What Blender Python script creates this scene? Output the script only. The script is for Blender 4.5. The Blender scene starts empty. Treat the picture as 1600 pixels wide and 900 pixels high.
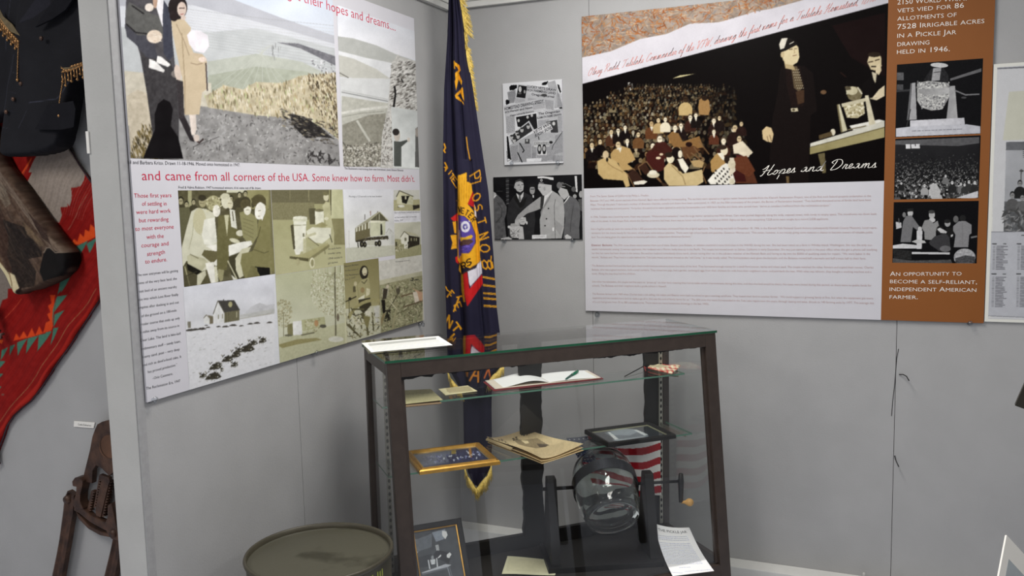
import bpy, bmesh, math, random
import numpy as np
from mathutils import Vector, Matrix
random.seed(7); RNG = np.random.default_rng(11)
SC = bpy.context.scene; COL = SC.collection

# ---------------------------------------------------------------- camera
F = 1345.0                                   # focal length in pixels of a 1600 wide frame
PIT, ROL, HEAD = math.radians(6.15), math.radians(-1.33), math.radians(-67.25)
cp, sp, cr, sr = math.cos(PIT), math.sin(PIT), math.cos(ROL), math.sin(ROL)
M0 = np.array([[cr, -sr, 0], [sr, cr, 0], [0, 0, 1]]) @ np.array([[1, 0, 0], [0, cp, -sp], [0, sp, cp]])
_h = HEAD + math.pi; _X = np.array([math.sin(_h), 0, math.cos(_h)])
_h = HEAD + math.pi / 2; _Y = np.array([math.sin(_h), 0, math.cos(_h)])
MW = M0 @ np.array([_X, _Y, [0, -1, 0]]).T
CAM = np.array([0, 0, 1.7])
cam_d = bpy.data.cameras.new('camera'); cam = bpy.data.objects.new('camera', cam_d); COL.objects.link(cam)
cam_d.sensor_width = 36; cam_d.lens = 36 * F / 1600; cam_d.clip_start = 0.05
cam.matrix_world = Matrix([list(MW[0]) + [0], list(-MW[1]) + [0], list(-MW[2]) + [0], [0, 0, 0, 1]]).transposed()
cam.matrix_world.translation = Vector(CAM)
SC.camera = cam

# ---------------------------------------------------------------- light
SC.view_settings.view_transform = 'Standard'; SC.view_settings.look = 'None'
SC.view_settings.gamma = 1; SC.view_settings.use_curve_mapping = False
SC.view_settings.exposure = 0.0
SC.cycles.transparent_max_bounces = 40   # many panes of glass lie one behind another
W = bpy.data.worlds.new('room_light'); SC.world = W; W.use_nodes = True
W.node_tree.nodes['Background'].inputs[0].default_value = (0.97, 0.98, 1.0, 1)
W.node_tree.nodes['Background'].inputs[1].default_value = 0.31
LAMPS = [(-0.78, 2.42, 2.98, 14.5, 0), (1.9, 1.9, 2.98, 5.0, 0), (-2.9, 0.3, 2.98, 11.0, 0), (0.3, -0.4, 2.98, 7.0, 0), (-1.2, -2.2, 2.98, 8.0, 0)]

# ---------------------------------------------------------------- helpers
def ray(x, y): return MW.T @ np.array([(x - 800) / F, (y - 450) / F, 1.0])
def proj(P):
    q = (np.asarray(P, float) - CAM) @ MW.T
    return 800 + F * q[..., 0] / q[..., 2], 450 + F * q[..., 1] / q[..., 2]
def lin(c):
    c = np.asarray(c, float) / 255.0
    return np.where(c <= 0.04045, c / 12.92, ((c + 0.055) / 1.055) ** 2.4)
class Plane:
    def __init__(s, O, ex, ey):
        s.O = np.array(O, float); s.ex = np.array(ex, float); s.ex /= np.linalg.norm(s.ex)
        s.ey = np.array(ey, float); s.ey /= np.linalg.norm(s.ey); s.n = np.cross(s.ex, s.ey)
    def ab(s, x, y):
        d = ray(x, y); t = ((s.O - CAM) @ s.n) / (d @ s.n); p = CAM + d * t - s.O
        return float(p @ s.ex), float(p @ s.ey)
    def P(s, a, b, off=0.0): return s.O + s.ex * a + s.ey * b + s.n * off
    def px(s, x, y, off=0.0):
        a, b = s.ab(x, y); return s.P(a, b, off)
    def up(s, d): return Plane(s.O + s.n * d, s.ex, s.ey)
YB, XL = 3.75, -1.877
BACK = Plane((0, YB, 0), (1, 0, 0), (0, 0, 1)); LEFT = Plane((XL, 0, 0), (0, 1, 0), (0, 0, 1))
YA = 2.10
ALC = Plane((0, YA, 0), (1, 0, 0), (0, 0, 1))
ang = math.radians(44.154)
UU = np.array([math.cos(ang), math.sin(ang), 0]); VV = np.array([math.sin(ang), -math.cos(ang), 0]); ZZ = np.array([0, 0, 1.0])
LC, D0, ZT = 1.282, 0.361, 1.17; CO = np.array([-1.718, 2.673, 0.0])
def vf(z): return D0 + 0.116 * (ZT - z)
def loc(u, v, z): return CO + UU * u + VV * v + ZZ * z
def shelfplane(z): return Plane(CO + ZZ * z, UU, -VV)
def vplane(v): return Plane(CO + VV * v, UU, ZZ)

def nmat(name, col, rough=0.6, metal=0.0, noise=0.0, nscale=20, bump=0.0, bscale=200, col2=None, spec=0.5, attr=False, trans=0.0, ior=1.45, coat=0.0):
    m = bpy.data.materials.new(name); m.use_nodes = True; nt = m.node_tree; b = nt.nodes['Principled BSDF']
    b.inputs['Roughness'].default_value = rough; b.inputs['Metallic'].default_value = metal
    b.inputs['Specular IOR Level'].default_value = spec; b.inputs['IOR'].default_value = ior
    b.inputs['Coat Weight'].default_value = coat
    if trans: b.inputs['Transmission Weight'].default_value = trans
    c = list(lin(col)) + [1]; b.inputs['Base Color'].default_value = c
    tc = nt.nodes.new('ShaderNodeTexCoord')
    if attr:
        a = nt.nodes.new('ShaderNodeAttribute'); a.attribute_name = 'Col'
        nt.links.new(a.outputs['Color'], b.inputs['Base Color'])
    elif noise > 0 or col2 is not None:
        n = nt.nodes.new('ShaderNodeTexNoise'); n.inputs['Scale'].default_value = nscale; n.inputs['Detail'].default_value = 5
        r = nt.nodes.new('ShaderNodeValToRGB'); nt.links.new(tc.outputs['Object'], n.inputs['Vector'])
        k = np.array(c[:3]); k2 = lin(col2) if col2 is not None else k * (1 - noise)
        if col2 is None: k = np.minimum(k * (1 + noise), 1)
        r.color_ramp.elements[0].position = 0.35; r.color_ramp.elements[1].position = 0.65
        r.color_ramp.elements[0].color = list(k2) + [1]; r.color_ramp.elements[1].color = list(k) + [1]
        nt.links.new(n.outputs['Fac'], r.inputs[0]); nt.links.new(r.outputs[0], b.inputs['Base Color'])
    if bump > 0:
        n = nt.nodes.new('ShaderNodeTexNoise'); n.inputs['Scale'].default_value = bscale; n.inputs['Detail'].default_value = 3
        nt.links.new(tc.outputs['Object'], n.inputs['Vector'])
        bp = nt.nodes.new('ShaderNodeBump'); bp.inputs['Strength'].default_value = bump; bp.inputs['Distance'].default_value = 0.002
        nt.links.new(n.outputs['Fac'], bp.inputs['Height']); nt.links.new(bp.outputs['Normal'], b.inputs['Normal'])
    return m
def glassmat(name, tint=(0.93, 0.97, 0.95), rough=0.0, boost=1.0):
    m = bpy.data.materials.new(name); m.use_nodes = True; nt = m.node_tree; nt.nodes.clear()
    o = nt.nodes.new('ShaderNodeOutputMaterial'); t = nt.nodes.new('ShaderNodeBsdfTransparent'); g = nt.nodes.new('ShaderNodeBsdfGlossy')
    f = nt.nodes.new('ShaderNodeFresnel'); f.inputs[0].default_value = 1.5; x = nt.nodes.new('ShaderNodeMixShader')
    mu = nt.nodes.new('ShaderNodeMath'); mu.operation = 'MULTIPLY'; mu.inputs[1].default_value = boost; mu.use_clamp = True
    ge = nt.nodes.new('ShaderNodeNewGeometry'); mr = nt.nodes.new('ShaderNodeMapRange')      # the same reflectance from either side of a thin pane
    mr.inputs[3].default_value = 1.5; mr.inputs[4].default_value = 1 / 1.5; nt.links.new(ge.outputs['Backfacing'], mr.inputs[0]); nt.links.new(mr.outputs[0], f.inputs[0])
    t.inputs[0].default_value = list(tint) + [1]; g.inputs['Roughness'].default_value = rough
    nt.links.new(f.outputs[0], mu.inputs[0]); nt.links.new(mu.outputs[0], x.inputs[0]); nt.links.new(t.outputs[0], x.inputs[1])
    nt.links.new(g.outputs[0], x.inputs[2]); nt.links.new(x.outputs[0], o.inputs[0])
    return m
M = {}
M['wall'] = nmat('grey_panel_paint', (168, 168, 168), 0.55, noise=0.03, nscale=6, bump=0.25, bscale=160)
M['wall_d'] = nmat('dark_gap', (20, 20, 22), 0.9)
M['post'] = nmat('light_grey_paint', (186, 186, 183), 0.6, noise=0.03, nscale=9, bump=0.3, bscale=120)
M['trimw'] = nmat('white_trim_paint', (214, 214, 210), 0.5, noise=0.03)
M['profile'] = nmat('grey_profile', (158, 158, 159), 0.45, noise=0.05, nscale=60)
M['floor'] = nmat('pale_floor', (206, 210, 222), 0.4, noise=0.05, nscale=4)
M['print'] = nmat('printed_surface', (255, 255, 255), 0.3, attr=True, spec=0.06)
M['cloth'] = nmat('printed_cloth', (255, 255, 255), 0.8, attr=True, bump=0.35, bscale=900, spec=0.2)
M['board'] = nmat('white_foam_board', (205, 204, 210), 0.4, noise=0.01)
M['orange'] = nmat('orange_print', (136, 80, 30), 0.45, noise=0.03, nscale=3)
M['red_ink'] = nmat('crimson_ink', (196, 34, 70), 0.4)
M['black_ink'] = nmat('black_ink', (50, 50, 56), 0.4)
M['rose_ink'] = nmat('faded_rose_ink', (188, 158, 156), 0.5)
M['script_ink'] = nmat('salmon_script_ink', (212, 146, 140), 0.5)
M['white_ink'] = nmat('white_ink', (240, 236, 228), 0.4)
M['bold_ink'] = nmat('brown_bold_ink', (160, 80, 76), 0.5)
M['brown'] = nmat('dark_brown_paint', (60, 51, 46), 0.38, noise=0.10, nscale=30, bump=0.15, bscale=80)
M['black'] = nmat('black_paint', (17, 16, 16), 0.5, noise=0.2, nscale=30)
M['deckm'] = nmat('dark_deck', (46, 43, 41), 0.6, noise=0.12, nscale=14)
M['glass'] = glassmat('clear_pane', (0.985, 0.99, 0.987))
M['topglass'] = glassmat('top_pane', (0.97, 0.985, 0.975), 0.0, 1.45)
M['sideglass'] = glassmat('side_pane', (0.985, 0.99, 0.987), 0.0, 0.9)
M['shelfglass'] = glassmat('greenish_shelf_glass', (0.965, 0.98, 0.972))
M['glassedge'] = nmat('green_glass_edge', (34, 86, 62), 0.15, noise=0.15, nscale=12)
M['shelfedge'] = nmat('pale_green_glass_edge', (96, 140, 120), 0.2, noise=0.1)
M['steel'] = nmat('galvanised_steel', (172, 170, 158), 0.4, metal=0.5, noise=0.06, nscale=60)
M['slot'] = nmat('slot_black', (14, 14, 14), 0.8)
M['clear'] = glassmat('clear_plastic', (0.86, 0.88, 0.9), 0.1, 2.0)
M['gold'] = nmat('gilt_wood', (196, 148, 62), 0.3, metal=0.55, noise=0.12, nscale=40)
M['goldfringe'] = nmat('gold_thread', (232, 204, 108), 0.5, noise=0.2, nscale=120)
M['brass'] = nmat('aged_brass', (172, 130, 84), 0.3, metal=0.8, noise=0.2, nscale=200)
M['navy'] = nmat('navy_wool', (24, 24, 29), 0.9, noise=0.12, nscale=30, bump=0.5, bscale=700, spec=0.15)
M['lining'] = nmat('cream_lining', (206, 204, 170), 0.8)
M['iron'] = nmat('rusted_iron', (92, 66, 52), 0.45, metal=0.35, col2=(58, 42, 36), nscale=25, bump=0.5, bscale=90)
M['rust'] = nmat('orange_rust', (98, 68, 50), 0.6, metal=0.2, noise=0.2, nscale=20)
M['drum'] = nmat('olive_drum_paint', (70, 66, 54), 0.4, metal=0.15, noise=0.12, nscale=12)
M['wood'] = nmat('dark_wood', (82, 56, 38), 0.5, noise=0.25, nscale=30)
M['knob'] = nmat('pale_turned_wood', (216, 166, 92), 0.4, noise=0.1, nscale=40)
M['paper'] = nmat('white_paper', (232, 234, 242), 0.7)
M['greenpen'] = nmat('green_pen', (22, 84, 72), 0.25)
M['mat_w'] = nmat('white_mat_board', (236, 234, 228), 0.6)
M['darkedge'] = nmat('dark_brown_frame', (44, 40, 30), 0.4, noise=0.1)
M['grey_yarn'] = nmat('grey_brown_yarn', (118, 106, 100), 0.9, noise=0.3, nscale=90)
M['purple_yarn'] = nmat('dark_plum_yarn', (58, 38, 46), 0.9, noise=0.3, nscale=90)
M['lamp_body'] = nmat('white_enamel', (230, 230, 230), 0.4)

def link(name, me, mat=None, parent=None, smooth=False):
    o = bpy.data.objects.new(name, me); COL.objects.link(o)
    if mat is not None:
        for m in (mat if isinstance(mat, (list, tuple)) else [mat]): me.materials.append(m)
    if parent is not None: o.parent = parent
    if smooth: me.polygons.foreach_set('use_smooth', [True] * len(me.polygons))
    return o
def frompy(name, vs, fs, mat=None, parent=None, smooth=False, mi=None):
    me = bpy.data.meshes.new(name); me.from_pydata([tuple(float(c) for c in v) for v in vs], [], fs)
    o = link(name, me, mat, parent, smooth)
    if mi is not None: me.polygons.foreach_set('material_index', mi)
    me.update(); return o
def tag(o, label=None, cat=None, group=None, kind=None):
    if label: o['label'] = label
    if cat: o['category'] = cat
    if group: o['group'] = group
    if kind: o['kind'] = kind
    return o
def empty(name, p, label, cat, group=None):
    # parts are authored in world coordinates, so they are re-based on the empty by parent_inv()
    o = bpy.data.objects.new(name, None); COL.objects.link(o); o.location = Vector([float(c) for c in p]); o.empty_display_size = 0.05
    return tag(o, label, cat, group)
def rebase():
    bpy.context.view_layer.update()
    for o in COL.objects:
        if o.parent is not None and o.parent.type == 'EMPTY' and not o.get('_done'):
            o.matrix_parent_inverse = o.parent.matrix_world.inverted()
class MB:
    def __init__(s): s.v = []; s.f = []; s.m = []
    def add(s, vs, fs, mi=0):
        k = len(s.v); s.v += [tuple(map(float, v)) for v in vs]; s.f += [tuple(i + k for i in f) for f in fs]; s.m += [mi] * len(fs); return s
    def hexa(s, c, mi=0):      # 8 corners: bottom ring 4, top ring 4
        return s.add(c, [(3, 2, 1, 0), (4, 5, 6, 7), (0, 1, 5, 4), (1, 2, 6, 5), (2, 3, 7, 6), (3, 0, 4, 7)], mi)
    def box(s, a, b, mi=0, fn=None):
        c = [(a[0], a[1], a[2]), (b[0], a[1], a[2]), (b[0], b[1], a[2]), (a[0], b[1], a[2]), (a[0], a[1], b[2]), (b[0], a[1], b[2]), (b[0], b[1], b[2]), (a[0], b[1], b[2])]
        if fn: c = [fn(*p) for p in c]
        return s.hexa(c, mi)
    def tube(s, pts, r, n=8, mi=0, caps=True):
        pts = [np.array(p, float) for p in pts]; rs = r if isinstance(r, (list, tuple)) else [r] * len(pts); vs = []; fs = []
        ref = None
        for i, p in enumerate(pts):
            d = pts[min(i + 1, len(pts) - 1)] - pts[max(i - 1, 0)]; d /= np.linalg.norm(d) + 1e-12
            if ref is None: ref = np.array([0, 0, 1.0]) if abs(d[2]) < 0.9 else np.array([1.0, 0, 0])
            a = np.cross(d, ref); a /= np.linalg.norm(a) + 1e-12; b = np.cross(d, a); ref = -b if False else ref
            for k in range(n):
                t = 2 * math.pi * k / n; vs.append(p + (a * math.cos(t) + b * math.sin(t)) * rs[i])
        for i in range(len(pts) - 1):
            for k in range(n): fs.append((i * n + k, i * n + (k + 1) % n, (i + 1) * n + (k + 1) % n, (i + 1) * n + k))
        if caps: fs += [tuple(range(n - 1, -1, -1)), tuple(range((len(pts) - 1) * n, len(pts) * n))]
        return s.add(vs, fs, mi)
    def lathe(s, O, ax, prof, n=48, mi=0, close=False):
        O = np.array(O, float); ax = np.array(ax, float); ax /= np.linalg.norm(ax)
        r0 = np.array([1.0, 0, 0]) if abs(ax[0]) < 0.9 else np.array([0, 1.0, 0]); a = np.cross(ax, r0); a /= np.linalg.norm(a); b = np.cross(ax, a)
        vs = []; fs = []
        for (r, h) in prof:
            for k in range(n):
                t = 2 * math.pi * k / n; vs.append(O + ax * h + (a * math.cos(t) + b * math.sin(t)) * r)
        m = len(prof)
        for i in range(m - 1 + (1 if close else 0)):
            for k in range(n):
                j = (i + 1) % m; fs.append((i * n + k, i * n + (k + 1) % n, j * n + (k + 1) % n, j * n + k))
        return s.add(vs, fs, mi)
    def prism(s, plane, pts, h0, h1, mi=0):      # pts in plane (a,b)
        n = len(pts); vs = [plane.P(a, b, h0) for a, b in pts] + [plane.P(a, b, h1) for a, b in pts]
        fs = [tuple(range(n))[::-1], tuple(range(n, 2 * n))] + [(i, (i + 1) % n, n + (i + 1) % n, n + i) for i in range(n)]
        return s.add(vs, fs, mi)
    def build(s, name, mat, parent=None, smooth=False, bevel=0.0):
        me = bpy.data.meshes.new(name); me.from_pydata(s.v, [], s.f)
        if bevel > 0:
            bm = bmesh.new(); bm.from_mesh(me)
            bmesh.ops.recalc_face_normals(bm, faces=bm.faces)
            bmesh.ops.bevel(bm, geom=[e for e in bm.edges if len(e.link_faces) == 2 and e.calc_face_angle(0) > 0.5], offset=bevel, segments=2, affect='EDGES', profile=0.6)
            bm.to_mesh(me); bm.free(); o = link(name, me, mat, parent, smooth); return o
        bm = bmesh.new(); bm.from_mesh(me); bmesh.ops.recalc_face_normals(bm, faces=bm.faces); bm.to_mesh(me); bm.free()
        o = link(name, me, mat, parent, smooth)
        if isinstance(mat, (list, tuple)): me.polygons.foreach_set('material_index', s.m)
        return o
def rectfit(plane, px4):
    """four photo points round a rectangle lying in plane -> corner, axes, size"""
    q = [np.array(plane.px(*p)) for p in px4]
    ex = (q[1] - q[0]) + (q[2] - q[3]); w = np.linalg.norm(ex) / 2; ex /= np.linalg.norm(ex)
    ey = (q[3] - q[0]) + (q[2] - q[1]); ey -= ex * (ey @ ex); h = np.linalg.norm(ey) / 2; ey /= np.linalg.norm(ey)
    c = sum(q) / 4; return Plane(c - ex * w / 2 - ey * h / 2, ex, ey), w, h

# ---------------------------------------------------------------- printed pictures: a small painter, colours kept per mesh point
GAIN = 1.15          # how bright white paper stands on these walls
def vnoise(h, w, sc, seed=0, oct=3):
    r = np.random.default_rng(seed); out = np.zeros((h, w)); amp = 1.0; tot = 0
    for _ in range(oct):
        gh, gw = max(2, int(h / sc) + 2), max(2, int(w / sc) + 2); g = r.random((gh, gw))
        y = np.linspace(0, gh - 1.001, h); x = np.linspace(0, gw - 1.001, w); yi = y.astype(int); xi = x.astype(int); fy = (y - yi)[:, None]; fx = (x - xi)[None]
        fy = fy * fy * (3 - 2 * fy); fx = fx * fx * (3 - 2 * fx)
        out += amp * (g[yi][:, xi] * (1 - fy) * (1 - fx) + g[yi + 1][:, xi] * fy * (1 - fx) + g[yi][:, xi + 1] * (1 - fy) * fx + g[yi + 1][:, xi + 1] * fy * fx)
        tot += amp; amp *= 0.55; sc = max(1.0, sc / 2.1)
    return out / tot
class Canvas:
    def __init__(s, x0, y0, x1, y1, bg=(230, 230, 236), ss=2.0):
        s.x0, s.y0, s.ss = x0, y0, ss; s.h = int((y1 - y0) * ss) + 1; s.w = int((x1 - x0) * ss) + 1
        s.im = np.empty((s.h, s.w, 3)); s.im[:] = bg; s.o = (0, 0); s.k = 1.0; s.seed = 1
    def at(s, ox, oy, k): s.o = (ox, oy); s.k = k; return s
    def T(s, p):
        p = np.asarray(p, float).reshape(-1, 2) / s.k + s.o; return (p - (s.x0, s.y0)) * s.ss
    def mask(s, pts):
        q = s.T(pts); x0 = max(0, int(q[:, 0].min()) - 1); x1 = min(s.w, int(q[:, 0].max()) + 2); y0 = max(0, int(q[:, 1].min()) - 1); y1 = min(s.h, int(q[:, 1].max()) + 2)
        if x1 <= x0 or y1 <= y0: return None
        X = np.arange(x0, x1)[None] + 0.5; Y = np.arange(y0, y1)[:, None] + 0.5; m = np.zeros((y1 - y0, x1 - x0), bool)
        for i in range(len(q)):
            ax, ay = q[i]; bx, by = q[i - 1]
            if ay == by: continue
            c = ((ay > Y) != (by > Y)) & (X < (bx - ax) * (Y - ay) / (by - ay) + ax); m ^= c
        return (slice(y0, y1), slice(x0, x1)), m
    def poly(s, pts, col, n=0, sc=6, a=1.0, c2=None, g=None):
        """n noise amount, sc noise size, c2/g second colour and gradient axis (x0,y0,x1,y1)"""
        r = s.mask(pts)
        if r is None: return s
        sl, m = r; c = np.array(col, float)
        if c2 is not None:
            if g is None: q = np.asarray(pts, float); g = (0, q[:, 1].min(), 0, q[:, 1].max())
            ga, gb = s.T([(g[0], g[1])])[0], s.T([(g[2], g[3])])[0]; d = gb - ga; L = d @ d + 1e-9
            t = ((np.arange(sl[1].start, sl[1].stop)[None] - ga[0]) * d[0] + (np.arange(sl[0].start, sl[0].stop)[:, None] - ga[1]) * d[1]) / L
            t = np.clip(t, 0, 1)[..., None]; c = c * (1 - t) + np.array(c2, float) * t
        c = np.broadcast_to(c, m.shape + (3,)); big = min(m.shape) / s.ss
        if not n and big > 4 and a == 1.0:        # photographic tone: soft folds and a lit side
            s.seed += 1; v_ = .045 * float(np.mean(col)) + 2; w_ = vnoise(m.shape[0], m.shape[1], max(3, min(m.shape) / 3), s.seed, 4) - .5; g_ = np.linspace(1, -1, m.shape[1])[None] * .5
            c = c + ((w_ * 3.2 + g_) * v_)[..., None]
        if n:
            s.seed += 1; c = c + ((vnoise(m.shape[0], m.shape[1], max(1.2, sc * s.ss / s.k if sc > 0 else 2), s.seed) - 0.5) * 2 * n)[..., None]
        v = s.im[sl]; v[m] = v[m] * (1 - a) + c[m] * a; return s
    def ell(s, cx, cy, rx, ry, col, rot=0, **k):
        t = np.linspace(0, 2 * math.pi, 20, endpoint=False); c, n = math.cos(rot), math.sin(rot); x = rx * np.cos(t); y = ry * np.sin(t)
        return s.poly(np.stack([cx + x * c - y * n, cy + x * n + y * c], 1), col, **k)
    def line(s, pts, w, col, **k):
        for (a, b), (c, d) in zip(pts[:-1], pts[1:]):
            L = math.hypot(c - a, d - b) + 1e-9; nx, ny = -(d - b) / L * w / 2, (c - a) / L * w / 2; ex, ey = (c - a) / L * w * .2, (d - b) / L * w * .2
            s.poly([(a + nx - ex, b + ny - ey), (c + nx + ex, d + ny + ey), (c - nx + ex, d - ny + ey), (a - nx - ex, b - ny - ey)], col, **k)
        return s
    def rect(s, x0, y0, x1, y1, col, **k): return s.poly([(x0, y0), (x1, y0), (x1, y1), (x0, y1)], col, **k)
    def scatter(s, pts, n, r0, r1, cols, asp=1.0, a=1.0, rot=None):
        q = np.asarray(pts, float); rr = random.Random(len(pts) * 7 + n); lo, hi = q.min(0), q.max(0); k = 0
        def inside(x, y):
            c = False
            for i in range(len(q)):
                ax, ay = q[i]; bx, by = q[i - 1]
                if (ay > y) != (by > y) and x < (bx - ax) * (y - ay) / (by - ay) + ax: c = not c
            return c
        while k < n:
            x, y = rr.uniform(lo[0], hi[0]), rr.uniform(lo[1], hi[1]); k += 1
            if not inside(x, y): continue
            r = rr.uniform(r0, r1); th = rot if rot is not None else rr.uniform(0, 3.14)
            c, d = math.cos(th), math.sin(th); pp = [(r, 0), (r * .3, r * asp), (-r, r * asp * .3), (-r * .3, -r * asp)]
            s.poly([(x + u * c - v * d, y + u * d + v * c) for u, v in pp], rr.choice(cols), a=a)
        return s
    def texty(s, x0, y0, x1, y1, dy, col, slope=0.0, h=0.5):
        rr = random.Random(int(x0 * 7 + y0)); y = y0
        while y < y1:
            x = x0
            while x < x1:
                w = rr.uniform(1.2, 4) * dy * .6; e = min(x1, x + w); yy = y + (x - x0) * slope
                s.poly([(x, yy), (e, yy + (e - x) * slope), (e, yy + (e - x) * slope + dy * h), (x, yy + dy * h)], col, a=0.8); x = e + dy * .35
            y += dy
        return s
    def sample(s, X, Y):
        x = np.clip((X - s.x0) * s.ss - .5, 0, s.w - 1.001); y = np.clip((Y - s.y0) * s.ss - .5, 0, s.h - 1.001)
        if not hasattr(s, 'bl'):
            g = np.random.default_rng(5).normal(0, 3.0, s.im.shape[:2])[..., None]; s.im = s.im + g * (.35 + s.im / 255)
            p = np.pad(s.im, ((1, 1), (1, 1), (0, 0)), 'edge'); s.bl = (p[1:-1, 1:-1] * 4 + p[:-2, 1:-1] * 2 + p[2:, 1:-1] * 2 + p[1:-1, :-2] * 2 + p[1:-1, 2:] * 2 + p[:-2, :-2] + p[2:, 2:] + p[:-2, 2:] + p[2:, :-2]) / 16
        xi, yi = x.astype(int), y.astype(int); fx, fy = (x - xi)[..., None], (y - yi)[..., None]; b = s.bl
        return b[yi, xi] * (1 - fx) * (1 - fy) + b[yi, xi + 1] * fx * (1 - fy) + b[yi + 1, xi] * (1 - fx) * fy + b[yi + 1, xi + 1] * fx * fy
    def person(s, x, y, r, face, suit, shirt=None, hair=(30, 26, 20), turn=0, long=3.2):
        s.poly([(x - r * 2.1, y + r * 2.6), (x - r * 1.3, y + r * 1.5), (x - r * .4, y + r * 1.1), (x + r * .5, y + r * 1.1), (x + r * 1.4, y + r * 1.6), (x + r * 2.1, y + r * 2.8), (x + r * 2.0, y + r * long * 1.5), (x - r * 2.0, y + r * long * 1.5)], suit, n=8, sc=r * .6)
        if shirt: s.poly([(x - r * .5, y + r * 1.0), (x + r * .5, y + r * 1.0), (x + r * .15, y + r * 2.6)], shirt)
        s.ell(x, y - r * .15, r * .85, r * 1.15, hair); s.ell(x + turn * r * .25, y + r * .15, r * .68, r * .92, face)
        s.line([(x + turn * r * .2 - r * .4, y), (x + turn * r * .2 + r * .45, y)], r * .16, [c * .45 for c in face]); return s
def colour_mesh(me, rgb):
    a = me.color_attributes.new('Col', 'FLOAT_COLOR', 'POINT'); n = len(rgb)
    d = np.ones((n, 4)); d[:, :3] = np.clip(rgb, 0, 1); a.data.foreach_set('color', d.ravel())
def gridmesh(name, P, rgb, mat, parent, smooth=True, back=None):
    """P (n,m,3) front points; optional back (n,m,3) closes it into a solid"""
    n, m = P.shape[:2]; V = P.reshape(-1, 3); i = (np.arange(n - 1)[:, None] * m + np.arange(m - 1)[None]).ravel()
    Q = np.stack([i, i + 1, i + m + 1, i + m], 1)
    if back is not None:
        k = n * m; V = np.concatenate([V, back.reshape(-1, 3)]); Q2 = np.stack([i + k, i + m + k, i + m + 1 + k, i + 1 + k], 1)
        e = np.concatenate([np.arange(m), np.arange(1, n) * m + m - 1, (n - 1) * m + np.arange(m - 2, -1, -1), np.arange(n - 2, 0, -1) * m]); f = np.roll(e, -1)
        Q = np.concatenate([Q, Q2, np.stack([f, e, e + k, f + k], 1)]); rgb = np.concatenate([rgb.reshape(-1, 3)] * 2)
    me = bpy.data.meshes.new(name); me.vertices.add(len(V)); me.vertices.foreach_set('co', V.astype(np.float32).ravel())
    me.loops.add(len(Q) * 4); me.loops.foreach_set('vertex_index', Q.astype(np.int32).ravel()); me.polygons.add(len(Q))
    me.polygons.foreach_set('loop_start', np.arange(len(Q), dtype=np.int32) * 4); me.update(calc_edges=True)
    colour_mesh(me, rgb.reshape(-1, 3)); o = link(name, me, mat, parent)
    if smooth: me.polygons.foreach_set('use_smooth', np.ones(len(Q), bool))
    return o
def picture(name, parent, plane, a0, b0, a1, b1, cv, pitch=0.0026, off=0.0002, gain=None, thick=0.0):
    n = max(2, int(abs(b1 - b0) / pitch)); m = max(2, int(abs(a1 - a0) / pitch)); A, B = np.meshgrid(np.linspace(a0, a1, m), np.linspace(b0, b1, n))
    P = plane.O + plane.ex * A[..., None] + plane.ey * B[..., None] + plane.n * off
    X, Y = proj(plane.O + plane.ex * A[..., None] + plane.ey * B[..., None]); c = lin(np.clip(cv.sample(X, Y), 0, 255)) / (gain or GAIN)
    return gridmesh(name, P, c, M['print'], parent, smooth=False, back=(P - plane.n * thick) if thick else None)
def bounds(plane, tl, br):
    a0, b1 = plane.ab(*tl); a1, b0 = plane.ab(*br); return a0, b0, a1, b1

# ---------------------------------------------------------------- lettering
_tc = {}
def glyphs(txt, scaps=0.0, bold=-.006):
    key = (txt, scaps, bold)
    if key in _tc: return _tc[key]
    cu = bpy.data.curves.new('t', 'FONT'); cu.body = txt; cu.size = 1; cu.resolution_u = 2; cu.offset = bold
    if scaps:
        cu.small_caps_scale = scaps
        for f in cu.body_format: f.use_small_caps = True
    o = bpy.data.objects.new('t', cu); COL.objects.link(o); dg = bpy.context.evaluated_depsgraph_get(); dg.update()
    me = o.evaluated_get(dg).to_mesh(); n = len(me.vertices); v = np.zeros(n * 3, np.float32); me.vertices.foreach_get('co', v); v = v.reshape(-1, 3)[:, :2].copy()
    f = [tuple(p.vertices) for p in me.polygons]; o.evaluated_get(dg).to_mesh_clear(); bpy.data.objects.remove(o); bpy.data.curves.remove(cu)
    _tc[key] = (v, f); return v, f
class Text:
    def __init__(s, plane, off=0.0005): s.p = plane; s.off = off; s.mb = MB()
    def line(s, txt, p0, p1, hpx, shear=0.0, scaps=0.0, bold=-.006):
        """letters standing on the line p0-p1 (photo points on the plane), capital height hpx at p0"""
        v, f = glyphs(txt, scaps, bold); a0, b0 = s.p.ab(*p0); a1, b1 = s.p.ab(*p1); _, bt = s.p.ab(p0[0], p0[1] - hpx); H = bt - b0
        x0, x1 = v[:, 0].min(), v[:, 0].max(); t = (v[:, 0] - x0) / (x1 - x0); h = v[:, 1] / 0.72
        A = a0 + (a1 - a0) * t + h * H * shear; B = b0 + (b1 - b0) * t + h * H
        s.mb.add([s.p.P(a, b, s.off) for a, b in zip(A, B)], f); return s
    def build(s, name, mat, parent): return frompy(name, s.mb.v, s.mb.f, mat, parent)
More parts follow.
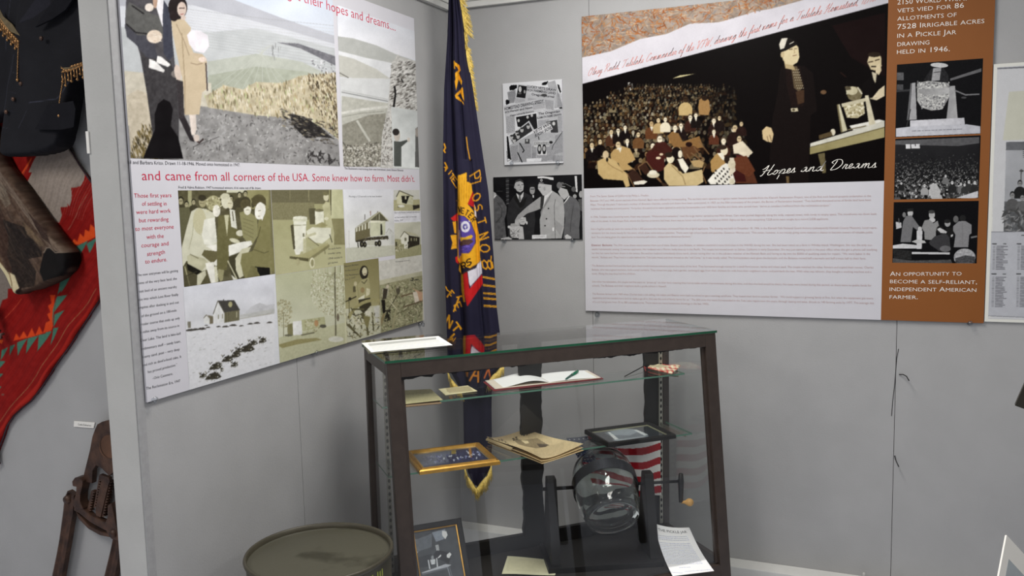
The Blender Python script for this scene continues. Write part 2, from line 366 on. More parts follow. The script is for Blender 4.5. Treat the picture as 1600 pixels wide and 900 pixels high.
# ---------------------------------------------------------------- room
def struct(name, mb, mat, bevel=0): return tag(mb.build(name, mat, None, bevel=bevel), kind='structure')
ZTOP = 2.60
struct('floor', MB().box((-6, -4, -0.05), (5, 4.6, 0)), M['floor'])
b = MB()                                     # partition panels with open joints
for x0, x1 in ((XL, -1.1745), (-1.1725, 0.0995), (0.1015, 1.32), (1.322, 2.54), (2.542, 4.2)): b.box((x0, YB, 0.0), (x1, YB + 0.06, ZTOP))
b.box((XL - .04, YB + 0.06, 0), (4.2, YB + 0.08, ZTOP), 1)
struct('wall_back', b, [M['wall'], M['wall_d']])
b = MB()
for y0, y1 in ((1.765, 2.482), (2.484, 3.75)): b.box((XL - 0.05, y0, 0), (XL, y1, ZTOP))
b.box((XL - 0.07, 1.768, 0), (XL - 0.05, 3.83, ZTOP), 1)
struct('wall_left', b, [M['wall'], M['wall_d']])
struct('trim_1', MB().box((XL - 0.105, 1.755, 0), (XL - 0.001, 1.768, ZTOP)), M['post'], 0.003)   # light end post of the left panels
struct('trim_2', MB().box((XL, 1.757, 0), (XL + 0.003, 1.785, ZTOP)), M['profile'])
b = MB().box((XL, YB - 0.022, 2.572), (4.2, YB + 0.07, 2.60)).box((XL, YB - 0.03, 2.60), (4.2, YB + 0.08, 2.625))
struct('trim_3', b, M['trimw'], 0.002)
b = MB().box((XL - 0.08, 1.76, 2.572), (XL + 0.022, YB - 0.02, 2.60)).box((XL - 0.09, 1.757, 2.60), (XL + 0.03, YB - 0.028, 2.625))
struct('trim_4', b, M['trimw'], 0.002)
struct('baseboard_back', MB().box((XL, YB - 0.09, 0.0), (4.2, YB, 0.078)), M['trimw'], 0.004)
struct('wall_alcove', MB().box((-6, YA, 0), (XL - 0.0705, YA + 0.06, 2.62)), M['wall'])
struct('wall_front', MB().box((-6, -4.1, 0), (5, -4, 3.2)), M['wall'])
struct('wall_right', MB().box((4.2, -4, 0), (4.3, 3.83, 3.2)), M['wall'])
# rough paint specks on the wall: two slightly loose wires sticking out of the panel joint
for k, (pts, lab) in enumerate(((((1405, 585), (1411, 584), (1416, 586), (1420, 592)), 'short black wire poking out of the right wall joint, upper of two'), (((1398, 712), (1399, 716), (1401, 720), (1404, 725)), 'short black wire poking out of the right wall joint, lower of two'))):
    P = [BACK.px(*p, 0.002 + 0.012 * i) for i, p in enumerate(pts)]
    tag(MB().tube(P, 0.0022, 6).build('wire_end', M['black'], smooth=True), lab, 'wire', 'loose wires in the wall joint')
P = [BACK.px(x, y, 0.001) for x, y in ((1404, 545), (1401, 560), (1398, 600), (1395, 625), (1393, 650))]
tag(MB().tube(P, 0.0012, 4).build('trim_5', M['wall_d']), kind='structure')

# lamps of the room (overhead troffers, outside the frame)
for x, y, z, p, r in LAMPS:
    t = empty('ceiling_light', (x, y, z), 'white fluorescent troffer hanging overhead', 'ceiling light', 'overhead troffers')
    MB().box((x - .32, y - .62, z + .01), (x + .32, y + .62, z + .06)).build('housing', M['lamp_body'], t, bevel=.004)
    ld = bpy.data.lights.new('tube_light', 'AREA'); ld.shape = 'RECTANGLE'; ld.size = .5; ld.size_y = 1.15; ld.energy = p * 3.2; ld.color = (1, 0.97, 0.93)
    lo = bpy.data.objects.new('tube_light', ld); COL.objects.link(lo); lo.location = (x, y, z); lo.parent = t

# ---------------------------------------------------------------- left poster
lp = empty('exhibit_poster', (XL, 2.6, 1.8), 'large white photo collage poster with crimson headlines on the left wall', 'poster', 'large wall posters')
LY0, LY1, LZ0, LZ1 = 1.786, 3.412, 1.146, 2.478
lpb = MB().box((XL + .005, LY0, LZ0), (XL + .011, LY1, LZ1)).build('board', M['board'], lp)
LP = LEFT.up(0.0112)
# big landscape (left) with couple
cv = Canvas(150, -200, 540, 270, (214, 222, 234))
cv.poly([(150, -200), (540, -200), (540, 80), (150, 60)], (196, 214, 238), c2=(226, 231, 240))
cv.poly([(150, -60), (330, -14), (440, 28), (540, 62), (540, 300), (150, 300)], (188, 190, 198), n=8, sc=30)
cv.poly([(150, 10), (300, 8), (440, 44), (540, 74), (540, 300), (150, 300)], (213, 216, 222), n=10, sc=30)
cv.poly([(150, 40), (330, 50), (400, 44), (540, 80), (540, 300), (150, 300)], (196, 200, 202), n=12, sc=20)
for i in range(26): 
    y = 20 + i * 4.2; cv.line([(290, y - 6), (420, y + 10 + i * .3), (540, y + 22 + i)], .7, (160 + (i * 37) % 40,) * 3, a=.6)
cv.poly([(325, 96), (400, 84), (470, 96), (540, 130), (540, 180), (325, 150)], (186, 190, 180), n=12, sc=8); cv.poly([(325, 118), (400, 104), (480, 112), (540, 140), (540, 180), (325, 150)], (172, 177, 162), n=14, sc=8)
for i in range(9): cv.line([(425 - i * 3, 70 + i), (330 + i * 16, 140)], .8, (196, 199, 190), a=.7)
cv.poly([(432, 66), (470, 76), (535, 108), (535, 92), (466, 68)], (120, 120, 126), n=25, sc=3)
cv.scatter([(480, 90), (535, 100), (535, 118), (500, 112)], 60, 1.2, 2.6, [(226, 226, 230), (130, 130, 134)], .5)
cv.scatter([(425, 70), (440, 70), (440, 96), (424, 96)], 12, 2, 7, [(140, 142, 142)], .12, rot=1.5)
cv.poly([(186, 110), (250, 116), (330, 130), (330, 200), (195, 200)], (206, 200, 184), n=20, sc=8)
cv.poly([(300, 165), (540, 185), (540, 300), (190, 300), (190, 200)], (150, 149, 148), n=32, sc=9)
cv.scatter([(300, 170), (538, 200), (538, 262), (280, 250)], 900, .8, 3.2, [(108, 106, 104), (176, 176, 176), (134, 132, 130), (196, 196, 194), (88, 86, 86)], .35)
G = [(320, 150), (350, 133), (380, 140), (400, 128), (440, 130), (470, 118), (505, 116), (532, 112), (534, 222), (505, 200), (470, 186), (400, 180), (350, 172), (325, 168)]
cv.poly(G, (196, 186, 160), n=36, sc=7)
cv.scatter(G, 1500, 1.5, 5.5, [(226, 216, 190), (200, 186, 150), (150, 138, 112), (232, 226, 210), (176, 160, 124), (120, 112, 84), (190, 196, 150)], .22, rot=1.4)
cv.scatter([(480, 115), (534, 112), (534, 215), (505, 190), (485, 150)], 420, 1.2, 4, [(96, 84, 66), (140, 124, 96), (70, 62, 50)], .3, rot=1.2)
cv.poly([(452, 178), (475, 182), (500, 198), (520, 216), (500, 214), (478, 216), (460, 200)], (44, 42, 42), n=18, sc=4)
cv.scatter([(436, 168), (534, 200), (536, 226), (500, 224), (440, 196)], 420, 1, 5, [(52, 50, 48), (84, 78, 68), (110, 106, 100), (150, 142, 120)], .3, rot=.3)
cv.scatter([(480, 235), (520, 240), (530, 256), (480, 252)], 60, 2, 6, [(60, 58, 58)], .3)
# tumbleweed shadow bush, couple
cv.poly([(198, 150), (215, 140), (240, 150), (250, 240), (205, 246)], (202, 192, 172), n=22, sc=6)
cv.scatter([(203, 248), (208, 215), (222, 196), (238, 194), (250, 215), (254, 250)], 500, 1.5, 6, [(120, 104, 62), (92, 80, 50), (150, 134, 92), (60, 54, 40)], .18, rot=1.2)
cv.at(180, 0, 3.4615)
cv.poly([(60, -40), (110, -40), (230, -40), (300, 60), (312, 240), (330, 420), (345, 640), (345, 760), (362, 858), (150, 858), (212, 700), (170, 500), (135, 300), (115, 230), (70, 200), (52, 150), (56, 60)], (82, 80, 84), n=14, sc=30)
cv.poly([(135, 280), (300, 330), (330, 430), (340, 620), (345, 860), (220, 860), (170, 500)], (66, 64, 66), n=16, sc=14)
cv.poly([(56, 60), (75, 10), (160, 60), (240, 90), (262, 180), (240, 230), (120, 230), (60, 190)], (98, 98, 96), n=12, sc=20)
cv.poly([(52, 130), (120, 190), (200, 190), (230, 320), (170, 310), (110, 240), (62, 200)], (76, 76, 84), n=10, sc=20)
cv.line([(60, 130), (110, 175), (180, 185)], 8, (40, 38, 40)); cv.line([(90, 30), (155, 75)], 7, (30, 28, 30))
cv.ell(212, 198, 42, 36, (226, 210, 192)); cv.scatter([(180, 170), (250, 180), (250, 225), (180, 225)], 26, 4, 14, [(196, 176, 158), (240, 230, 216)], .2, rot=.2)
cv.ell(184, 40, 24, 22, (232, 222, 212))
cv.poly([(200, -30), (262, -30), (270, 90), (268, 170), (250, 130), (222, 40)], (236, 234, 238)); cv.ell(216, 5, 12, 40, (190, 160, 140))
cv.poly([(262, 0), (300, 60), (315, 300), (290, 330), (262, 290), (256, 90)], (66, 68, 80), n=10, sc=16)
cv.poly([(184, 318), (215, 330), (268, 380), (262, 392), (182, 366)], (240, 238, 236)); cv.poly([(228, 302), (250, 308), (300, 350), (285, 362), (222, 338)], (244, 242, 240))
cv.ell(338, 392, 18, 44, (222, 204, 190), rot=-.15); cv.ell(332, 400, 30, 22, (210, 196, 184), a=.4)
cv.poly([(330, 430), (368, 440), (372, 620), (410, 700), (395, 720), (345, 640)], (60, 56, 58), n=14, sc=8)
cv.poly([(215, 700), (212, 620), (232, 560), (262, 536), (296, 552), (312, 590), (300, 680), (340, 740), (368, 858), (150, 858)], (22, 20, 22))
# woman in tan coat
cv.poly([(302, 100), (336, 92), (372, 104), (410, 150), (400, 230), (430, 300), (496, 330), (498, 480), (470, 500), (455, 620), (378, 622), (366, 440), (330, 280), (310, 180)], (205, 188, 160), n=8, sc=40)
cv.line([(330, 130), (372, 220), (400, 300)], 4, (158, 140, 116)); cv.line([(408, 340), (440, 350), (480, 340)], 4, (150, 130, 108)); cv.line([(490, 340), (498, 490)], 7, (70, 60, 60)); cv.line([(360, 180), (376, 440), (376, 615)], 5, (168, 150, 122))
cv.poly([(388, 190), (410, 164), (460, 166), (500, 190), (508, 250), (480, 288), (430, 276), (400, 240)], (238, 234, 240))
cv.poly([(400, 280), (470, 292), (496, 320), (480, 345), (440, 330)], (202, 184, 158)); cv.ell(472, 322, 22, 14, (232, 214, 200))
cv.ell(338, 40, 52, 66, (40, 34, 34)); cv.ell(318, 86, 24, 30, (44, 36, 36)); cv.ell(360, 50, 25, 40, (214, 196, 184)); cv.line([(352, 78), (370, 76)], 4, (150, 70, 70)); cv.line([(345, 44), (375, 44)], 5, (70, 56, 52)); cv.ell(368, 96, 14, 12, (214, 196, 184))
cv.poly([(400, 622), (436, 620), (440, 700), (430, 730), (412, 730)], (228, 216, 206)); cv.line([(404, 726), (420, 750), (455, 772), (476, 752)], 9, (58, 46, 44)); cv.ell(440, 746, 16, 20, (214, 200, 190))
cv.poly([(345, 640), (380, 640), (410, 720), (430, 770), (404, 760)], (50, 46, 48))
cv.line([(420, 795), (560, 740)], 4, (90, 88, 88)); cv.at(0, 0, 1)
a0, _ = LP.ab(198, 200); a1, b0 = LP.ab(531, 259.5); b0 = LP.ab(300, 251)[1]
ZP = b0
picture('landscape_photo', lpb, LP, LY0, b0, a1, LZ1 + 0.0, cv)
# sunny valley photo on the right of it
cv = Canvas(525, -60, 665, 275, (225, 228, 236))
cv.at(420, 0, 3.3346)
cv.poly([(360, -100), (800, -100), (800, 320), (360, 200)], (222, 228, 238), c2=(232, 232, 236))
cv.poly([(355, 188), (440, 200), (560, 236), (660, 282), (800, 330), (800, 420), (355, 290)], (186, 188, 184), n=8, sc=30)
cv.poly([(355, 262), (500, 300), (650, 330), (650, 420), (355, 290)], (224, 226, 228)); cv.poly([(358, 285), (440, 305), (560, 360), (640, 415), (600, 420), (360, 400)], (198, 198, 190), n=8, sc=20)
cv.poly([(355, 405), (640, 410), (640, 640), (355, 640)], (214, 216, 216), n=8, sc=30); cv.line([(360, 375), (415, 405)], 5, (110, 108, 100)); cv.line([(380, 480), (480, 500), (620, 528)], 5, (140, 142, 140)); cv.line([(380, 470), (620, 518)], 3, (180, 182, 180))
cv.poly([(380, 500), (500, 520), (640, 540), (610, 870), (380, 870)], (188, 188, 178), n=16, sc=14)
cv.line([(380, 590), (480, 572), (620, 556)], 14, (212, 212, 204)); cv.line([(380, 610), (480, 590), (600, 580)], 4, (150, 150, 140))
cv.poly([(384, 650), (520, 600), (610, 590), (590, 870), (384, 870)], (146, 144, 132), n=22, sc=9); cv.line([(460, 630), (525, 735)], 12, (196, 196, 186)); cv.line([(385, 740), (425, 795)], 6, (90, 88, 80))
cv.scatter([(384, 760), (600, 740), (600, 868), (384, 868)], 700, 3, 8, [(212, 210, 200), (96, 92, 84), (170, 166, 154)], .6)
cv.poly([(640, 330), (670, 284), (700, 300), (775, 320), (790, 580), (790, 900), (580, 900), (590, 700), (620, 560)], (198, 197, 192), n=34, sc=8)
cv.scatter([(640, 320), (770, 320), (780, 575), (630, 560)], 420, 3, 14, [(228, 226, 222), (128, 124, 118), (170, 168, 162), (90, 86, 82)], .35, rot=-.5)
cv.scatter([(600, 620), (650, 600), (650, 860), (585, 860)], 200, 3, 10, [(222, 220, 214), (130, 126, 120)], .4)
cv.line([(655, 450), (660, 490), (650, 560)], 10, (34, 32, 32)); cv.line([(690, 410), (700, 430)], 8, (60, 58, 56))
a0, _ = LP.ab(532, 150); picture('valley_photo', lpb, LP, a0, b0, LY1, LP.ab(610, 36)[1], cv)
cv2 = Canvas(600, 160, 665, 275, (206, 210, 208)); cv2.at(420, 0, 3.3346)
cv2.poly([(640, 560), (780, 575), (785, 880), (645, 870)], (200, 204, 202), c2=(224, 228, 226), g=(700, 570, 700, 860)); cv2.ell(668, 705, 16, 32, (198, 190, 180)); cv2.ell(662, 688, 18, 18, (50, 46, 44))
cv2.poly([(652, 735), (685, 738), (720, 728), (722, 738), (690, 765), (690, 868), (652, 866)], (84, 88, 84)); cv2.ell(728, 728, 8, 12, (214, 206, 196)); cv2.poly([(764, 670), (785, 655), (785, 872), (762, 870)], (96, 96, 94)); cv2.ell(772, 690, 9, 24, (160, 152, 144))
a0, _ = LP.ab(613, 220); picture('pointing_man_photo', lpb, LP.up(.0001), a0, b0, LY1, LP.ab(640, 171.5)[1], cv2, pitch=.002)

# sepia photographs
S0, S1, S2, S3, S4 = (66, 62, 44), (112, 108, 78), (160, 157, 118), (205, 204, 172), (236, 235, 222)
cv = Canvas(270, 285, 430, 460, S1); cv.at(275, 290, 5.4516)
cv.rect(0, 0, 860, 900, (92, 88, 64), n=20, sc=30); cv.rect(100, 40, 134, 220, (168, 166, 128)); cv.rect(430, 0, 600, 60, (206, 206, 180)); cv.rect(600, 30, 800, 200, (150, 146, 104)); cv.rect(790, 30, 860, 900, (120, 116, 84), n=10)
for x, y, r in ((40, 130, 30), (90, 160, 24), (150, 140, 22), (540, 80, 22), (590, 70, 22), (470, 110, 20)): cv.person(x, y, r, (170, 164, 130), (70, 66, 48), hair=(40, 38, 28))
cv.poly([(20, 190), (110, 180), (130, 260), (60, 450), (30, 450)], (100, 98, 72), n=12); cv.ell(226, 140, 32, 46, (166, 160, 124)); cv.ell(222, 105, 34, 26, (60, 56, 42))
cv.poly([(130, 220), (180, 190), (260, 200), (330, 240), (340, 470), (390, 560), (380, 640), (300, 700), (210, 735), (90, 640), (60, 690), (40, 680), (40, 560), (90, 360)], (214, 213, 190), n=8, sc=40)
cv.poly([(95, 600), (120, 585), (240, 620), (280, 660), (210, 735), (100, 670)], (196, 194, 164)); cv.line([(120, 585), (190, 620)], 7, (120, 116, 88)); cv.line([(150, 300), (140, 420), (110, 540)], 6, (178, 176, 148)); cv.line([(180, 400), (215, 420)], 6, (190, 186, 156))
cv.ell(200, 300, 55, 110, (200, 196, 162), n=10); cv.poly([(240, 290), (330, 270), (350, 480), (300, 510), (240, 500), (220, 420)], (232, 232, 218)); cv.poly([(250, 515), (340, 500), (395, 560), (390, 640), (340, 690), (320, 660), (370, 590), (330, 560)], (238, 237, 226))
cv.poly([(240, 548), (350, 560), (372, 600), (310, 665), (218, 590)], (106, 101, 70), n=10); cv.ell(318, 150, 62, 66, (176, 172, 132), n=26, sc=6); cv.scatter([(260, 90), (385, 90), (385, 210), (260, 220)], 60, 8, 16, [(210, 206, 172), (140, 134, 100)], .5)
cv.ell(345, 215, 32, 52, (238, 236, 222)); cv.poly([(250, 660), (320, 650), (340, 830), (300, 838), (258, 700)], (240, 239, 228)); cv.poly([(180, 760), (250, 720), (256, 760), (200, 856), (175, 850)], (206, 204, 178)); cv.poly([(325, 690), (352, 690), (360, 820), (335, 830)], (214, 212, 186))
cv.poly([(90, 660), (220, 730), (180, 760), (100, 720)], (28, 27, 20)); cv.line([(75, 690), (120, 866)], 10, (170, 166, 128)); cv.line([(60, 780), (180, 730)], 7, (60, 58, 44)); cv.rect(50, 760, 180, 880, (80, 76, 56), n=12, a=.6)
cv.ell(425, 130, 40, 66, (222, 220, 196)); cv.ell(420, 90, 38, 26, (206, 204, 178)); cv.ell(462, 160, 24, 40, (214, 210, 182)); cv.poly([(360, 260), (410, 250), (480, 240), (520, 360), (560, 440), (470, 480), (430, 720), (350, 720), (350, 480)], (110, 106, 70), n=10, sc=20)
cv.poly([(410, 250), (450, 250), (435, 430)], (206, 204, 170)); cv.poly([(455, 200), (500, 210), (520, 370), (470, 350)], (226, 226, 212)); cv.line([(480, 220), (490, 300)], 8, (90, 86, 64)); cv.ell(500, 470, 46, 18, (214, 212, 184), rot=.3); cv.ell(545, 405, 34, 26, (220, 218, 196))
cv.poly([(360, 710), (410, 720), (400, 800), (380, 822), (355, 770)], (158, 154, 116)); cv.poly([(540, 230), (600, 210), (690, 270), (700, 420), (640, 520), (570, 440)], (146, 143, 102), n=8); cv.ell(590, 160, 44, 44, (90, 84, 58)); cv.ell(608, 205, 32, 46, (232, 230, 212))
for i in range(5): cv.line([(570, 280 + i * 30), (660, 310 + i * 34)], 4, (110, 106, 74))
cv.poly([(446, 510), (560, 480), (640, 470), (650, 500), (560, 560), (450, 602)], (238, 238, 228)); cv.poly([(450, 610), (560, 570), (540, 800), (470, 760)], (70, 67, 48), n=10); cv.poly([(505, 620), (560, 540), (640, 520), (560, 700), (575, 770), (540, 790), (510, 720)], (208, 206, 178))
cv.poly([(700, 300), (760, 190), (800, 210), (812, 560), (790, 620), (790, 770), (700, 780), (590, 800), (548, 660), (560, 580), (650, 560), (690, 470)], (134, 130, 88), n=8, sc=30); cv.poly([(800, 520), (860, 540), (860, 760), (780, 700)], (134, 130, 88))
cv.ell(705, 130, 60, 56, (96, 90, 62)); cv.ell(716, 215, 46, 76, (240, 239, 228), rot=.15); cv.poly([(720, 270), (750, 190), (765, 200), (735, 300)], (238, 238, 230)); cv.ell(655, 160, 14, 30, (70, 66, 46)); cv.line([(720, 350), (700, 430), (650, 540), (750, 575), (790, 560)], 5, (84, 80, 54))
cv.poly([(670, 690), (800, 700), (800, 770), (720, 775)], (24, 23, 18)); cv.poly([(590, 810), (700, 770), (690, 700), (640, 680)], (120, 116, 78)); cv.line([(805, 700), (815, 770)], 7, (150, 146, 108)); cv.line([(440, 640), (520, 800)], 9, (200, 198, 168)); cv.poly([(470, 760), (520, 800), (490, 812)], (226, 226, 210))
cv.poly([(690, 84), (640, 110), (655, 180), (676, 150), (720, 140), (768, 170), (764, 110)], (86, 80, 54), n=8); cv.line([(700, 215), (722, 212)], 5, (120, 114, 84)); cv.line([(700, 262), (716, 260)], 4, (130, 120, 90))
cv.poly([(560, 150), (590, 130), (630, 140), (640, 185), (610, 176), (580, 196)], (84, 78, 54), n=10); cv.line([(596, 208), (622, 206)], 4, (120, 114, 84)); cv.line([(444, 150), (470, 152)], 5, (130, 124, 96)); cv.line([(360, 196), (376, 198)], 5, (140, 132, 104)); cv.line([(206, 150), (240, 152)], 4, (90, 84, 62))
a0, b1 = LP.ab(278, 297.5); a1, _ = LP.ab(423, 300); zb = LP.ab(284, 449)[1]; ZG, YG0, YG1 = b1, a0, a1
picture('seated_group_photo', lpb, LP, a0, zb, a1, b1, cv, pitch=.002)
# cart
cv = Canvas(415, 285, 545, 455, S2); cv.at(420, 290, 5.625)
cv.rect(-20, 20, 720, 900, (160, 158, 116), c2=(192, 190, 152), n=6, sc=60); cv.rect(-20, 20, 530, 160, (112, 108, 82), n=12, sc=8); cv.rect(-20, 150, 400, 300, (134, 130, 98), n=22, sc=6); cv.rect(545, 20, 720, 290, (196, 196, 158)); cv.line([(545, 30), (545, 260)], 8, (70, 66, 48)); cv.line([(350, 40), (352, 130)], 8, (150, 146, 112)); cv.line([(185, 40), (187, 120)], 6, (140, 136, 104)); cv.rect(530, 290, 720, 520, (140, 136, 98)); cv.poly([(190, 350), (216, 340), (232, 560), (215, 560)], (84, 80, 58)); cv.poly([(350, 200), (410, 200), (405, 340), (360, 340)], (96, 92, 68))
for i in range(7): cv.line([(-20, 50 + i * 16), (520, 50 + i * 16)], 1.5, (96, 92, 70), a=.5)
cv.poly([(470, 180), (500, 140), (540, 150), (548, 280), (575, 420), (575, 530), (500, 520), (500, 300)], (190, 188, 150)); cv.ell(503, 100, 24, 36, (214, 210, 180)); cv.ell(498, 72, 26, 16, (120, 116, 84)); cv.ell(505, 290, 20, 14, (222, 220, 192))
cv.poly([(404, 222), (482, 222), (484, 335), (410, 345)], (228, 228, 208)); cv.ell(442, 218, 40, 12, (120, 116, 86)); cv.poly([(216, 310), (330, 305), (322, 480), (300, 580), (232, 575)], (226, 226, 206), c2=(240, 240, 226), g=(216, 0, 330, 0)); cv.rect(210, 282, 338, 315, (216, 216, 192)); cv.ell(274, 282, 62, 14, (232, 232, 214)); cv.line([(218, 350), (328, 346)], 5, (140, 138, 108)); cv.rect(298, 420, 312, 450, (120, 118, 92))
cv.poly([(330, 400), (380, 366), (480, 372), (545, 370), (545, 450), (470, 510), (400, 500), (340, 450)], (226, 226, 206)); cv.poly([(400, 350), (470, 320), (520, 350), (470, 370)], (158, 154, 112)); cv.line([(320, 450), (410, 420)], 22, (206, 204, 172)); cv.line([(345, 455), (440, 530)], 7, (110, 106, 76)); cv.poly([(300, 460), (330, 470), (330, 600), (300, 600)], (200, 198, 164)); cv.poly([(222, 560), (290, 555), (270, 610), (236, 606)], (236, 236, 222)); cv.poly([(330, 540), (400, 530), (390, 580), (340, 590)], (180, 178, 142))
cv.poly([(182, 620), (300, 600), (520, 500), (525, 530), (350, 655)], (176, 172, 128)); cv.poly([(182, 620), (350, 640), (350, 668), (182, 640)], (96, 92, 64)); cv.poly([(350, 640), (530, 515), (532, 540), (352, 668)], (134, 130, 94)); cv.ell(380, 680, 24, 48, (216, 214, 184)); cv.ell(382, 680, 13, 32, (150, 146, 108)); cv.ell(254, 672, 20, 32, (176, 172, 134)); cv.line([(490, 560), (495, 600)], 8, (130, 126, 92)); cv.line([(535, 430), (556, 500)], 7, (70, 68, 50))
c0, _ = LP.ab(423.5, 300); c1, _ = LP.ab(535.5, 300); zc = LP.ab(424, 431)[1]
picture('barrel_cart_photo', lpb, LP, c0, zc, c1, b1, cv, pitch=.002)
# moving barracks
cv = Canvas(530, 285, 625, 415, (226, 227, 228)); cv.at(535, 290, 7.5)
cv.rect(-20, 40, 610, 720, (226, 228, 234), c2=(222, 223, 216)); cv.poly([(-20, 735), (320, 710), (620, 700), (620, 900), (-20, 900)], (198, 199, 182), n=10, sc=20); cv.line([(75, 530), (80, 735)], 4, (180, 180, 176)); cv.poly([(510, 560), (545, 500), (600, 560), (604, 680), (560, 690), (555, 590), (510, 590)], (206, 208, 202)); cv.line([(510, 560), (545, 500), (600, 560)], 4, (150, 150, 140))
cv.poly([(145, 495), (415, 310), (435, 308), (330, 400), (320, 415)], (168, 166, 142)); cv.poly([(150, 500), (320, 415), (325, 600), (152, 650)], (112, 106, 78), n=8, sc=6); cv.poly([(325, 408), (435, 310), (540, 412), (500, 420)], (92, 90, 70)); cv.line([(325, 400), (435, 308), (540, 414)], 9, (196, 194, 166)); cv.line([(432, 330), (432, 400)], 8, (216, 214, 190)); cv.line([(400, 340), (400, 400)], 5, (170, 168, 140))
cv.poly([(325, 408), (505, 412), (500, 580), (325, 600)], (206, 208, 180)); cv.poly([(445, 450), (462, 450), (470, 575), (448, 578)], (40, 38, 30)); cv.poly([(325, 408), (505, 412), (470, 435), (330, 435)], (226, 226, 204))
for x in (158, 190, 224, 260, 300): cv.poly([(x, 500 - (x - 158) * .5), (x + 18, 490 - (x - 158) * .5), (x + 18, 535 - (x - 158) * .26), (x, 545 - (x - 158) * .26)], (216, 216, 196))
cv.poly([(150, 645), (325, 605), (535, 588), (540, 625), (325, 640), (160, 665)], (60, 56, 44), n=16, sc=4); cv.scatter([(250, 620), (535, 590), (535, 640), (250, 650)], 60, 4, 10, [(120, 116, 90), (190, 188, 160)], .5)
for x, y, r in ((225, 685, 34), (262, 690, 32), (395, 680, 26), (432, 676, 34)): cv.ell(x, y, r * .7, r * 1.1, (38, 36, 30)); cv.ell(x + 3, y, r * .25, r * .45, (120, 118, 96))
cv.line([(180, 670), (186, 725)], 12, (56, 54, 44)); cv.line([(262, 340), (262, 400)], 9, (90, 88, 80)); cv.line([(328, 300), (330, 350)], 9, (150, 120, 110)); cv.line([(410, 300), (414, 315)], 8, (110, 100, 90)); cv.rect(290, 640, 380, 700, (196, 196, 180))
d0, _ = LP.ab(536.5, 300); d1, _ = LP.ab(615.5, 350); zd = LP.ab(590, 399)[1]
picture('moving_barrack_photo', lpb, LP, d0, LP.ab(537, 410)[1], d1, b1, cv, pitch=.0022)
cv = Canvas(612, 290, 664, 405, (224, 225, 228)); cv.at(535, 290, 7.5)
cv.rect(600, 50, 980, 300, (206, 206, 196), n=8, sc=20); cv.poly([(600, 170), (980, 160), (980, 300), (600, 300)], (176, 172, 134), n=16, sc=8); cv.poly([(632, 130), (665, 60), (830, 130), (800, 220), (640, 215)], (206, 204, 172)); cv.poly([(690, 120), (790, 120), (750, 215), (700, 200)], (38, 36, 30)); cv.line([(632, 130), (668, 60), (830, 128)], 10, (80, 78, 60)); cv.rect(730, 125, 750, 160, (196, 194, 168)); cv.poly([(780, 130), (830, 150), (830, 225), (750, 220)], (196, 196, 166)); cv.poly([(825, 230), (905, 225), (905, 260), (830, 285)], (50, 46, 38)); cv.line([(650, 250), (700, 250)], 10, (50, 48, 40)); cv.ell(690, 240, 40, 16, (226, 226, 212))
cv.rect(600, 298, 980, 425, (222, 223, 228))
cv.poly([(606, 440), (980, 420), (980, 800), (606, 800)], (196, 196, 178)); cv.poly([(606, 625), (690, 630), (900, 690), (980, 690), (980, 900), (606, 900)], (160, 158, 122), n=18, sc=8); cv.poly([(680, 600), (725, 535), (780, 580), (775, 700), (690, 680)], (222, 222, 206)); cv.poly([(775, 585), (905, 605), (905, 690), (780, 730)], (50, 46, 36), n=8); cv.poly([(725, 535), (780, 575), (905, 600), (850, 560)], (186, 184, 156)); cv.line([(680, 605), (725, 537), (780, 582)], 7, (90, 88, 68)); cv.rect(728, 610, 750, 650, (120, 118, 96)); cv.rect(725, 680, 765, 740, (232, 232, 220)); cv.line([(770, 660), (775, 735)], 10, (34, 32, 28)); cv.scatter([(610, 690), (760, 690), (760, 760), (610, 770)], 80, 5, 12, [(110, 106, 80), (206, 204, 178)], .4); cv.rect(622, 660, 636, 710, (60, 58, 46))
for x in (800, 835, 860): cv.rect(x, 615, x + 14, 650, (150, 148, 120))
e0 = d1 + 0.001; picture('farmhouse_photos', lpb, LP, e0, LP.ab(640, 404)[1], LY1 - .004, LP.ab(620, 297)[1], cv, pitch=.002)
# snow house
cv = Canvas(280, 425, 430, 612, (222, 224, 228)); cv.at(285, 430, 5)
cv.poly([(0, 0), (720, 0), (720, 430), (0, 430)], (226, 228, 236), c2=(214, 215, 218)); cv.poly([(480, 300), (540, 245), (600, 215), (660, 235), (720, 225), (720, 320), (480, 330)], (200, 201, 204)); cv.poly([(450, 310), (720, 262), (720, 300), (450, 330)], (190, 191, 188))
cv.poly([(0, 420), (260, 380), (720, 300), (720, 900), (0, 900)], (226, 227, 230), n=8, sc=18); cv.scatter([(20, 430), (700, 400), (700, 700), (40, 860)], 240, 4, 16, [(206, 207, 206), (236, 237, 240), (186, 187, 186)], .25, rot=-.25)
cv.poly([(240, 300), (275, 205), (328, 295), (328, 372), (243, 380)], (226, 227, 226)); cv.poly([(275, 198), (405, 195), (450, 272), (325, 292)], (72, 70, 66), n=8, sc=8); cv.poly([(328, 292), (445, 272), (445, 352), (328, 372)], (112, 108, 84), n=8, sc=5); cv.line([(240, 305), (277, 200), (328, 294)], 6, (100, 96, 84)); cv.ell(374, 228, 16, 22, (176, 172, 130)); cv.line([(280, 310), (282, 340)], 7, (140, 136, 116)); cv.line([(314, 305), (314, 335)], 8, (150, 146, 126)); cv.rect(420, 285, 428, 330, (180, 178, 150)); cv.line([(340, 290), (342, 365)], 4, (90, 86, 68)); cv.line([(360, 288), (362, 360)], 4, (90, 86, 68)); cv.line([(322, 190), (322, 200)], 8, (80, 78, 70))
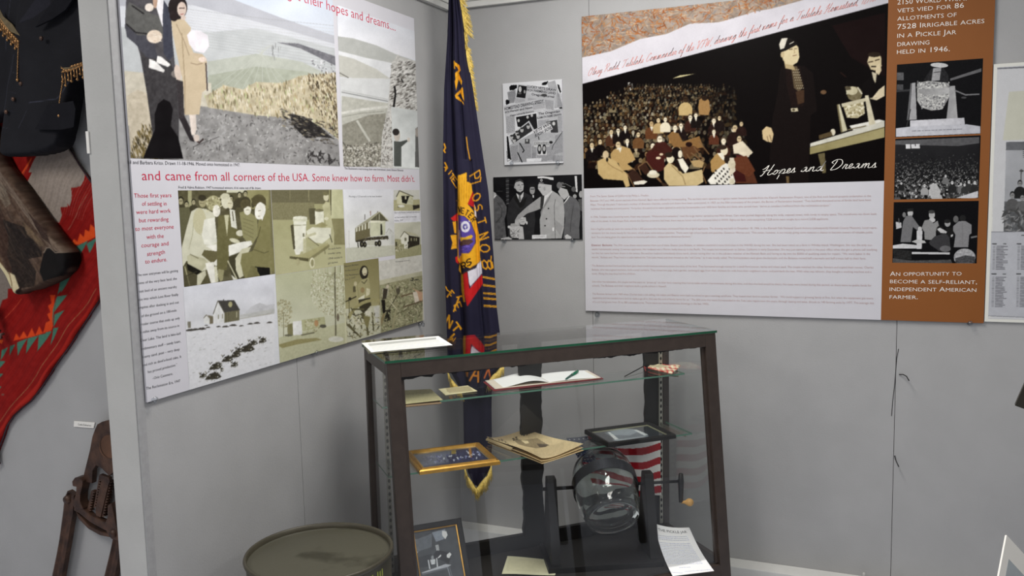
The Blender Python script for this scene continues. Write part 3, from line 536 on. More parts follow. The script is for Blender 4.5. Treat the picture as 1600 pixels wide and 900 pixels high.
cv.poly([(165, 335), (190, 310), (240, 318), (240, 378), (212, 382), (168, 375)], (222, 223, 220)); cv.poly([(198, 312), (240, 320), (240, 378), (212, 382), (212, 335)], (120, 112, 92)); cv.line([(165, 335), (188, 310), (212, 335)], 6, (120, 112, 100)); cv.poly([(40, 362), (64, 362), (64, 412), (42, 412)], (130, 126, 112)); cv.line([(450, 340), (690, 300)], 6, (176, 174, 160))
for (x, y, w) in ((60, 430, 40), (100, 425, 34), (150, 420, 40), (200, 408, 22), (280, 402, 22), (335, 402, 30), (395, 392, 34), (460, 395, 20), (530, 380, 26), (580, 374, 30), (680, 370, 26), (185, 392, 16), (30, 434, 20)): cv.poly([(x - w, y + 4), (x - w * .3, y - w * .25), (x + w * .4, y - w * .3), (x + w, y + 2), (x, y + w * .2)], (70, 66, 60), n=14, sc=4)
for (x, y, w, h) in ((160, 785, 30, 20), (240, 790, 66, 36), (255, 715, 50, 32), (350, 655, 46, 30), (415, 620, 40, 34), (500, 575, 66, 36), (550, 530, 40, 24), (625, 510, 32, 26), (405, 698, 30, 22), (290, 700, 20, 18), (440, 585, 30, 20), (310, 740, 12, 12)): 
    cv.poly([(x - w, y + h * .8), (x - w * .7, y), (x - w * .2, y - h * .7), (x + w * .5, y - h), (x + w, y + h * .1), (x + w * .5, y + h * .6)], (66, 63, 54), n=22, sc=5); cv.scatter([(x - w, y - h), (x + w, y - h), (x + w, y + h), (x - w, y + h)], 26, 3, 9, [(40, 38, 32), (120, 114, 90), (220, 220, 216)], .5)
f0, _ = LP.ab(287, 455); picture('snow_homestead_photo', lpb, LP, YG0 - .004, LZ0, c0 - .002, zb - .001, cv, pitch=.0022)
# pale trees and sheds
cv = Canvas(415, 425, 545, 590, S3); cv.at(285, 430, 5)
cv.poly([(690, -20), (1270, -40), (1270, 400), (700, 500)], (186, 188, 156), c2=(206, 207, 186)); cv.poly([(700, 500), (960, 440), (1270, 370), (1270, 560), (700, 700)], (190, 190, 158), n=12, sc=12); cv.poly([(740, 545), (900, 500), (1050, 490), (1090, 505), (900, 540), (780, 570)], (150, 144, 100), n=12, sc=8); cv.poly([(930, 350), (1110, 325), (1120, 400), (940, 440)], (178, 178, 140)); 
cv.scatter([(705, 250), (760, 190), (840, 200), (862, 300), (820, 400), (780, 420), (700, 350)], 520, 4, 11, [(206, 204, 176), (140, 134, 100), (170, 164, 130)], .4); cv.line([(740, 220), (746, 500)], 6, (206, 206, 184)); cv.line([(790, 300), (790, 480)], 6, (130, 126, 96))
cv.scatter([(1020, -40), (1270, -40), (1270, 330), (1120, 310), (1030, 240), (1000, 140)], 1100, 4, 12, [(210, 209, 184), (140, 136, 104), (176, 172, 140), (222, 222, 204)], .35); cv.line([(1190, -20), (1198, 470)], 9, (96, 92, 72)); cv.poly([(862, 362), (930, 355), (935, 465), (865, 470)], (232, 233, 230)); cv.poly([(820, 385), (860, 375), (864, 470), (822, 480)], (132, 128, 92)); cv.scatter([(960, 360), (1070, 340), (1070, 440), (960, 450)], 60, 6, 18, [(150, 146, 110), (206, 204, 176)], .3); cv.ell(1046, 375, 16, 26, (176, 140, 100)); cv.line([(930, 468), (1030, 448)], 10, (110, 106, 84)); cv.ell(1098, 398, 26, 14, (90, 88, 76)); cv.ell(828, 470, 30, 9, (110, 108, 88)); cv.ell(1200, 500, 60, 22, (214, 214, 200)); cv.ell(1215, 330, 10, 30, (110, 100, 84))
picture('poplar_yard_photo', lpb, LP, c0 - .001, LZ0, c1, zc - .001, cv, pitch=.0022)
# woman at wheel
cv = Canvas(530, 390, 600, 545, (140, 134, 92)); cv.at(530, 390, 6)
cv.poly([(38, 125), (372, 80), (372, 560), (38, 560)], (134, 128, 88), c2=(166, 161, 120), g=(0, 120, 0, 560), n=4); cv.poly([(38, 560), (385, 520), (390, 800), (38, 880)], (196, 196, 172), n=20, sc=10)
cv.ell(232, 215, 40, 66, (44, 40, 32)); cv.ell(238, 205, 24, 40, (206, 200, 168)); cv.line([(232, 228), (250, 226)], 6, (90, 70, 56)); cv.poly([(170, 330), (215, 280), (275, 262), (290, 350), (270, 460), (190, 440)], (166, 161, 120), n=8); cv.line([(210, 300), (235, 318), (262, 280)], 8, (90, 86, 62)); cv.poly([(255, 360), (290, 370), (285, 420), (250, 440)], (206, 202, 170)); cv.poly([(175, 460), (240, 420), (236, 460), (190, 482)], (220, 218, 194)); cv.ell(152, 322, 15, 24, (190, 184, 150)); cv.poly([(130, 345), (160, 340), (165, 395), (130, 400)], (90, 86, 62)); cv.line([(158, 345), (176, 520)], 14, (170, 164, 122)); cv.poly([(180, 470), (290, 450), (300, 520), (230, 600), (190, 560)], (60, 56, 42)); cv.ell(218, 380, 20, 26, (150, 130, 92))
cv.line([(38, 498), (90, 475), (160, 440)], 9, (52, 48, 36)); cv.ell(100, 462, 14, 16, (44, 40, 32)); cv.line([(92, 480), (96, 660)], 8, (100, 96, 70))
for t in range(18): 
    u0, u1 = 3.55 + t * .14, 3.55 + (t + 1) * .14; cv.line([(330 + 260 * math.cos(u0), 740 + 265 * math.sin(u0)), (330 + 260 * math.cos(u1), 740 + 265 * math.sin(u1))], 30, (158, 152, 108))
for x0, y0, x1, y1, w in ((110, 545, 150, 620, 10), (120, 560, 230, 560, 16), (215, 600, 255, 680, 34), (310, 590, 322, 760, 12), (60, 600, 60, 860, 12), (60, 690, 200, 820, 16), (250, 640, 270, 800, 18), (130, 740, 180, 640, 12), (200, 640, 210, 740, 12), (90, 700, 150, 780, 18)): cv.line([(x0, y0), (x1, y1)], w, (92, 88, 62))
cv.poly([(130, 660), (190, 650), (215, 700), (160, 740)], (212, 210, 188)); cv.poly([(325, 540), (375, 520), (372, 690), (345, 720)], (200, 200, 190)); cv.scatter([(40, 600), (380, 600), (370, 780), (40, 860)], 180, 6, 22, [(120, 114, 80), (190, 186, 152), (56, 52, 40), (150, 145, 104)], .25); cv.poly([(240, 580), (300, 570), (290, 620), (250, 610)], (216, 214, 196)); cv.poly([(230, 620), (290, 630), (270, 740), (240, 700)], (130, 124, 84))
g0, _ = LP.ab(537, 415); g1, _ = LP.ab(591.5, 410); picture('woman_at_wheel_photo', lpb, LP.up(.0001), g0, LZ0, g1, LP.ab(538, 411)[1], cv, pitch=.002)
cv = Canvas(585, 385, 665, 530, (200, 198, 178)); cv.at(530, 390, 6)
cv.poly([(365, 80), (780, 20), (780, 260), (370, 330)], (206, 205, 196), n=16, sc=26); cv.poly([(370, 330), (560, 270), (780, 230), (780, 720), (370, 800)], (150, 148, 116), n=24, sc=10); cv.poly([(370, 290), (560, 250), (780, 200), (780, 240), (370, 335)], (186, 184, 158))
cv.scatter([(370, 340), (780, 270), (780, 690), (370, 780)], 900, 6, 24, [(190, 188, 152), (110, 108, 80), (206, 202, 172), (84, 82, 62), (160, 168, 128)], .2)
for x0, y0, x1, y1, w, c in ((580, 440, 780, 380, 12, (110, 92, 70)), (600, 540, 780, 480, 12, (100, 86, 66)), (455, 420, 555, 330, 8, (150, 146, 112)), (440, 600, 560, 400, 8, (84, 80, 62)), (500, 740, 545, 500, 20, (160, 156, 122)), (370, 760, 420, 600, 22, (140, 128, 92)), (470, 480, 540, 560, 7, (206, 202, 172))): cv.line([(x0, y0), (x1, y1)], w, c)
cv.poly([(400, 380), (440, 345), (465, 380), (450, 450), (420, 450)], (176, 172, 150)); cv.ell(455, 345, 14, 18, (200, 192, 168)); cv.poly([(415, 360), (455, 370), (440, 460), (405, 470)], (64, 60, 50)); cv.poly([(395, 470), (430, 470), (432, 590), (408, 600)], (34, 32, 28)); cv.ell(552, 385, 18, 36, (84, 80, 66)); cv.ell(548, 350, 10, 14, (170, 164, 140)); cv.poly([(690, 400), (740, 390), (750, 480), (710, 500)], (224, 214, 196)); cv.poly([(670, 350), (720, 380), (780, 400), (780, 480), (750, 480), (730, 400)], (196, 160, 130)); cv.scatter([(430, 560), (480, 560), (480, 660), (430, 670)], 50, 6, 18, [(40, 38, 32)], .4); cv.line([(668, 288), (690, 290), (692, 268), (680, 266)], 7, (30, 30, 30)); cv.line([(700, 285), (745, 282)], 7, (40, 38, 36))
picture('potato_field_photo', lpb, LP.up(.0001), g1 + .001, LZ0, LY1 - .004, LP.ab(600, 407)[1], cv, pitch=.0022)
# lettering
T = Text(LP, .0005)
T.line('brought their hopes and dreams....', (414, -15), (618, 48.5), 17.5)
T.build('headline_lettering', M['red_ink'], lpb); T = Text(LP, .0005)
T.line("and came from all corners of the USA. Some knew how to farm. Most didn't.", (222, 281.5), (648, 284), 16)
T.build('headline_lettering', M['red_ink'], lpb); T = Text(LP, .0005)
for s_, p0, p1 in (('Those first years', (44, 155), (175, 153)), ('of settling in', (72, 183), (158, 182)), ('were hard work', (52, 213), (173, 207)), ('but rewarding', (62, 242), (165, 237)), ('to most everyone', (48, 272), (183, 263)), ('with the', (88, 300), (148, 296)), ('courage and', (70, 330), (165, 322)), ('strength', (90, 360), (152, 352)), ('to endure.', (83, 387), (160, 378))):
    T.line(s_, (190 + p0[0] / 2.25, 240 + p0[1] / 2.25), (190 + p1[0] / 2.25, 240 + p1[1] / 2.25), 7)
T.build('paragraph_lettering', M['red_ink'], lpb)
T = Text(LP, .0005)
T.line('hil and Barbara Krizo. Drawn 11-18-1946. Moved onto homestead in 1947.', (199.5, 256), (375, 260), 6)
T.line('The Buchanans overlooking their new homestead. (next: Eleanor Bolesta)', (538, 264.5), (630, 267.5), 3.6)
T.line('Fred & Valma Robison, 1947 homestead winners, 61st name out of 86 drawn.', (279, 294.5), (408, 295.5), 4.2)
for s_, p0, p1 in (('“The new entrymen will be getting', (50, 95), (335, 62)), ('some of the very best land, the', (62, 148), (327, 115)), ('vast bed of an ancient marshy', (70, 203), (327, 170)), ('lake into which Lost River finally', (65, 258), (337, 222)), ('empties after ducking in and out', (68, 312), (340, 274)), ('of the ground on a 100-mile', (90, 368), (325, 328)), ('circular course that ends up only', (75, 425), (347, 380)), ('6 miles away from its source in', (83, 477), (343, 430)), ('Clear Lake. The land is lake-laid', (80, 532), (352, 482)), ('sedimentary stuff – sandy loam,', (88, 588), (352, 535)), ('loamy sand, peat – very deep', (97, 642), (345, 588)), ("and rich as devil's-food cake. It", (97, 697), (357, 637)), ('has proved productive.”', (133, 742), (328, 692)), ('–Orin Cassmore,', (163, 785), (300, 752)), ('The Reclamation Era, 1947', (122, 853), (350, 800))):
    T.line(s_, (200 + p0[0] / 4.286, 410 + p0[1] / 4.286), (200 + p1[0] / 4.286, 410 + p1[1] / 4.286), 4.4)
for s_, p0, p1, o, k, h in (('Moving a 1/2 barrack to its new location', (75, 138), (462, 135), (535, 290), 7.5, 3), ("Gerry & Frances Lenhart's farmhouse", (610, 325), (905, 318), (535, 290), 7.5, 2.6), ('as they readied their 1/2 barrack', (612, 380), (868, 372), (535, 290), 7.5, 2.6), ('home, 1947', (612, 420), (712, 412), (535, 290), 7.5, 2.6),
    ('An early home-', (520, 565), (640, 552), (420, 290), 5.625, 3.2), ('steader using', (520, 605), (630, 595), (420, 290), 5.625, 3.2), ('USNA surplus to', (520, 650), (645, 635), (420, 290), 5.625, 3.2), ('get started.', (520, 690), (607, 678), (420, 290), 5.625, 3.2),
    ('Eleanor Bolesta', (50, 165), (180, 145), (530, 390), 6, 2.8), ('on the cover of', (52, 205), (178, 190), (530, 390), 6, 2.8), ('The Reclamation', (55, 250), (190, 235), (530, 390), 6, 2.8), ('Era, 2 1947', (55, 290), (150, 268), (530, 390), 6, 2.8), ('Harvesting potatoes', (527, 120), (660, 105), (530, 390), 6, 2.2)):
    T.line(s_, (o[0] + p0[0] / k, o[1] + p0[1] / k), (o[0] + p1[0] / k, o[1] + p1[1] / k), h)
T.build('caption_lettering', M['black_ink'], lpb)
# ---------------------------------------------------------------- right poster
rp = empty('exhibit_poster', (-.4, YB, 1.8), 'large wall poster with crowd scene, script title and orange side column on the back wall', 'poster', 'large wall posters')
RX0, RX1, RZ0, RZ1 = -1.204, 0.406, 1.166, 2.478
XO = BACK.ab(1378, 497)[0]; XO2 = BACK.ab(1384, 100)[0]; XO = (XO + XO2) / 2
rpb = MB().box((RX0, YB - .011, RZ0), (RX1, YB - .005, RZ1)).build('board', M['board'], rp)
RP = BACK.up(0.0112)
MB().prism(RP, [(XO, RZ0), (RX1, RZ0), (RX1, RZ1), (XO, RZ1)], 0, .0004).build('orange_column', M['orange'], rpb)
D0c, D1c, D2c, D3c, D4c = (22, 15, 13), (58, 36, 24), (120, 88, 52), (196, 170, 122), (236, 228, 202)
cv = Canvas(900, -40, 1392, 300, (218, 216, 224)); 
# autumn grass header
cv.poly([(900, -60), (1400, -60), (1400, -40), (1250, 6), (1180, 18), (1120, 36), (1080, 40), (1040, 55), (1000, 62), (960, 82), (900, 94)], (168, 150, 134), n=30, sc=10)
hd = [(905, -50), (1280, -50), (1270, -8), (1200, 12), (1120, 32), (1075, 34), (1040, 50), (995, 58), (955, 78), (905, 92)]
cv.scatter(hd, 2600, 1.5, 7, [(186, 116, 62), (172, 96, 48), (200, 152, 104), (150, 146, 148), (212, 186, 156), (150, 84, 44), (130, 124, 122), (170, 160, 156)], .16)

rr = random.Random(3)
for i in range(700):
    x, y = rr.uniform(908, 1270), rr.uniform(-20, 84)
    if y > 88 - (x - 905) * .24: continue
    th = rr.uniform(0, 6.28); P = [(x, y)]
    for k in range(6): th += rr.uniform(-.5, .5); x += 2.6 * math.cos(th); y += 1.9 * math.sin(th); P.append((x, y))
    cv.line(P, .7, rr.choice([(214, 192, 170), (196, 128, 70), (176, 92, 44), (124, 116, 114), (160, 104, 64)]))
cv.poly([(900, 92), (955, 80), (1000, 61), (1042, 53), (1078, 37), (1122, 35), (1200, 15), (1270, -4), (1400, -60), (1400, -4), (1383, 6), (914, 130), (900, 134)], (220, 217, 224))
# crowd picture
cv.poly([(900, 133.5), (914, 130), (1383, 6), (1400, 2), (1400, 300), (900, 300)], (13, 9, 9), n=1)
cv.poly([(1300, 40), (1383, 20), (1383, 120), (1330, 90)], (26, 14, 14), n=3, sc=20); cv.at(915, 100, 4.6157)
cv.poly([(625, 105), (680, 82), (790, 70), (700, 92)], (206, 196, 150)); cv.poly([(305, 135), (320, 135), (328, 190), (315, 192)], (206, 204, 196)); cv.poly([(330, 140), (338, 140), (344, 180), (336, 180)], (120, 116, 110))
rr = random.Random(9)
face = [(222, 200, 160), (196, 168, 124), (240, 228, 200), (170, 132, 90), (206, 184, 148)]; suits = [(30, 18, 14), (70, 42, 26), (120, 84, 48), (44, 26, 20), (176, 140, 90), (20, 14, 12), (90, 56, 36), (24, 18, 16), (150, 118, 76), (206, 186, 142)]
row = 0
y = 150.0
while y < 700:
    t = (y - 150) / 550; r = 8 + 15 * t; x = -10 + rr.uniform(0, r)
    x1 = 1080 if y < 480 else (1150 if y < 560 else 1170)
    while x < x1:
        top = 290 - 0.42 * x if x < 430 else (112 if x < 600 else 112 + (x - 600) * .12)
        if y > top + rr.uniform(-14, 20) and rr.random() < (0.92 if x < 700 else 0.75):
            dk = 1.0 if x < 700 else max(.35, 1 - (x - 700) / 700); br = rr.choice([.35, .5, .7, .9]) * (.62 + .38 * t); f = [c * dk * br for c in rr.choice(face)]; s_ = [c * dk * .62 for c in rr.choice(suits)]
            cv.person(x + rr.uniform(-3, 3), y + rr.uniform(-5, 5), r * rr.uniform(.75, .95), f, s_, f if rr.random() < .25 else None, (24, 18, 14), rr.uniform(-1, 1), 2.4)
        x += r * 2.5
    y += r * 1.7
# people picked out in the foreground
def P_(x, y, r, f, s, sh=None, h=(30, 22, 16), t=0, lg=3.4): cv.person(x, y, r, f, s, sh, h, t, lg)
P_(720, 250, 24, (60, 44, 30), (196, 170, 118)); cv.poly([(820, 260), (850, 235), (890, 262), (900, 330), (885, 370), (820, 365), (812, 310)], (160, 124, 78), n=10); cv.ell(858, 245, 22, 20, (40, 28, 20))
for x, y, r, f, s, sh in ((185, 490, 20, 0, (80, 50, 34), 1), (235, 480, 19, 2, (26, 18, 16), 1), (285, 458, 18, 2, (22, 16, 16), 1), (380, 508, 20, 0, (110, 76, 46), 0), (475, 430, 22, 1, (100, 62, 38), 1), (525, 405, 19, 0, (190, 164, 116), 0), (575, 400, 18, 2, (232, 222, 196), 0), (645, 460, 22, 2, (160, 120, 70), 1), (688, 445, 20, 2, (30, 20, 18), 1), (755, 385, 20, 2, (60, 34, 26), 1), (795, 370, 18, 2, (24, 18, 16), 1), (925, 410, 20, 2, (40, 24, 20), 1), (965, 390, 18, 0, (28, 20, 18), 0), (925, 490, 18, 2, (90, 50, 34), 1), (1065, 470, 20, 2, (24, 18, 16), 0), (1122, 425, 17, 0, (18, 12, 12), 0), (995, 555, 24, 2, (60, 34, 26), 1), (1105, 540, 22, 2, (232, 224, 204), 0), (485, 590, 24, 2, (70, 32, 26), 1), (535, 540, 28, 2, (66, 34, 26), 1), (300, 555, 20, 2, (20, 14, 14), 1), (45, 585, 22, 0, (22, 16, 16), 1), (105, 560, 20, 0, (20, 14, 14), 0)):
    P_(x, y, r, face[f], s, (236, 230, 212) if sh else None, (36, 26, 20) if f != 2 or x < 500 else (90, 76, 60))
cv.poly([(590, 520), (620, 490), (670, 500), (700, 560), (820, 520), (850, 600), (760, 620), (720, 660), (690, 600), (640, 610)], (140, 104, 62), n=10); cv.poly([(690, 600), (780, 590), (830, 620), (720, 690), (700, 650)], (96, 64, 40)); cv.ell(745, 580, 24, 18, (34, 18, 16))
P_(235, 580, 26, face[0], (190, 158, 104), (236, 230, 210)); cv.poly([(205, 640), (260, 590), (320, 610), (360, 690), (300, 720), (350, 760), (260, 770), (230, 700)], (190, 158, 104), n=8); cv.poly([(232, 606), (262, 600), (250, 640)], (236, 230, 212))
cv.poly([(85, 700), (150, 670), (220, 700), (260, 760), (300, 790), (320, 880), (290, 890), (270, 840), (130, 830), (90, 790)], (204, 176, 122), n=10, sc=30); cv.ell(140, 635, 26, 20, (34, 26, 20)); cv.ell(145, 655, 22, 30, (212, 190, 152)); cv.line([(150, 690), (165, 720), (200, 745), (270, 780)], 5, (140, 112, 70)); cv.ell(155, 690, 8, 16, (30, 24, 20))
cv.poly([(445, 650), (500, 620), (560, 640), (575, 760), (520, 780), (450, 720)], (70, 30, 26), n=6); cv.ell(525, 678, 18, 10, (226, 206, 174)); cv.poly([(500, 570), (570, 560), (630, 620), (600, 650), (560, 640), (520, 610)], (66, 32, 26)); cv.ell(546, 652, 14, 9, (226, 206, 174))
for x0, y0, x1, y1 in ((300, 790, 350, 885), (305, 770, 345, 755), (345, 755, 420, 850), (380, 740, 440, 705), (440, 705, 560, 870), (380, 745, 400, 800), (500, 810, 560, 870), (730, 650, 760, 700), (760, 640, 840, 700), (820, 560, 890, 650), (840, 790, 860, 740), (840, 790, 870, 860), (780, 600, 850, 690)): cv.line([(x0, y0), (x1, y1)], 8, (122, 92, 62))
cv.poly([(305, 790), (340, 760), (375, 780), (420, 850), (340, 850)], (56, 36, 28)); cv.poly([(385, 745), (430, 710), (470, 780), (430, 800)], (60, 38, 28)); cv.ell(488, 800, 46, 22, (214, 204, 176)); cv.ell(486, 783, 30, 18, (238, 232, 212)); cv.poly([(345, 850), (420, 838), (446, 848), (420, 868), (350, 870)], (238, 232, 216))
cv.ell(612, 680, 28, 36, (236, 226, 196)); cv.ell(600, 655, 28, 20, (44, 34, 26)); cv.poly([(565, 750), (600, 710), (650, 740), (700, 790), (760, 780), (840, 760), (850, 850), (800, 880), (600, 880), (565, 830)], (208, 186, 138), n=10, sc=30); cv.line([(620, 730), (700, 810), (720, 870)], 5, (140, 116, 76)); cv.ell(655, 640, 34, 42, (26, 18, 16)); cv.ell(682, 650, 16, 28, (236, 226, 200)); cv.poly([(655, 690), (700, 680), (745, 750), (720, 790), (680, 740)], (240, 234, 214)); cv.poly([(640, 690), (665, 690), (700, 780), (670, 770)], (30, 20, 18)); cv.poly([(755, 700), (820, 690), (855, 710), (840, 750), (780, 740)], (184, 156, 108), n=14)
cv.poly([(900, 700), (950, 640), (1000, 660), (1010, 720), (930, 800), (905, 770)], (176, 140, 86), n=8); cv.ell(1000, 625, 26, 34, (232, 220, 190)); cv.ell(985, 600, 34, 18, (50, 38, 30)); cv.poly([(950, 645), (990, 640), (1010, 700), (985, 690)], (238, 232, 214))
cv.poly([(985, 730), (1040, 700), (1080, 760), (1080, 850), (1060, 870), (900, 868), (880, 840), (930, 780)], (238, 234, 222))
for i in range(9):
    for j in range(7):
        x, y = 905 + i * 21 + j * 6, 740 + j * 19 + i * 2
        if (i + j) % 2 == 0 and x < 1075 and y < 866 and y > 735 + abs(x - 1010) * .3: cv.poly([(x, y), (x + 12, y + 2), (x + 15, y + 16), (x + 3, y + 14)], (34, 30, 28))
cv.ell(1035, 690, 36, 32, (40, 30, 24)); cv.ell(1062, 712, 24, 34, (240, 230, 206)); cv.poly([(1060, 590), (1100, 560), (1160, 620), (1180, 670), (1120, 680), (1090, 650), (1060, 640)], (232, 224, 204)); cv.ell(1108, 525, 26, 16, (30, 22, 20)); cv.poly([(1085, 655), (1150, 655), (1150, 700), (1090, 700)], (84, 34, 30)); cv.poly([(1080, 740), (1180, 700), (1240, 860), (1080, 860)], (88, 50, 34), n=8); cv.poly([(1050, 750), (1130, 740), (1160, 850), (1080, 850)], (60, 24, 22)); cv.poly([(540, 850), (600, 870), (560, 890)], (60, 44, 32))
# two men and the drawing table
cv.at(1140, 0, 3); 
for x, y, r in ((25, 600, 18), (55, 580, 12), (45, 650, 16)): cv.person(x, y, r, (206, 184, 146), (40, 24, 20))
cv.poly([(15, 680), (60, 660), (110, 715), (80, 740), (40, 720), (20, 720)], (228, 216, 190)); cv.poly([(20, 740), (80, 730), (120, 800), (90, 830), (20, 790)], (100, 56, 36), n=8); cv.poly([(0, 740), (20, 740), (28, 800), (0, 830)], (222, 212, 190)); cv.ell(10, 770, 18, 24, (214, 204, 176)); cv.poly([(0, 840), (20, 835), (24, 862), (0, 862)], (214, 206, 180))
cv.poly([(238, 320), (262, 300), (350, 310), (390, 340), (410, 520), (380, 540), (370, 862), (180, 862), (200, 560), (225, 440)], (22, 16, 15), n=3)
cv.poly([(262, 300), (330, 310), (350, 400), (345, 500), (290, 500), (268, 400)], (30, 20, 18), n=6); cv.poly([(288, 312), (315, 310), (346, 405), (326, 432), (302, 412)], (96, 82, 62))
for i in range(8):
    for j in range(4): cv.ell(296 + j * 9 + i * 3.2, 326 + i * 12.5, 2, 2.4, (206, 196, 166))
cv.poly([(310, 430), (350, 420), (350, 480), (320, 490)], (70, 50, 36), n=8); cv.poly([(286, 508), (318, 506), (322, 522), (290, 524)], (206, 196, 166)); cv.ell(300, 515, 7, 6, (90, 80, 60))
cv.poly([(244, 240), (250, 210), (300, 196), (322, 222), (327, 268), (318, 292), (296, 306), (262, 300), (250, 280)], (222, 206, 166), n=8, sc=14); cv.poly([(252, 272), (262, 300), (298, 306), (310, 330), (262, 320)], (186, 166, 124)); cv.line([(280, 232), (294, 230)], 4, (96, 76, 54)); cv.line([(304, 228), (316, 228)], 4, (96, 76, 54)); cv.line([(296, 262), (314, 258)], 3, (120, 86, 64)); cv.line([(302, 232), (306, 248), (300, 250)], 2.5, (160, 136, 98)); cv.ell(248, 256, 9, 15, (206, 186, 146))
cv.poly([(232, 212), (240, 182), (282, 178), (320, 200), (312, 212), (262, 238), (238, 246)], (26, 22, 20)); cv.poly([(232, 208), (244, 180), (272, 178), (256, 226), (238, 232)], (226, 220, 204)); cv.line([(282, 206), (300, 196)], 4, (222, 216, 200))
cv.poly([(152, 612), (172, 592), (196, 600), (206, 630), (198, 668), (176, 664), (156, 652)], (214, 190, 146), n=10); cv.line([(176, 640), (182, 664)], 3, (110, 86, 60)); cv.line([(188, 632), (196, 662)], 3, (110, 86, 60)); cv.ell(440, 432, 14, 10, (110, 84, 60)); cv.line([(520, 340), (545, 360)], 6, (60, 36, 30), a=.6)
cv.poly([(620, 400), (660, 360), (730, 360), (730, 560), (680, 560), (640, 470)], (16, 12, 12)); cv.poly([(645, 290), (655, 258), (690, 248), (710, 266), (712, 310), (690, 332), (662, 326)], (216, 200, 162), n=8, sc=12); cv.ell(678, 256, 30, 12, (46, 36, 28)); cv.line([(650, 292), (672, 288)], 5, (70, 56, 42)); cv.line([(682, 284), (702, 278)], 5, (70, 56, 42)); cv.poly([(684, 310), (706, 298), (712, 330), (700, 352), (684, 340)], (224, 208, 172)); cv.line([(664, 312), (686, 312)], 6, (30, 24, 20)); cv.poly([(666, 336), (690, 345), (684, 392), (674, 372)], (206, 196, 168)); cv.poly([(726, 400), (726, 450), (690, 470), (664, 464), (700, 420)], (228, 214, 182)); cv.line([(660, 462), (690, 458)], 5, (200, 190, 160))
cv.poly([(378, 672), (726, 566), (726, 600), (378, 690)], (216, 214, 200)); cv.poly([(376, 690), (726, 594), (726, 644), (376, 724)], (150, 140, 96), c2=(176, 166, 120), g=(376, 0, 726, 0)); cv.line([(378, 690), (726, 597)], 3, (90, 82, 56)); cv.poly([(414, 722), (446, 716), (452, 810), (436, 812)], (110, 100, 70)); cv.poly([(560, 590), (700, 560), (726, 566), (580, 610)], (238, 236, 226)); cv.poly([(264, 826), (278, 826), (280, 860), (268, 860)], (110, 90, 60))
cv.ell(586, 440, 36, 34, (120, 110, 82), n=26, sc=6); cv.ell(575, 425, 26, 20, (206, 198, 166)); cv.line([(548, 406), (552, 440)], 8, (214, 208, 180)); cv.poly([(540, 405), (566, 404), (570, 420), (545, 424)], (90, 82, 64)); cv.line([(600, 410), (620, 440)], 6, (220, 214, 190)); cv.poly([(530, 490), (626, 462), (634, 532), (600, 554), (550, 552)], (196, 186, 150), n=22, sc=5); cv.scatter([(535, 500), (628, 480), (630, 540), (555, 550)], 130, 3, 8, [(238, 232, 206), (150, 138, 100)], .6); cv.poly([(524, 486), (640, 458), (642, 474), (528, 502)], (206, 198, 170)); cv.poly([(502, 490), (516, 488), (552, 612), (522, 622)], (206, 200, 170)); cv.poly([(634, 448), (650, 446), (684, 580), (654, 588)], (214, 206, 178)); cv.poly([(502, 490), (509, 489), (530, 620), (522, 622)], (120, 110, 80)); cv.ell(484, 620, 12, 16, (222, 214, 190)); cv.poly([(418, 634), (476, 616), (484, 636), (420, 654)], (90, 76, 52), n=12)
cv.line([(556, 608), (640, 590)], 5, (120, 110, 82)); cv.at(0, 0, 1)
# white text field edge
zp = (BACK.ab(917, 293)[1] + BACK.ab(1380, 284.3)[1]) / 2
picture('crowd_photo', rpb, RP, RX0, zp, XO, RZ1, cv, pitch=.0024, gain=None)
# three monochrome photos in the column
K = (24, 24, 26)
def box3(tl, br): a0, b0, a1, b1 = bounds(RP, tl, br); return a0, b0, a1, b1
cv = Canvas(1395, 90, 1540, 220, K, 3); cv.at(1370, 0, 3.75)
cv.poly([(112, 380), (620, 350), (610, 790), (110, 805)], (22, 22, 24), n=5); cv.poly([(430, 460), (612, 400), (612, 420), (430, 474)], (110, 110, 112)); cv.rect(118, 425, 158, 470, (96, 96, 98), n=20, sc=8); cv.rect(118, 495, 155, 526, (80, 80, 82), n=14); cv.line([(115, 534), (200, 528)], 12, (60, 60, 62))
cv.poly([(236, 486), (300, 474), (420, 486), (432, 520), (428, 560), (385, 640), (320, 648), (262, 630), (236, 590)], (186, 186, 184), n=24, sc=8); cv.scatter([(240, 480), (425, 485), (425, 560), (380, 640), (262, 635)], 420, 4, 10, [(226, 226, 222), (120, 120, 122), (160, 160, 160)], .6); cv.poly([(244, 524), (424, 512), (424, 545), (380, 556), (280, 555), (246, 545)], (150, 150, 150), c2=(200, 200, 200), g=(244, 0, 424, 0))
cv.poly([(275, 470), (320, 400), (390, 395), (420, 440), (420, 486)], (44, 44, 46), n=18); cv.poly([(330, 400), (378, 396), (368, 470), (320, 476)], (170, 170, 172), n=30, sc=5); cv.ell(366, 382, 52, 14, (214, 214, 214), rot=.05); cv.line([(335, 425), (372, 420)], 4, (60, 60, 62)); cv.poly([(198, 488), (226, 484), (234, 700), (178, 704)], (176, 176, 178)); cv.poly([(198, 488), (207, 487), (192, 702), (176, 704)], (110, 110, 112)); cv.poly([(430, 504), (458, 502), (474, 696), (408, 700)], (160, 160, 162), c2=(190, 190, 190), g=(408, 0, 474, 0)); cv.line([(458, 530), (520, 556), (600, 552)], 8, (130, 130, 132)); cv.ell(240, 512, 8, 8, (150, 150, 150)); cv.ell(510, 572, 16, 6, (80, 80, 82)); cv.line([(175, 742), (198, 640)], 5, (60, 60, 60))
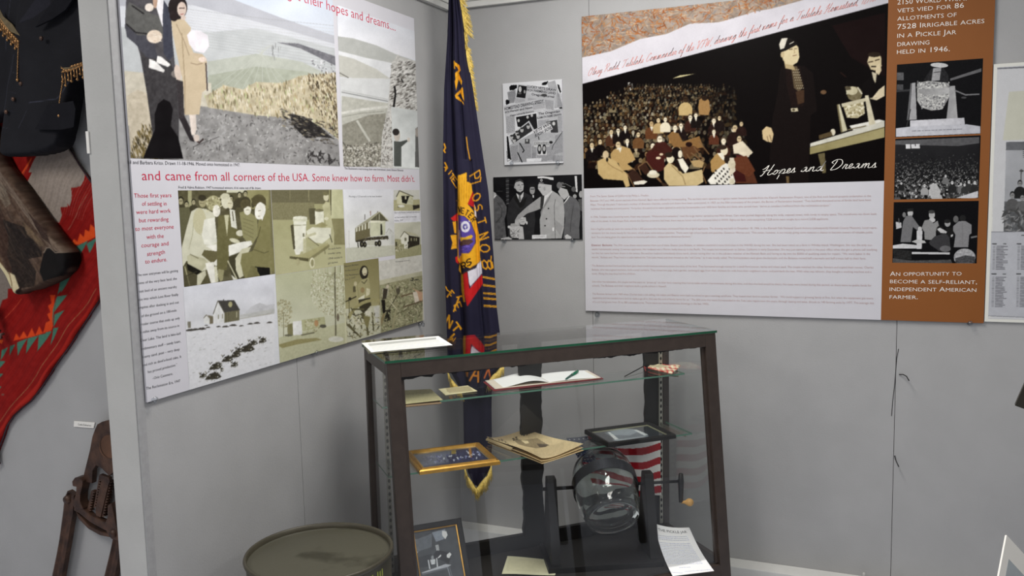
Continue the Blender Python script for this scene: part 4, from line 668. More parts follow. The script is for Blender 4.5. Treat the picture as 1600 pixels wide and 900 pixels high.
cv.poly([(195, 706), (512, 690), (516, 728), (195, 744)], (216, 216, 222)); cv.poly([(112, 752), (195, 742), (525, 728), (606, 740), (606, 782), (112, 802)], (206, 207, 214)); cv.texty(205, 766, 500, 780, 14, (120, 120, 128), -.04, .3)
picture('jar_photo', rpb, RP.up(.0004), *box3((1401.5, 101), (1532, 209)), cv, pitch=.0015)
cv = Canvas(1390, 208, 1540, 318, K, 3); cv.at(1390, 210, 4.3934)
cv.poly([(36, 42), (615, 18), (610, 440), (30, 445)], (44, 44, 46), c2=(24, 24, 26)); cv.poly([(36, 42), (615, 18), (615, 60), (470, 80), (300, 76), (36, 70)], (96, 96, 98), n=12, sc=20); cv.poly([(110, 68), (206, 66), (208, 96), (112, 98)], (226, 226, 228)); cv.line([(145, 66), (146, 98)], 6, (60, 60, 62)); cv.line([(176, 66), (178, 80)], 6, (60, 60, 62))
rr = random.Random(4)
for i in range(1500):
    t = rr.random() ** .8; y = 120 + t * 310; x = rr.uniform(40, 605); r = 2.4 + 7 * t * t
    if y < 170 and rr.random() < .6: continue
    g_ = rr.choice([60, 96, 130, 180, 214, 150]) * (.35 + .65 * min(1, t * 1.4)); d_ = rr.choice([20, 34, 50, 90]); cv.poly([(x - r * 1.8, y + r * 3), (x - r, y + r), (x + r, y + r), (x + r * 1.8, y + r * 3)], (d_,) * 3); cv.ell(x, y, r * .7, r, (g_,) * 3)
for x, y, r, s_ in ((240, 350, 13, 170), (300, 345, 15, 206), (325, 385, 18, 190), (430, 330, 14, 44), (490, 340, 12, 120), (545, 325, 13, 60), (80, 335, 10, 40), (385, 285, 11, 120), (515, 345, 12, 60), (585, 330, 14, 50)): cv.person(x, y, r, (222,) * 3, (s_,) * 3, None, (40,) * 3, 0, 3.4)
cv.poly([(275, 345), (320, 335), (352, 390), (340, 436), (280, 436)], (196,) * 3, n=20, sc=6); cv.poly([(455, 436), (606, 388), (606, 432), (580, 440)], (220, 220, 224))
picture('audience_photo', rpb, RP.up(.0004), *box3((1399, 217), (1529, 309.5)), cv, pitch=.0015)
cv = Canvas(1390, 308, 1540, 420, K, 3); cv.at(1390, 210, 4.3934)
cv.poly([(28, 465), (606, 458), (592, 886), (22, 884)], (20, 20, 22), n=4)
cv.ell(142, 540, 19, 26, (196,) * 3); cv.poly([(120, 512), (162, 506), (164, 528), (124, 530)], (40,) * 3); cv.poly([(92, 600), (112, 560), (150, 556), (210, 640), (220, 664), (200, 666), (160, 636), (146, 740), (74, 740), (84, 660)], (122, 122, 124), n=12); cv.ell(208, 652, 14, 20, (206,) * 3); cv.ell(100, 552, 12, 18, (130,) * 3); cv.poly([(42, 600), (80, 606), (82, 640), (46, 650)], (206, 206, 208)); cv.line([(62, 576), (66, 610)], 5, (110,) * 3)
cv.ell(290, 552, 21, 28, (186,) * 3); cv.ell(288, 532, 22, 12, (70,) * 3); cv.ell(292, 588, 22, 16, (206,) * 3); cv.poly([(220, 640), (240, 590), (275, 584), (300, 610), (330, 592), (340, 630), (318, 664), (318, 730), (240, 720), (238, 670)], (150, 150, 150), n=10)
cv.ell(345, 655, 24, 28, (36,) * 3); cv.poly([(325, 650), (345, 640), (395, 668), (388, 680), (350, 676)], (206,) * 3); cv.poly([(270, 740), (310, 700), (380, 676), (410, 700), (418, 780), (400, 800), (340, 800), (280, 760)], (64, 64, 66), n=8); cv.ell(382, 785, 38, 22, (110, 110, 112)); cv.ell(398, 612, 20, 22, (170,) * 3); cv.ell(396, 596, 22, 14, (40,) * 3); cv.poly([(385, 640), (440, 640), (440, 720), (400, 700)], (34,) * 3); cv.ell(455, 582, 18, 24, (110,) * 3)
cv.ell(502, 575, 22, 22, (40,) * 3); cv.poly([(436, 630), (475, 596), (520, 594), (562, 620), (562, 680), (546, 690), (540, 775), (440, 775), (452, 690), (436, 660)], (142, 142, 144), n=12); cv.line([(500, 610), (500, 760)], 2, (110,) * 3); cv.poly([(186, 660), (226, 660), (220, 786), (186, 786)], (214, 214, 216)); cv.poly([(22, 762), (90, 750), (190, 760), (190, 784), (22, 784)], (216, 216, 218)); cv.poly([(150, 736), (190, 720), (240, 730), (250, 745), (190, 750)], (200,) * 3, n=12); cv.poly([(22, 786), (150, 800), (150, 860), (30, 850)], (44,) * 3, n=16, sc=8); cv.line([(155, 814), (410, 817)], 14, (214, 214, 216)); cv.line([(150, 874), (418, 874)], 14, (206,) * 3); cv.line([(560, 708), (598, 700)], 12, (120,) * 3)
cv.ell(515, 845, 75, 62, (176, 176, 178), n=40, sc=10); cv.poly([(450, 850), (520, 830), (588, 840), (586, 884), (452, 884)], (76, 76, 78), n=36, sc=8); cv.poly([(420, 690), (436, 685), (434, 700), (420, 706)], (206,) * 3); cv.poly([(22, 850), (150, 866), (420, 860), (430, 884), (22, 884)], (86,) * 3, n=22, sc=8)
picture('drawing_photo', rpb, RP.up(.0004), *box3((1396.5, 316), (1526, 411.5)), cv, pitch=.0015)
T = Text(RP, .0008)
for s_, p0, p1 in (('2150 World War II', (120, 27), (525, 3)), ('vets vied for 86', (120, 75), (510, 45)), ('allotments of', (120, 122), (467, 98)), ('7528 Irrigable acres', (120, 172), (630, 135)), ('in a Pickle Jar', (120, 222), (465, 200)), ('drawing', (120, 272), (308, 260)), ('held in 1946.', (118, 317), (427, 300))):
    T.line(s_, (1370 + p0[0] / 3.75, p0[1] / 3.75), (1370 + p1[0] / 3.75, p1[1] / 3.75), 8.2, scaps=.8)
T.build('white_lettering', M['white_ink'], rpb); T = Text(RP, .0008)
for s_, p0, p1 in (('An opportunity to', (58, 650), (372, 648)), ('become a self-reliant,', (58, 682), (440, 686)), ('independent American', (56, 716), (437, 720)), ('farmer.', (56, 750), (180, 752))):
    T.line(s_, (1370 + p0[0] / 2.8125, 200 + p0[1] / 2.8125), (1370 + p1[0] / 2.8125, 200 + p1[1] / 2.8125), 7.2, scaps=.8)
T.build('white_lettering', M['white_ink'], rpb)
T = Text(RP, .0008)
for s_, a, b in (('From The Seven States of California by Philip L. Fradkin', (72, 90), (363, 85)),
 ('Between 1917 and 1949, eleven sections of the Klamath Basin were offered for homesteading. The sections were opened as irrigation water became available from the Klamath Reclamation Project, one of the first such federal projects undertaken in the', (72, 112), (1475, 88)),
 ('West. Through the years 7 dams and a number of diversion channels, tunnels and drains have been constructed. In 1957, on the 50th anniversary of the project, the Bureau of Reclamation boasted, “Two hundred thousand acres of fertile land have been', (72, 132), (1475, 108)),
 ('reclaimed from swamp and arid prairie.” Forty-four thousand acres were opened to entry by homesteaders and 1600 farm families and those who served them “derive an excellent livelihood from the reclamation project.”', (74, 152), (1272, 135)),
 ('In 1946, Tulelake was a booming town. Hope was rampant. “Welcome homesteaders” read the large banner spread across Main Street. Cars were parked diagonally along the wide, unpaved street, with rarely an empty space. The storefronts ran down both', (74, 193), (1502, 178)),
 ('sides of the street. In little Roper Park, where the German prisoners had lived, there was an honor roll of 5 residents killed in WWII. Eighty-six farm units comprising 7,528 acres were sought by a record 2,028 applicants.', (74, 214), (1263, 203)),
 ('Into a 5-gallon pickle jar went the names of the 1,305 persons who had been winnowed from the original applicants. The drawing was held on December 18, 1946, in the Klamath Falls National Guard Armory (subsequently Klamath County Museum). Local repre-', (76, 253), (1505, 247)),
 ('sentatives lent the drama heavily for the event, which drew some national attention. There were high school bands and speeches. Governor Warren said, “This nation, however, is not merely giving some veterans a chance to become owners of valuable public', (78, 273), (1483, 270)),
 ('land. You are being given the opportunity to become self-reliant, independent American farmers.”', (78, 294), (580, 291)),
 ('The 59th name drawn was a woman from out of state. Eleanor Jane Bolesta, an aviation machinist’s mate third-class in the WAVES during the war. She had been raised on a farm in Whidby Island, Washington. She was the only suc-', (188, 334), (1482, 334)),
 ('cessful homesteader among 13 women applicants. Her husband was a Marine, badly shot-up in the Pacific. The couple had moved south to Salinas, California in early December. She was just starting a job in the post office when she got a phone call notifying', (79, 354), (1505, 357)),
 ('her that her name had been drawn in the lottery. She and her husband immediately drove north, almost ruining their car in the sub-zero weather of the Klamath Basin and having to dip into the $2000 of qualifying assets for repairs. “We were babes in the', (79, 374), (1470, 378)),
 ('woods,” Bolesta said. They lived in a cabin behind the Tule Lake Hotel and then moved to the “old Camp,” as it was locally called. The homesteaders were given the barracks, and the Bolestas moved half a barracks and half a mess hall to their farm.', (79, 394), (1450, 401)),
 ('The Bolestas worked hard and the bank gave them credit because everyone knew the value of the land. They borrowed enough money for a small Ford tractor, barley and wheat seed. The couple watched the other farmers and copied their moves. Charles', (80, 436), (1487, 446)),
 ('Bolesta, who was a good mechanic, built a small combine. They raised two pigs, had a garden, exchanged eggs from their chickens for milk from their neighbors’ cows, and paid back the loan. With what was leftover, they bought a washing machine and a', (80, 456), (1477, 468)),
 ('stove. Along the way they had five children.', (80, 476), (298, 477)),
 ('Like other homesteaders, the couple had five years to “prove up” on their land, meaning they had to make certain improvements during this time, and then the land would be theirs. No taxes were levied during this period, so there were no public funds for', (81, 516), (1477, 536)),
 ('schools. The Bolestas and their neighbors built a grade school in Newell.', (81, 536), (452, 540)),
 ('The Bolestas farmed until 1969 when Charles took a job selling real estate and Eleanor went back to school to get a teaching certificate. They leased their land to another farmer. “We could support a growing family at first, but when the equipment got more', (82, 577), (1485, 600)),
 ('expensive and we needed more land to make a go of it, that was the end of family farms for us.” The 604 units that were homesteaded in the Tule Lake region over the years, through leasing and sales, shrunk to 140 farming units by 1977. The average size', (83, 597), (1490, 624)),
 ('of a unit had grown from 70 to 380 cultivated acres. There were ten more homestead drawings in the late 1940s.', (83, 617), (665, 628))):
    T.line(s_, (900 + a[0] / 3.2, 280 + a[1] / 3.2), (900 + b[0] / 3.2, 280 + b[1] / 3.2), 3.0)
T.build('body_lettering', M['rose_ink'], rpb)
T = Text(RP, .0008); T.line('Eleanor Bolesta:', (924.5, 384.4), (957, 384.4), 3.1); T.build('bold_lettering', M['bold_ink'], rpb)

# hand-drawn cursive alphabet: x height 1, baseline 0
CUR = {
 'a': (1.25, [[(0, .1), (.3, .75), (.8, 1), (.5, .95), (.15, .5), (.2, .08), (.55, .15), (.85, .9), (.82, .2), (1.0, .02), (1.25, .2)]]),
 'c': (1.0, [[(0, .1), (.3, .6), (.7, 1), (.75, .8), (.4, .85), (.15, .4), (.35, .02), (.7, .1), (1.0, .3)]]),
 'd': (1.3, [[(0, .1), (.3, .75), (.75, 1), (.4, .9), (.12, .4), (.3, .02), (.7, .4), (1.15, 2.1), (.9, .9), (.85, .15), (1.05, .02), (1.3, .2)]]),
 'e': (.85, [[(0, .1), (.45, .45), (.6, .85), (.4, 1), (.15, .6), (.2, .1), (.5, .02), (.85, .3)]]),
 'f': (.8, [[(0, .1), (.4, .8), (.85, 2.0), (.75, 2.2), (.5, 1.4), (.2, -.7), (.1, -1), (.3, -.7), (.35, .1), (.8, .2)]]),
 'g': (1.15, [[(0, .1), (.3, .75), (.75, 1), (.4, .9), (.15, .4), (.35, .05), (.65, .3), (.85, .95), (.6, -.5), (.2, -1.0), (.1, -.7), (.6, -.2), (1.15, .25)]]),
 'h': (1.2, [[(0, .1), (.4, 1.0), (.75, 2.0), (.6, 2.2), (.4, 1.3), (.15, 0), (.4, .7), (.75, 1), (.8, .7), (.75, .1), (.95, .02), (1.2, .2)]]),
 'i': (.6, [[(0, .1), (.3, .95), (.22, .2), (.35, .02), (.6, .2)], [(.45, 1.4), (.5, 1.45)]]),
 'k': (1.15, [[(0, .1), (.4, 1.0), (.75, 2.0), (.6, 2.2), (.4, 1.3), (.15, 0)], [(.3, .5), (.75, 1), (.6, .6), (.35, .5), (.7, .2), (.85, .02), (1.15, .2)]]),
 'l': (.75, [[(0, .1), (.4, .9), (.75, 2.0), (.6, 2.25), (.35, 1.2), (.25, .2), (.4, .02), (.75, .2)]]),
 'm': (1.7, [[(0, .1), (.25, .95), (.15, 0), (.35, .7), (.65, 1), (.65, .6), (.6, 0), (.8, .7), (1.1, 1), (1.15, .7), (1.15, .15), (1.35, .02), (1.7, .2)]]),
 'n': (1.25, [[(0, .1), (.25, .95), (.15, 0), (.35, .7), (.7, 1), (.75, .7), (.72, .15), (.9, .02), (1.25, .2)]]),
 'o': (1.1, [[(0, .1), (.15, .5), (.5, 1), (.2, .75), (.1, .3), (.35, .02), (.7, .35), (.75, .8), (.5, 1), (.65, .8), (1.1, .8)]]),
 'p': (1.2, [[(0, .1), (.35, 1.0), (.2, 0), (0, -1.1)], [(.15, -.2), (.4, .75), (.75, 1), (.9, .6), (.7, .1), (.35, .1), (.8, .02), (1.2, .2)]]),
 'r': (.9, [[(0, .1), (.3, 1.0), (.35, .85), (.65, .9), (.5, .3), (.6, .02), (.9, .2)]]),
 's': (.8, [[(0, .1), (.4, 1.05), (.45, .6), (.55, .25), (.4, .02), (.1, .1), (.4, .0), (.8, .2)]]),
 't': (.75, [[(0, .1), (.5, 1.7), (.25, .3), (.4, .02), (.75, .2)], [(.15, 1.15), (.75, 1.25)]]),
 'u': (1.25, [[(0, .1), (.3, .95), (.15, .25), (.35, .02), (.65, .3), (.85, .95), (.78, .2), (.95, .02), (1.25, .2)]]),
 'w': (1.45, [[(0, .1), (.3, .95), (.15, .25), (.35, .02), (.6, .3), (.75, .95), (.65, .2), (.85, .02), (1.1, .4), (1.15, .95), (1.45, .85)]]),
 'y': (1.15, [[(0, .1), (.3, .95), (.15, .3), (.35, .05), (.6, .3), (.85, .95), (.6, -.5), (.2, -1.0), (.1, -.7), (.6, -.2), (1.15, .25)]]),
 'O': (1.9, [[(1.2, 2.1), (.5, 1.8), (.1, .8), (.4, .05), (1.0, .2), (1.5, 1.2), (1.4, 2.1), (1.0, 2.2), (.8, 1.7), (1.3, 1.5), (1.9, 1.9)]]),
 'R': (1.8, [[(.6, 2.0), (.5, 1.2), (.1, 0)], [(0, 1.5), (.4, 2.1), (1.1, 2.2), (1.4, 1.8), (1.0, 1.2), (.6, 1.1), (1.0, .6), (1.4, 0), (1.8, .2)]]),
 'T': (1.6, [[(0, 1.7), (.3, 2.1), (.8, 1.95), (1.7, 2.2)], [(1.0, 2.0), (.8, 1.0), (.4, .05), (.1, .2)]]),
 'C': (1.7, [[(1.4, 1.8), (1.3, 2.2), (.7, 1.8), (.2, .8), (.4, .05), (.9, .1), (1.4, .6)]]),
 'V': (1.6, [[(0, 1.8), (.4, 2.2), (.5, 1.2), (.5, 0), (1.1, 1.3), (1.7, 2.2)]]),
 'F': (1.5, [[(0, 1.7), (.3, 2.1), (.9, 1.95), (1.7, 2.2)], [(1.0, 2.0), (.8, 1.0), (.4, .05), (.1, .2)], [(.4, 1.0), (1.2, 1.1)]]),
 'W': (2.3, [[(0, 1.8), (.4, 2.2), (.45, 1.2), (.45, 0), (1.2, 1.7), (1.1, 0), (1.9, 1.5), (2.3, 2.2)]]),
 'H': (2.1, [[(0, 1.4), (.4, 1.6), (.9, 2.2), (.7, 1.2), (.2, 0), (-.2, .1)], [(1.8, 2.3), (1.5, 1.3), (1.2, .3), (1.5, .02), (2.1, .4)], [(.2, .9), (1.0, 1.1), (1.7, 1.2)]]),
 'D': (2.2, [[(.9, 2.0), (.7, 1.2), (.3, .1), (.6, .0), (1.3, .2), (1.9, 1.1), (1.6, 2.0), (.8, 2.2), (.1, 1.7), (.4, 1.4)]]),
 '1': (.7, [[(.2, 1.6), (.5, 2.1), (.2, 0)]]), '2': (1.1, [[(.2, 1.6), (.6, 2.1), (.9, 1.6), (.1, 0), (.9, .05)]]), '8': (1.1, [[(.9, 1.9), (.5, 2.1), (.4, 1.5), (.8, .7), (.4, 0), (.1, .4), (.6, 1.2), (.9, 1.9)]]),
 '4': (1.1, [[(.6, 2.1), (.1, .8), (.9, .9)], [(.9, 1.5), (.6, 0)]]), '6': (1.1, [[(.9, 2.1), (.3, 1.2), (.2, .3), (.6, 0), (.8, .6), (.3, .7)]]), '/': (.8, [[(0, 0), (.8, 2.1)]]), ',': (.5, [[(.2, .1), (.05, -.3)]]), '.': (.5, [[(.15, .0), (.2, .05)]]), ' ': (.9, [])}
def cr_smooth(p, n=5):
    p = [p[0]] + list(p) + [p[-1]]; o = []
    for i in range(1, len(p) - 2):
        a, b, c, d = (np.array(q, float) for q in p[i - 1:i + 3])
        for k in range(n): t = k / n; o.append(.5 * ((2 * b) + (-a + c) * t + (2 * a - 5 * b + 4 * c - d) * t * t + (-a + 3 * b - 3 * c + d) * t ** 3))
    o.append(np.array(p[-2], float)); return o
def cursive(plane, txt, path, xh, w, mat, parent, name, off=.0008, slant=.35):
    """script written along a photo polyline; xh = x height in metres, w = pen width"""
    pts = np.array([plane.ab(*p) for p in path]); seg = np.r_[0, np.cumsum(np.linalg.norm(np.diff(pts, axis=0), axis=1))]
    tot = sum(CUR[c][0] for c in txt); k = seg[-1] / tot; mb = MB(); x = 0
    for c in txt:
        wd, st = CUR[c]
        for s_ in st:
            q = []
            for gx, gy in cr_smooth(s_):
                L = min(max((x + gx + gy * slant * .0) * k, 0), seg[-1]); i = min(np.searchsorted(seg, L, 'right') - 1, len(seg) - 2); t = (L - seg[i]) / (seg[i + 1] - seg[i]); B = pts[i] + (pts[i + 1] - pts[i]) * t
                q.append(B + np.array([gy * xh * slant, gy * xh]))
            q = np.array(q); d = np.gradient(q, axis=0); d /= np.linalg.norm(d, axis=1)[:, None] + 1e-9; nn = np.stack([-d[:, 1], d[:, 0]], 1)
            ww = w * (.55 + .6 * np.abs(d[:, 1]))[:, None] / 2; A, B2 = q + nn * ww, q - nn * ww; n = len(q)
            mb.add([plane.P(*p, off) for p in A] + [plane.P(*p, off) for p in B2], [(i, i + 1, n + i + 1, n + i) for i in range(n - 1)])
        x += wd
    return frompy(name, mb.v, mb.f, mat, parent)
cursive(RP, 'Olney Rudd, Tulelake Commander of the VFW, drawing the first name for a Tulelake Homestead, 12/18/46', [(918, 119), (1004, 98), (1085, 78), (1160, 57), (1230, 35), (1300, 18), (1382, -2)], .0155, .0019, M['script_ink'], rpb, 'script_caption')
cursive(RP, 'Hopes and Dreams', [(1188, 275), (1245, 269), (1282, 267), (1330, 263), (1369, 262)], .0185, .0026, M['white_ink'], rpb, 'script_title')

# ---------------------------------------------------------------- newspaper collage and handshake photo
nc = empty('newspaper_collage', BACK.px(832, 190), 'small white board of overlapping newspaper clippings beside the flag', 'poster')
cv = Canvas(780, 118, 886, 262, (226, 227, 230), 4); cv.at(780, 120, 6.427)
LG = (176, 177, 180); TG = (96, 96, 100)
def clip(pts, dy=9, c=LG, sl=0.0):
    cv.poly(pts, c, n=6, sc=10); q = np.array(pts)
cv.poly([(80, 155), (165, 125), (170, 260), (100, 270)], (160, 161, 164)); cv.texty(90, 160, 160, 260, 7, TG, -.2, .4)
for s_ in ([(103, 100), (120, 84), (178, 84), (178, 110), (150, 130), (104, 138)], [(64, 240), (80, 228), (104, 240), (100, 270), (70, 284)], [(430, 66), (455, 52), (490, 48), (495, 66), (450, 86), (430, 80)], [(585, 80), (600, 80), (622, 150), (612, 166), (590, 110)], [(75, 596), (90, 600), (120, 830), (85, 820)], [(600, 300), (640, 310), (640, 330), (612, 320)]): cv.poly(s_, (22, 22, 24)); cv.scatter(s_, 30, 4, 10, [(22, 22, 24)], .6)
cv.poly([(480, 60), (560, 36), (640, 300), (560, 320)], (170, 171, 174)); cv.texty(585, 170, 640, 300, 8, TG, 0, .4)
cv.poly([(188, 76), (585, 120), (552, 335), (150, 262)], (190, 191, 194)); cv.poly([(196, 84), (278, 96), (262, 216), (172, 205)], (30, 30, 32)); cv.ell(210, 125, 15, 30, (196,) * 3); cv.ell(255, 150, 10, 18, (150,) * 3); cv.ell(205, 165, 20, 10, (96,) * 3); cv.texty(290, 215, 545, 320, 8, TG, .1, .4); cv.texty(160, 215, 262, 258, 7, TG, .1, .4)
cv.poly([(45, 290), (455, 208), (468, 330), (385, 350), (160, 400), (160, 560), (85, 585)], (196, 197, 200)); cv.texty(340, 270, 460, 330, 8, TG, -.15, .4); cv.texty(70, 400, 155, 565, 9, TG, -.15, .45)
cv.poly([(168, 405), (372, 368), (388, 540), (185, 500)], (34, 34, 36), n=8); 
for x, y in ((195, 440), (285, 405), (328, 388), (300, 470)): cv.ell(x, y, 12, 16, (196,) * 3)
cv.poly([(380, 350), (635, 318), (636, 560), (500, 620), (390, 500)], (190, 191, 194)); cv.texty(390, 440, 500, 520, 8, TG, -.1, .4); cv.texty(590, 400, 634, 560, 8, TG, -.1, .4); cv.poly([(505, 445), (582, 432), (592, 560), (520, 570)], (60, 60, 62), n=14); cv.ell(548, 470, 15, 20, (206,) * 3); cv.poly([(470, 450), (520, 440), (530, 480), (480, 490)], (110,) * 3)
cv.poly([(95, 600), (300, 440), (352, 530), (130, 690)], (206, 207, 210)); cv.poly([(105, 605), (295, 458), (335, 540), (140, 672)], (52, 52, 54), n=14)
for x, y in ((125, 610), (178, 570), (228, 535), (292, 500), (190, 600), (150, 640)): cv.ell(x, y, 17, 24, (186,) * 3); cv.ell(x, y - 18, 16, 10, (60,) * 3)
cv.poly([(325, 545), (505, 452), (540, 525), (365, 620)], (214, 214, 216)); cv.poly([(100, 690), (350, 560), (640, 560), (650, 850), (130, 860)], (178, 179, 182), n=14, sc=12)
for x0, x1, y0, y1, sl in ((120, 190, 700, 850, -.2), (200, 320, 670, 850, .0), (330, 370, 700, 840, 0), (480, 560, 680, 840, 0), (560, 640, 590, 780, -.3), (380, 480, 790, 850, 0), (540, 640, 790, 850, 0)): cv.texty(x0, y0, x1, y1, 8, TG, sl, .45)
cv.line([(205, 665), (250, 740), (235, 760)], 10, (24, 24, 26)); cv.line([(185, 760), (230, 858)], 10, (24, 24, 26)); cv.line([(640, 545), (540, 690), (530, 730)], 6, (60, 60, 62)); cv.rect(258, 625, 305, 672, (70, 70, 72)); cv.ell(280, 640, 10, 14, (180,) * 3)
cv.poly([(345, 650), (500, 640), (505, 700), (350, 705)], (206, 207, 208)); cv.poly([(380, 690), (470, 680), (478, 782), (390, 785)], (222, 222, 224))
for x in (405, 452): cv.ell(x, 725, 21, 48, (34, 34, 36)); cv.ell(x, 722, 14, 26, (176,) * 3); cv.ell(x, 765, 16, 12, (44,) * 3)
cv.texty(350, 655, 500, 680, 12, (60,) * 3, 0, .5); cv.ell(520, 658, 18, 14, (40,) * 3); cv.poly([(275, 822), (425, 815), (422, 850), (276, 855)], (226, 227, 230)); cv.line([(395, 600), (400, 630)], 8, (24,) * 3); cv.ell(450, 185, 30, 14, (70,) * 3); cv.line([(75, 745), (82, 850), (120, 830)], 3, (24, 24, 26))
a0, b0, a1, b1 = bounds(BACK, (786.5, 131), (881, 254.5)); NP = BACK.up(.0085)
MB().box((a0, YB - .008, b0), (a1, YB - .001, b1)).build('board', M['board'], nc); picture('clippings_print', nc, NP, a0, b0, a1, b1, cv, pitch=.0013)
c6 = lambda x, y: (780 + x / 6.427, 120 + y / 6.427)
for s_, p0, p1, h, sc_ in (('LUCKY VETS DRAW', (282, 108), (575, 148), 3.6, 0), ('RICH FARMING LAND', (272, 140), (568, 178), 3.4, 0), ('HOMESTEAD DRAWING SPEEDY', (52, 338), (448, 258), 4.4, 0), ('Herald and News', (110, 356), (335, 316), 3, 0), ('WITH', (58, 370), (102, 362), 3, 0), ('Wagner Indicted By Grand Jury', (108, 398), (350, 352), 2.2, 0), ('The Oregonian', (395, 384), (610, 356), 3.4, 0), ('Oregon Journal', (325, 185), (552, 212), 3.2, 0), ('KLAMATH FARMS DRAWN', (380, 424), (625, 388), 3, 0), ('VETS WIN', (345, 575), (522, 478), 4.4, 0), ('RICH SOIL', (360, 610), (532, 518), 4.4, 0)):
    T = Text(NP, .0006); T.line(s_, c6(*p0), c6(*p1), h * 1.15, bold=.022); T.build('headline', M['black_ink'], nc)
hp = empty('exhibit_photo', BACK.px(842, 325), 'black and white photo of men in caps reaching into a jar, below the clippings board', 'photo')
cv = Canvas(765, 268, 918, 382, (24, 24, 26), 4); cv.at(770, 270, 8.18)
cv.rect(0, 0, 1180, 900, (26, 26, 28), n=5, sc=60); cv.poly([(1045, 40), (1075, 40), (1085, 250), (1060, 240)], (210, 210, 210)); cv.poly([(1075, 40), (1145, 35), (1150, 300), (1085, 260)], (26, 26, 28))
for i in range(14): cv.poly([(165 + i * 1, 75 + i * 24), (205, 70 + i * 24), (208, 86 + i * 24), (168, 92 + i * 24)], (96, 96, 98) if i % 2 else (60, 60, 62), n=14, sc=5)
cv.line([(50, 235), (125, 235)], 5, (96,) * 3); cv.line([(200, 150), (330, 165)], 4, (60,) * 3)
cv.poly([(10, 300), (60, 280), (130, 350), (178, 440), (172, 530), (150, 590), (175, 840), (20, 850)], (96, 96, 98), n=22, sc=40); cv.poly([(5, 240), (40, 260), (50, 285), (10, 340)], (186,) * 3); cv.poly([(10, 330), (52, 285), (40, 280), (8, 310)], (226,) * 3); cv.line([(60, 380), (120, 460), (110, 560), (40, 640)], 6, (56,) * 3)
cv.poly([(200, 400), (260, 310), (300, 270), (400, 250), (500, 300), (530, 420), (545, 600), (520, 848), (200, 848), (180, 560)], (48, 48, 50), n=8, sc=50); cv.poly([(300, 258), (350, 300), (395, 240), (390, 300), (348, 380), (310, 300)], (214,) * 3); cv.poly([(332, 285), (354, 285), (362, 350), (346, 372), (328, 345)], (110,) * 3, n=14, sc=6); cv.poly([(262, 320), (300, 270), (345, 385), (440, 300), (400, 420), (350, 450)], (34,) * 3)
cv.poly([(278, 160), (290, 108), (340, 95), (385, 110), (396, 165), (388, 225), (352, 250), (310, 235), (292, 205)], (184, 184, 184), n=10, sc=20); cv.poly([(275, 150), (290, 100), (345, 76), (388, 100), (392, 130), (350, 106), (300, 118)], (66,) * 3); cv.line([(318, 158), (345, 156)], 8, (66,) * 3); cv.line([(365, 154), (388, 152)], 8, (66,) * 3); cv.line([(352, 165), (360, 190), (350, 194)], 5, (120,) * 3); cv.line([(340, 216), (372, 212)], 6, (90,) * 3); cv.ell(284, 182, 12, 20, (170,) * 3)
cv.ell(505, 222, 34, 54, (156,) * 3); cv.poly([(465, 190), (480, 150), (530, 150), (545, 185), (500, 180)], (34,) * 3); cv.line([(485, 210), (530, 208)], 10, (40,) * 3); cv.poly([(505, 285), (525, 285), (525, 320), (512, 320)], (220,) * 3)
cv.poly([(660, 290), (755, 225), (830, 270), (900, 340), (918, 500), (910, 700), (880, 838), (610, 845), (600, 600), (640, 440)], (178, 178, 178), n=10, sc=60); cv.poly([(600, 310), (665, 290), (650, 440), (560, 480), (440, 520), (340, 600), (330, 640), (280, 610), (320, 540), (440, 430)], (166,) * 3, n=10, sc=30); cv.poly([(660, 290), (755, 222), (760, 250), (690, 330), (640, 440)], (222,) * 3); cv.poly([(615, 300), (660, 290), (650, 400), (620, 500), (605, 440)], (56,) * 3); cv.poly([(755, 250), (720, 350), (640, 470), (615, 560), (610, 500), (690, 350)], (140,) * 3); cv.line([(800, 340), (785, 420), (790, 620), (800, 840)], 7, (110,) * 3); cv.poly([(800, 600), (900, 680), (860, 800), (790, 700)], (150,) * 3, a=.6)
for x, y in ((712, 456), (686, 588), (668, 676)): cv.ell(x, y, 10, 9, (34,) * 3)
cv.poly([(760, 700), (785, 698), (783, 745), (762, 742)], (236,) * 3); cv.poly([(580, 150), (600, 130), (752, 150), (752, 230), (680, 290), (640, 290), (605, 240), (578, 205)], (196,) * 3, n=8, sc=20); cv.ell(660, 205, 14, 26, (170,) * 3); cv.line([(590, 185), (612, 182)], 6, (90,) * 3); cv.poly([(580, 70), (770, 75), (758, 158), (590, 135)], (30, 30, 32)); cv.poly([(570, 48), (640, 44), (775, 60), (778, 92), (740, 90), (700, 75), (640, 68), (575, 72)], (228,) * 3); cv.ell(622, 95, 15, 18, (200,) * 3); cv.ell(622, 95, 7, 9, (60,) * 3); cv.line([(590, 126), (650, 132)], 6, (190,) * 3)
cv.poly([(905, 390), (980, 290), (1060, 330), (1115, 400), (1118, 560), (1105, 700), (1110, 845), (900, 840), (925, 600)], (104, 104, 106), n=10, sc=50); cv.poly([(835, 240), (860, 180), (970, 200), (975, 290), (915, 345), (870, 310)], (186,) * 3, n=8, sc=20); cv.poly([(905, 390), (975, 290), (985, 300), (950, 350), (912, 392)], (228,) * 3); cv.poly([(845, 230), (860, 160), (900, 135), (990, 160), (1005, 215), (980, 290), (950, 215), (860, 185)], (26,) * 3); cv.line([(870, 150), (930, 140), (1005, 180)], 5, (150,) * 3); cv.line([(880, 172), (925, 178)], 8, (190,) * 3); cv.line([(1030, 420), (1000, 620), (990, 760)], 7, (70,) * 3); cv.poly([(920, 805), (950, 785), (1005, 820), (1000, 845), (930, 845)], (206,) * 3); cv.ell(850, 160, 34, 44, (150,) * 3, a=.7); cv.poly([(880, 120), (905, 125), (905, 140), (870, 140)], (110,) * 3)
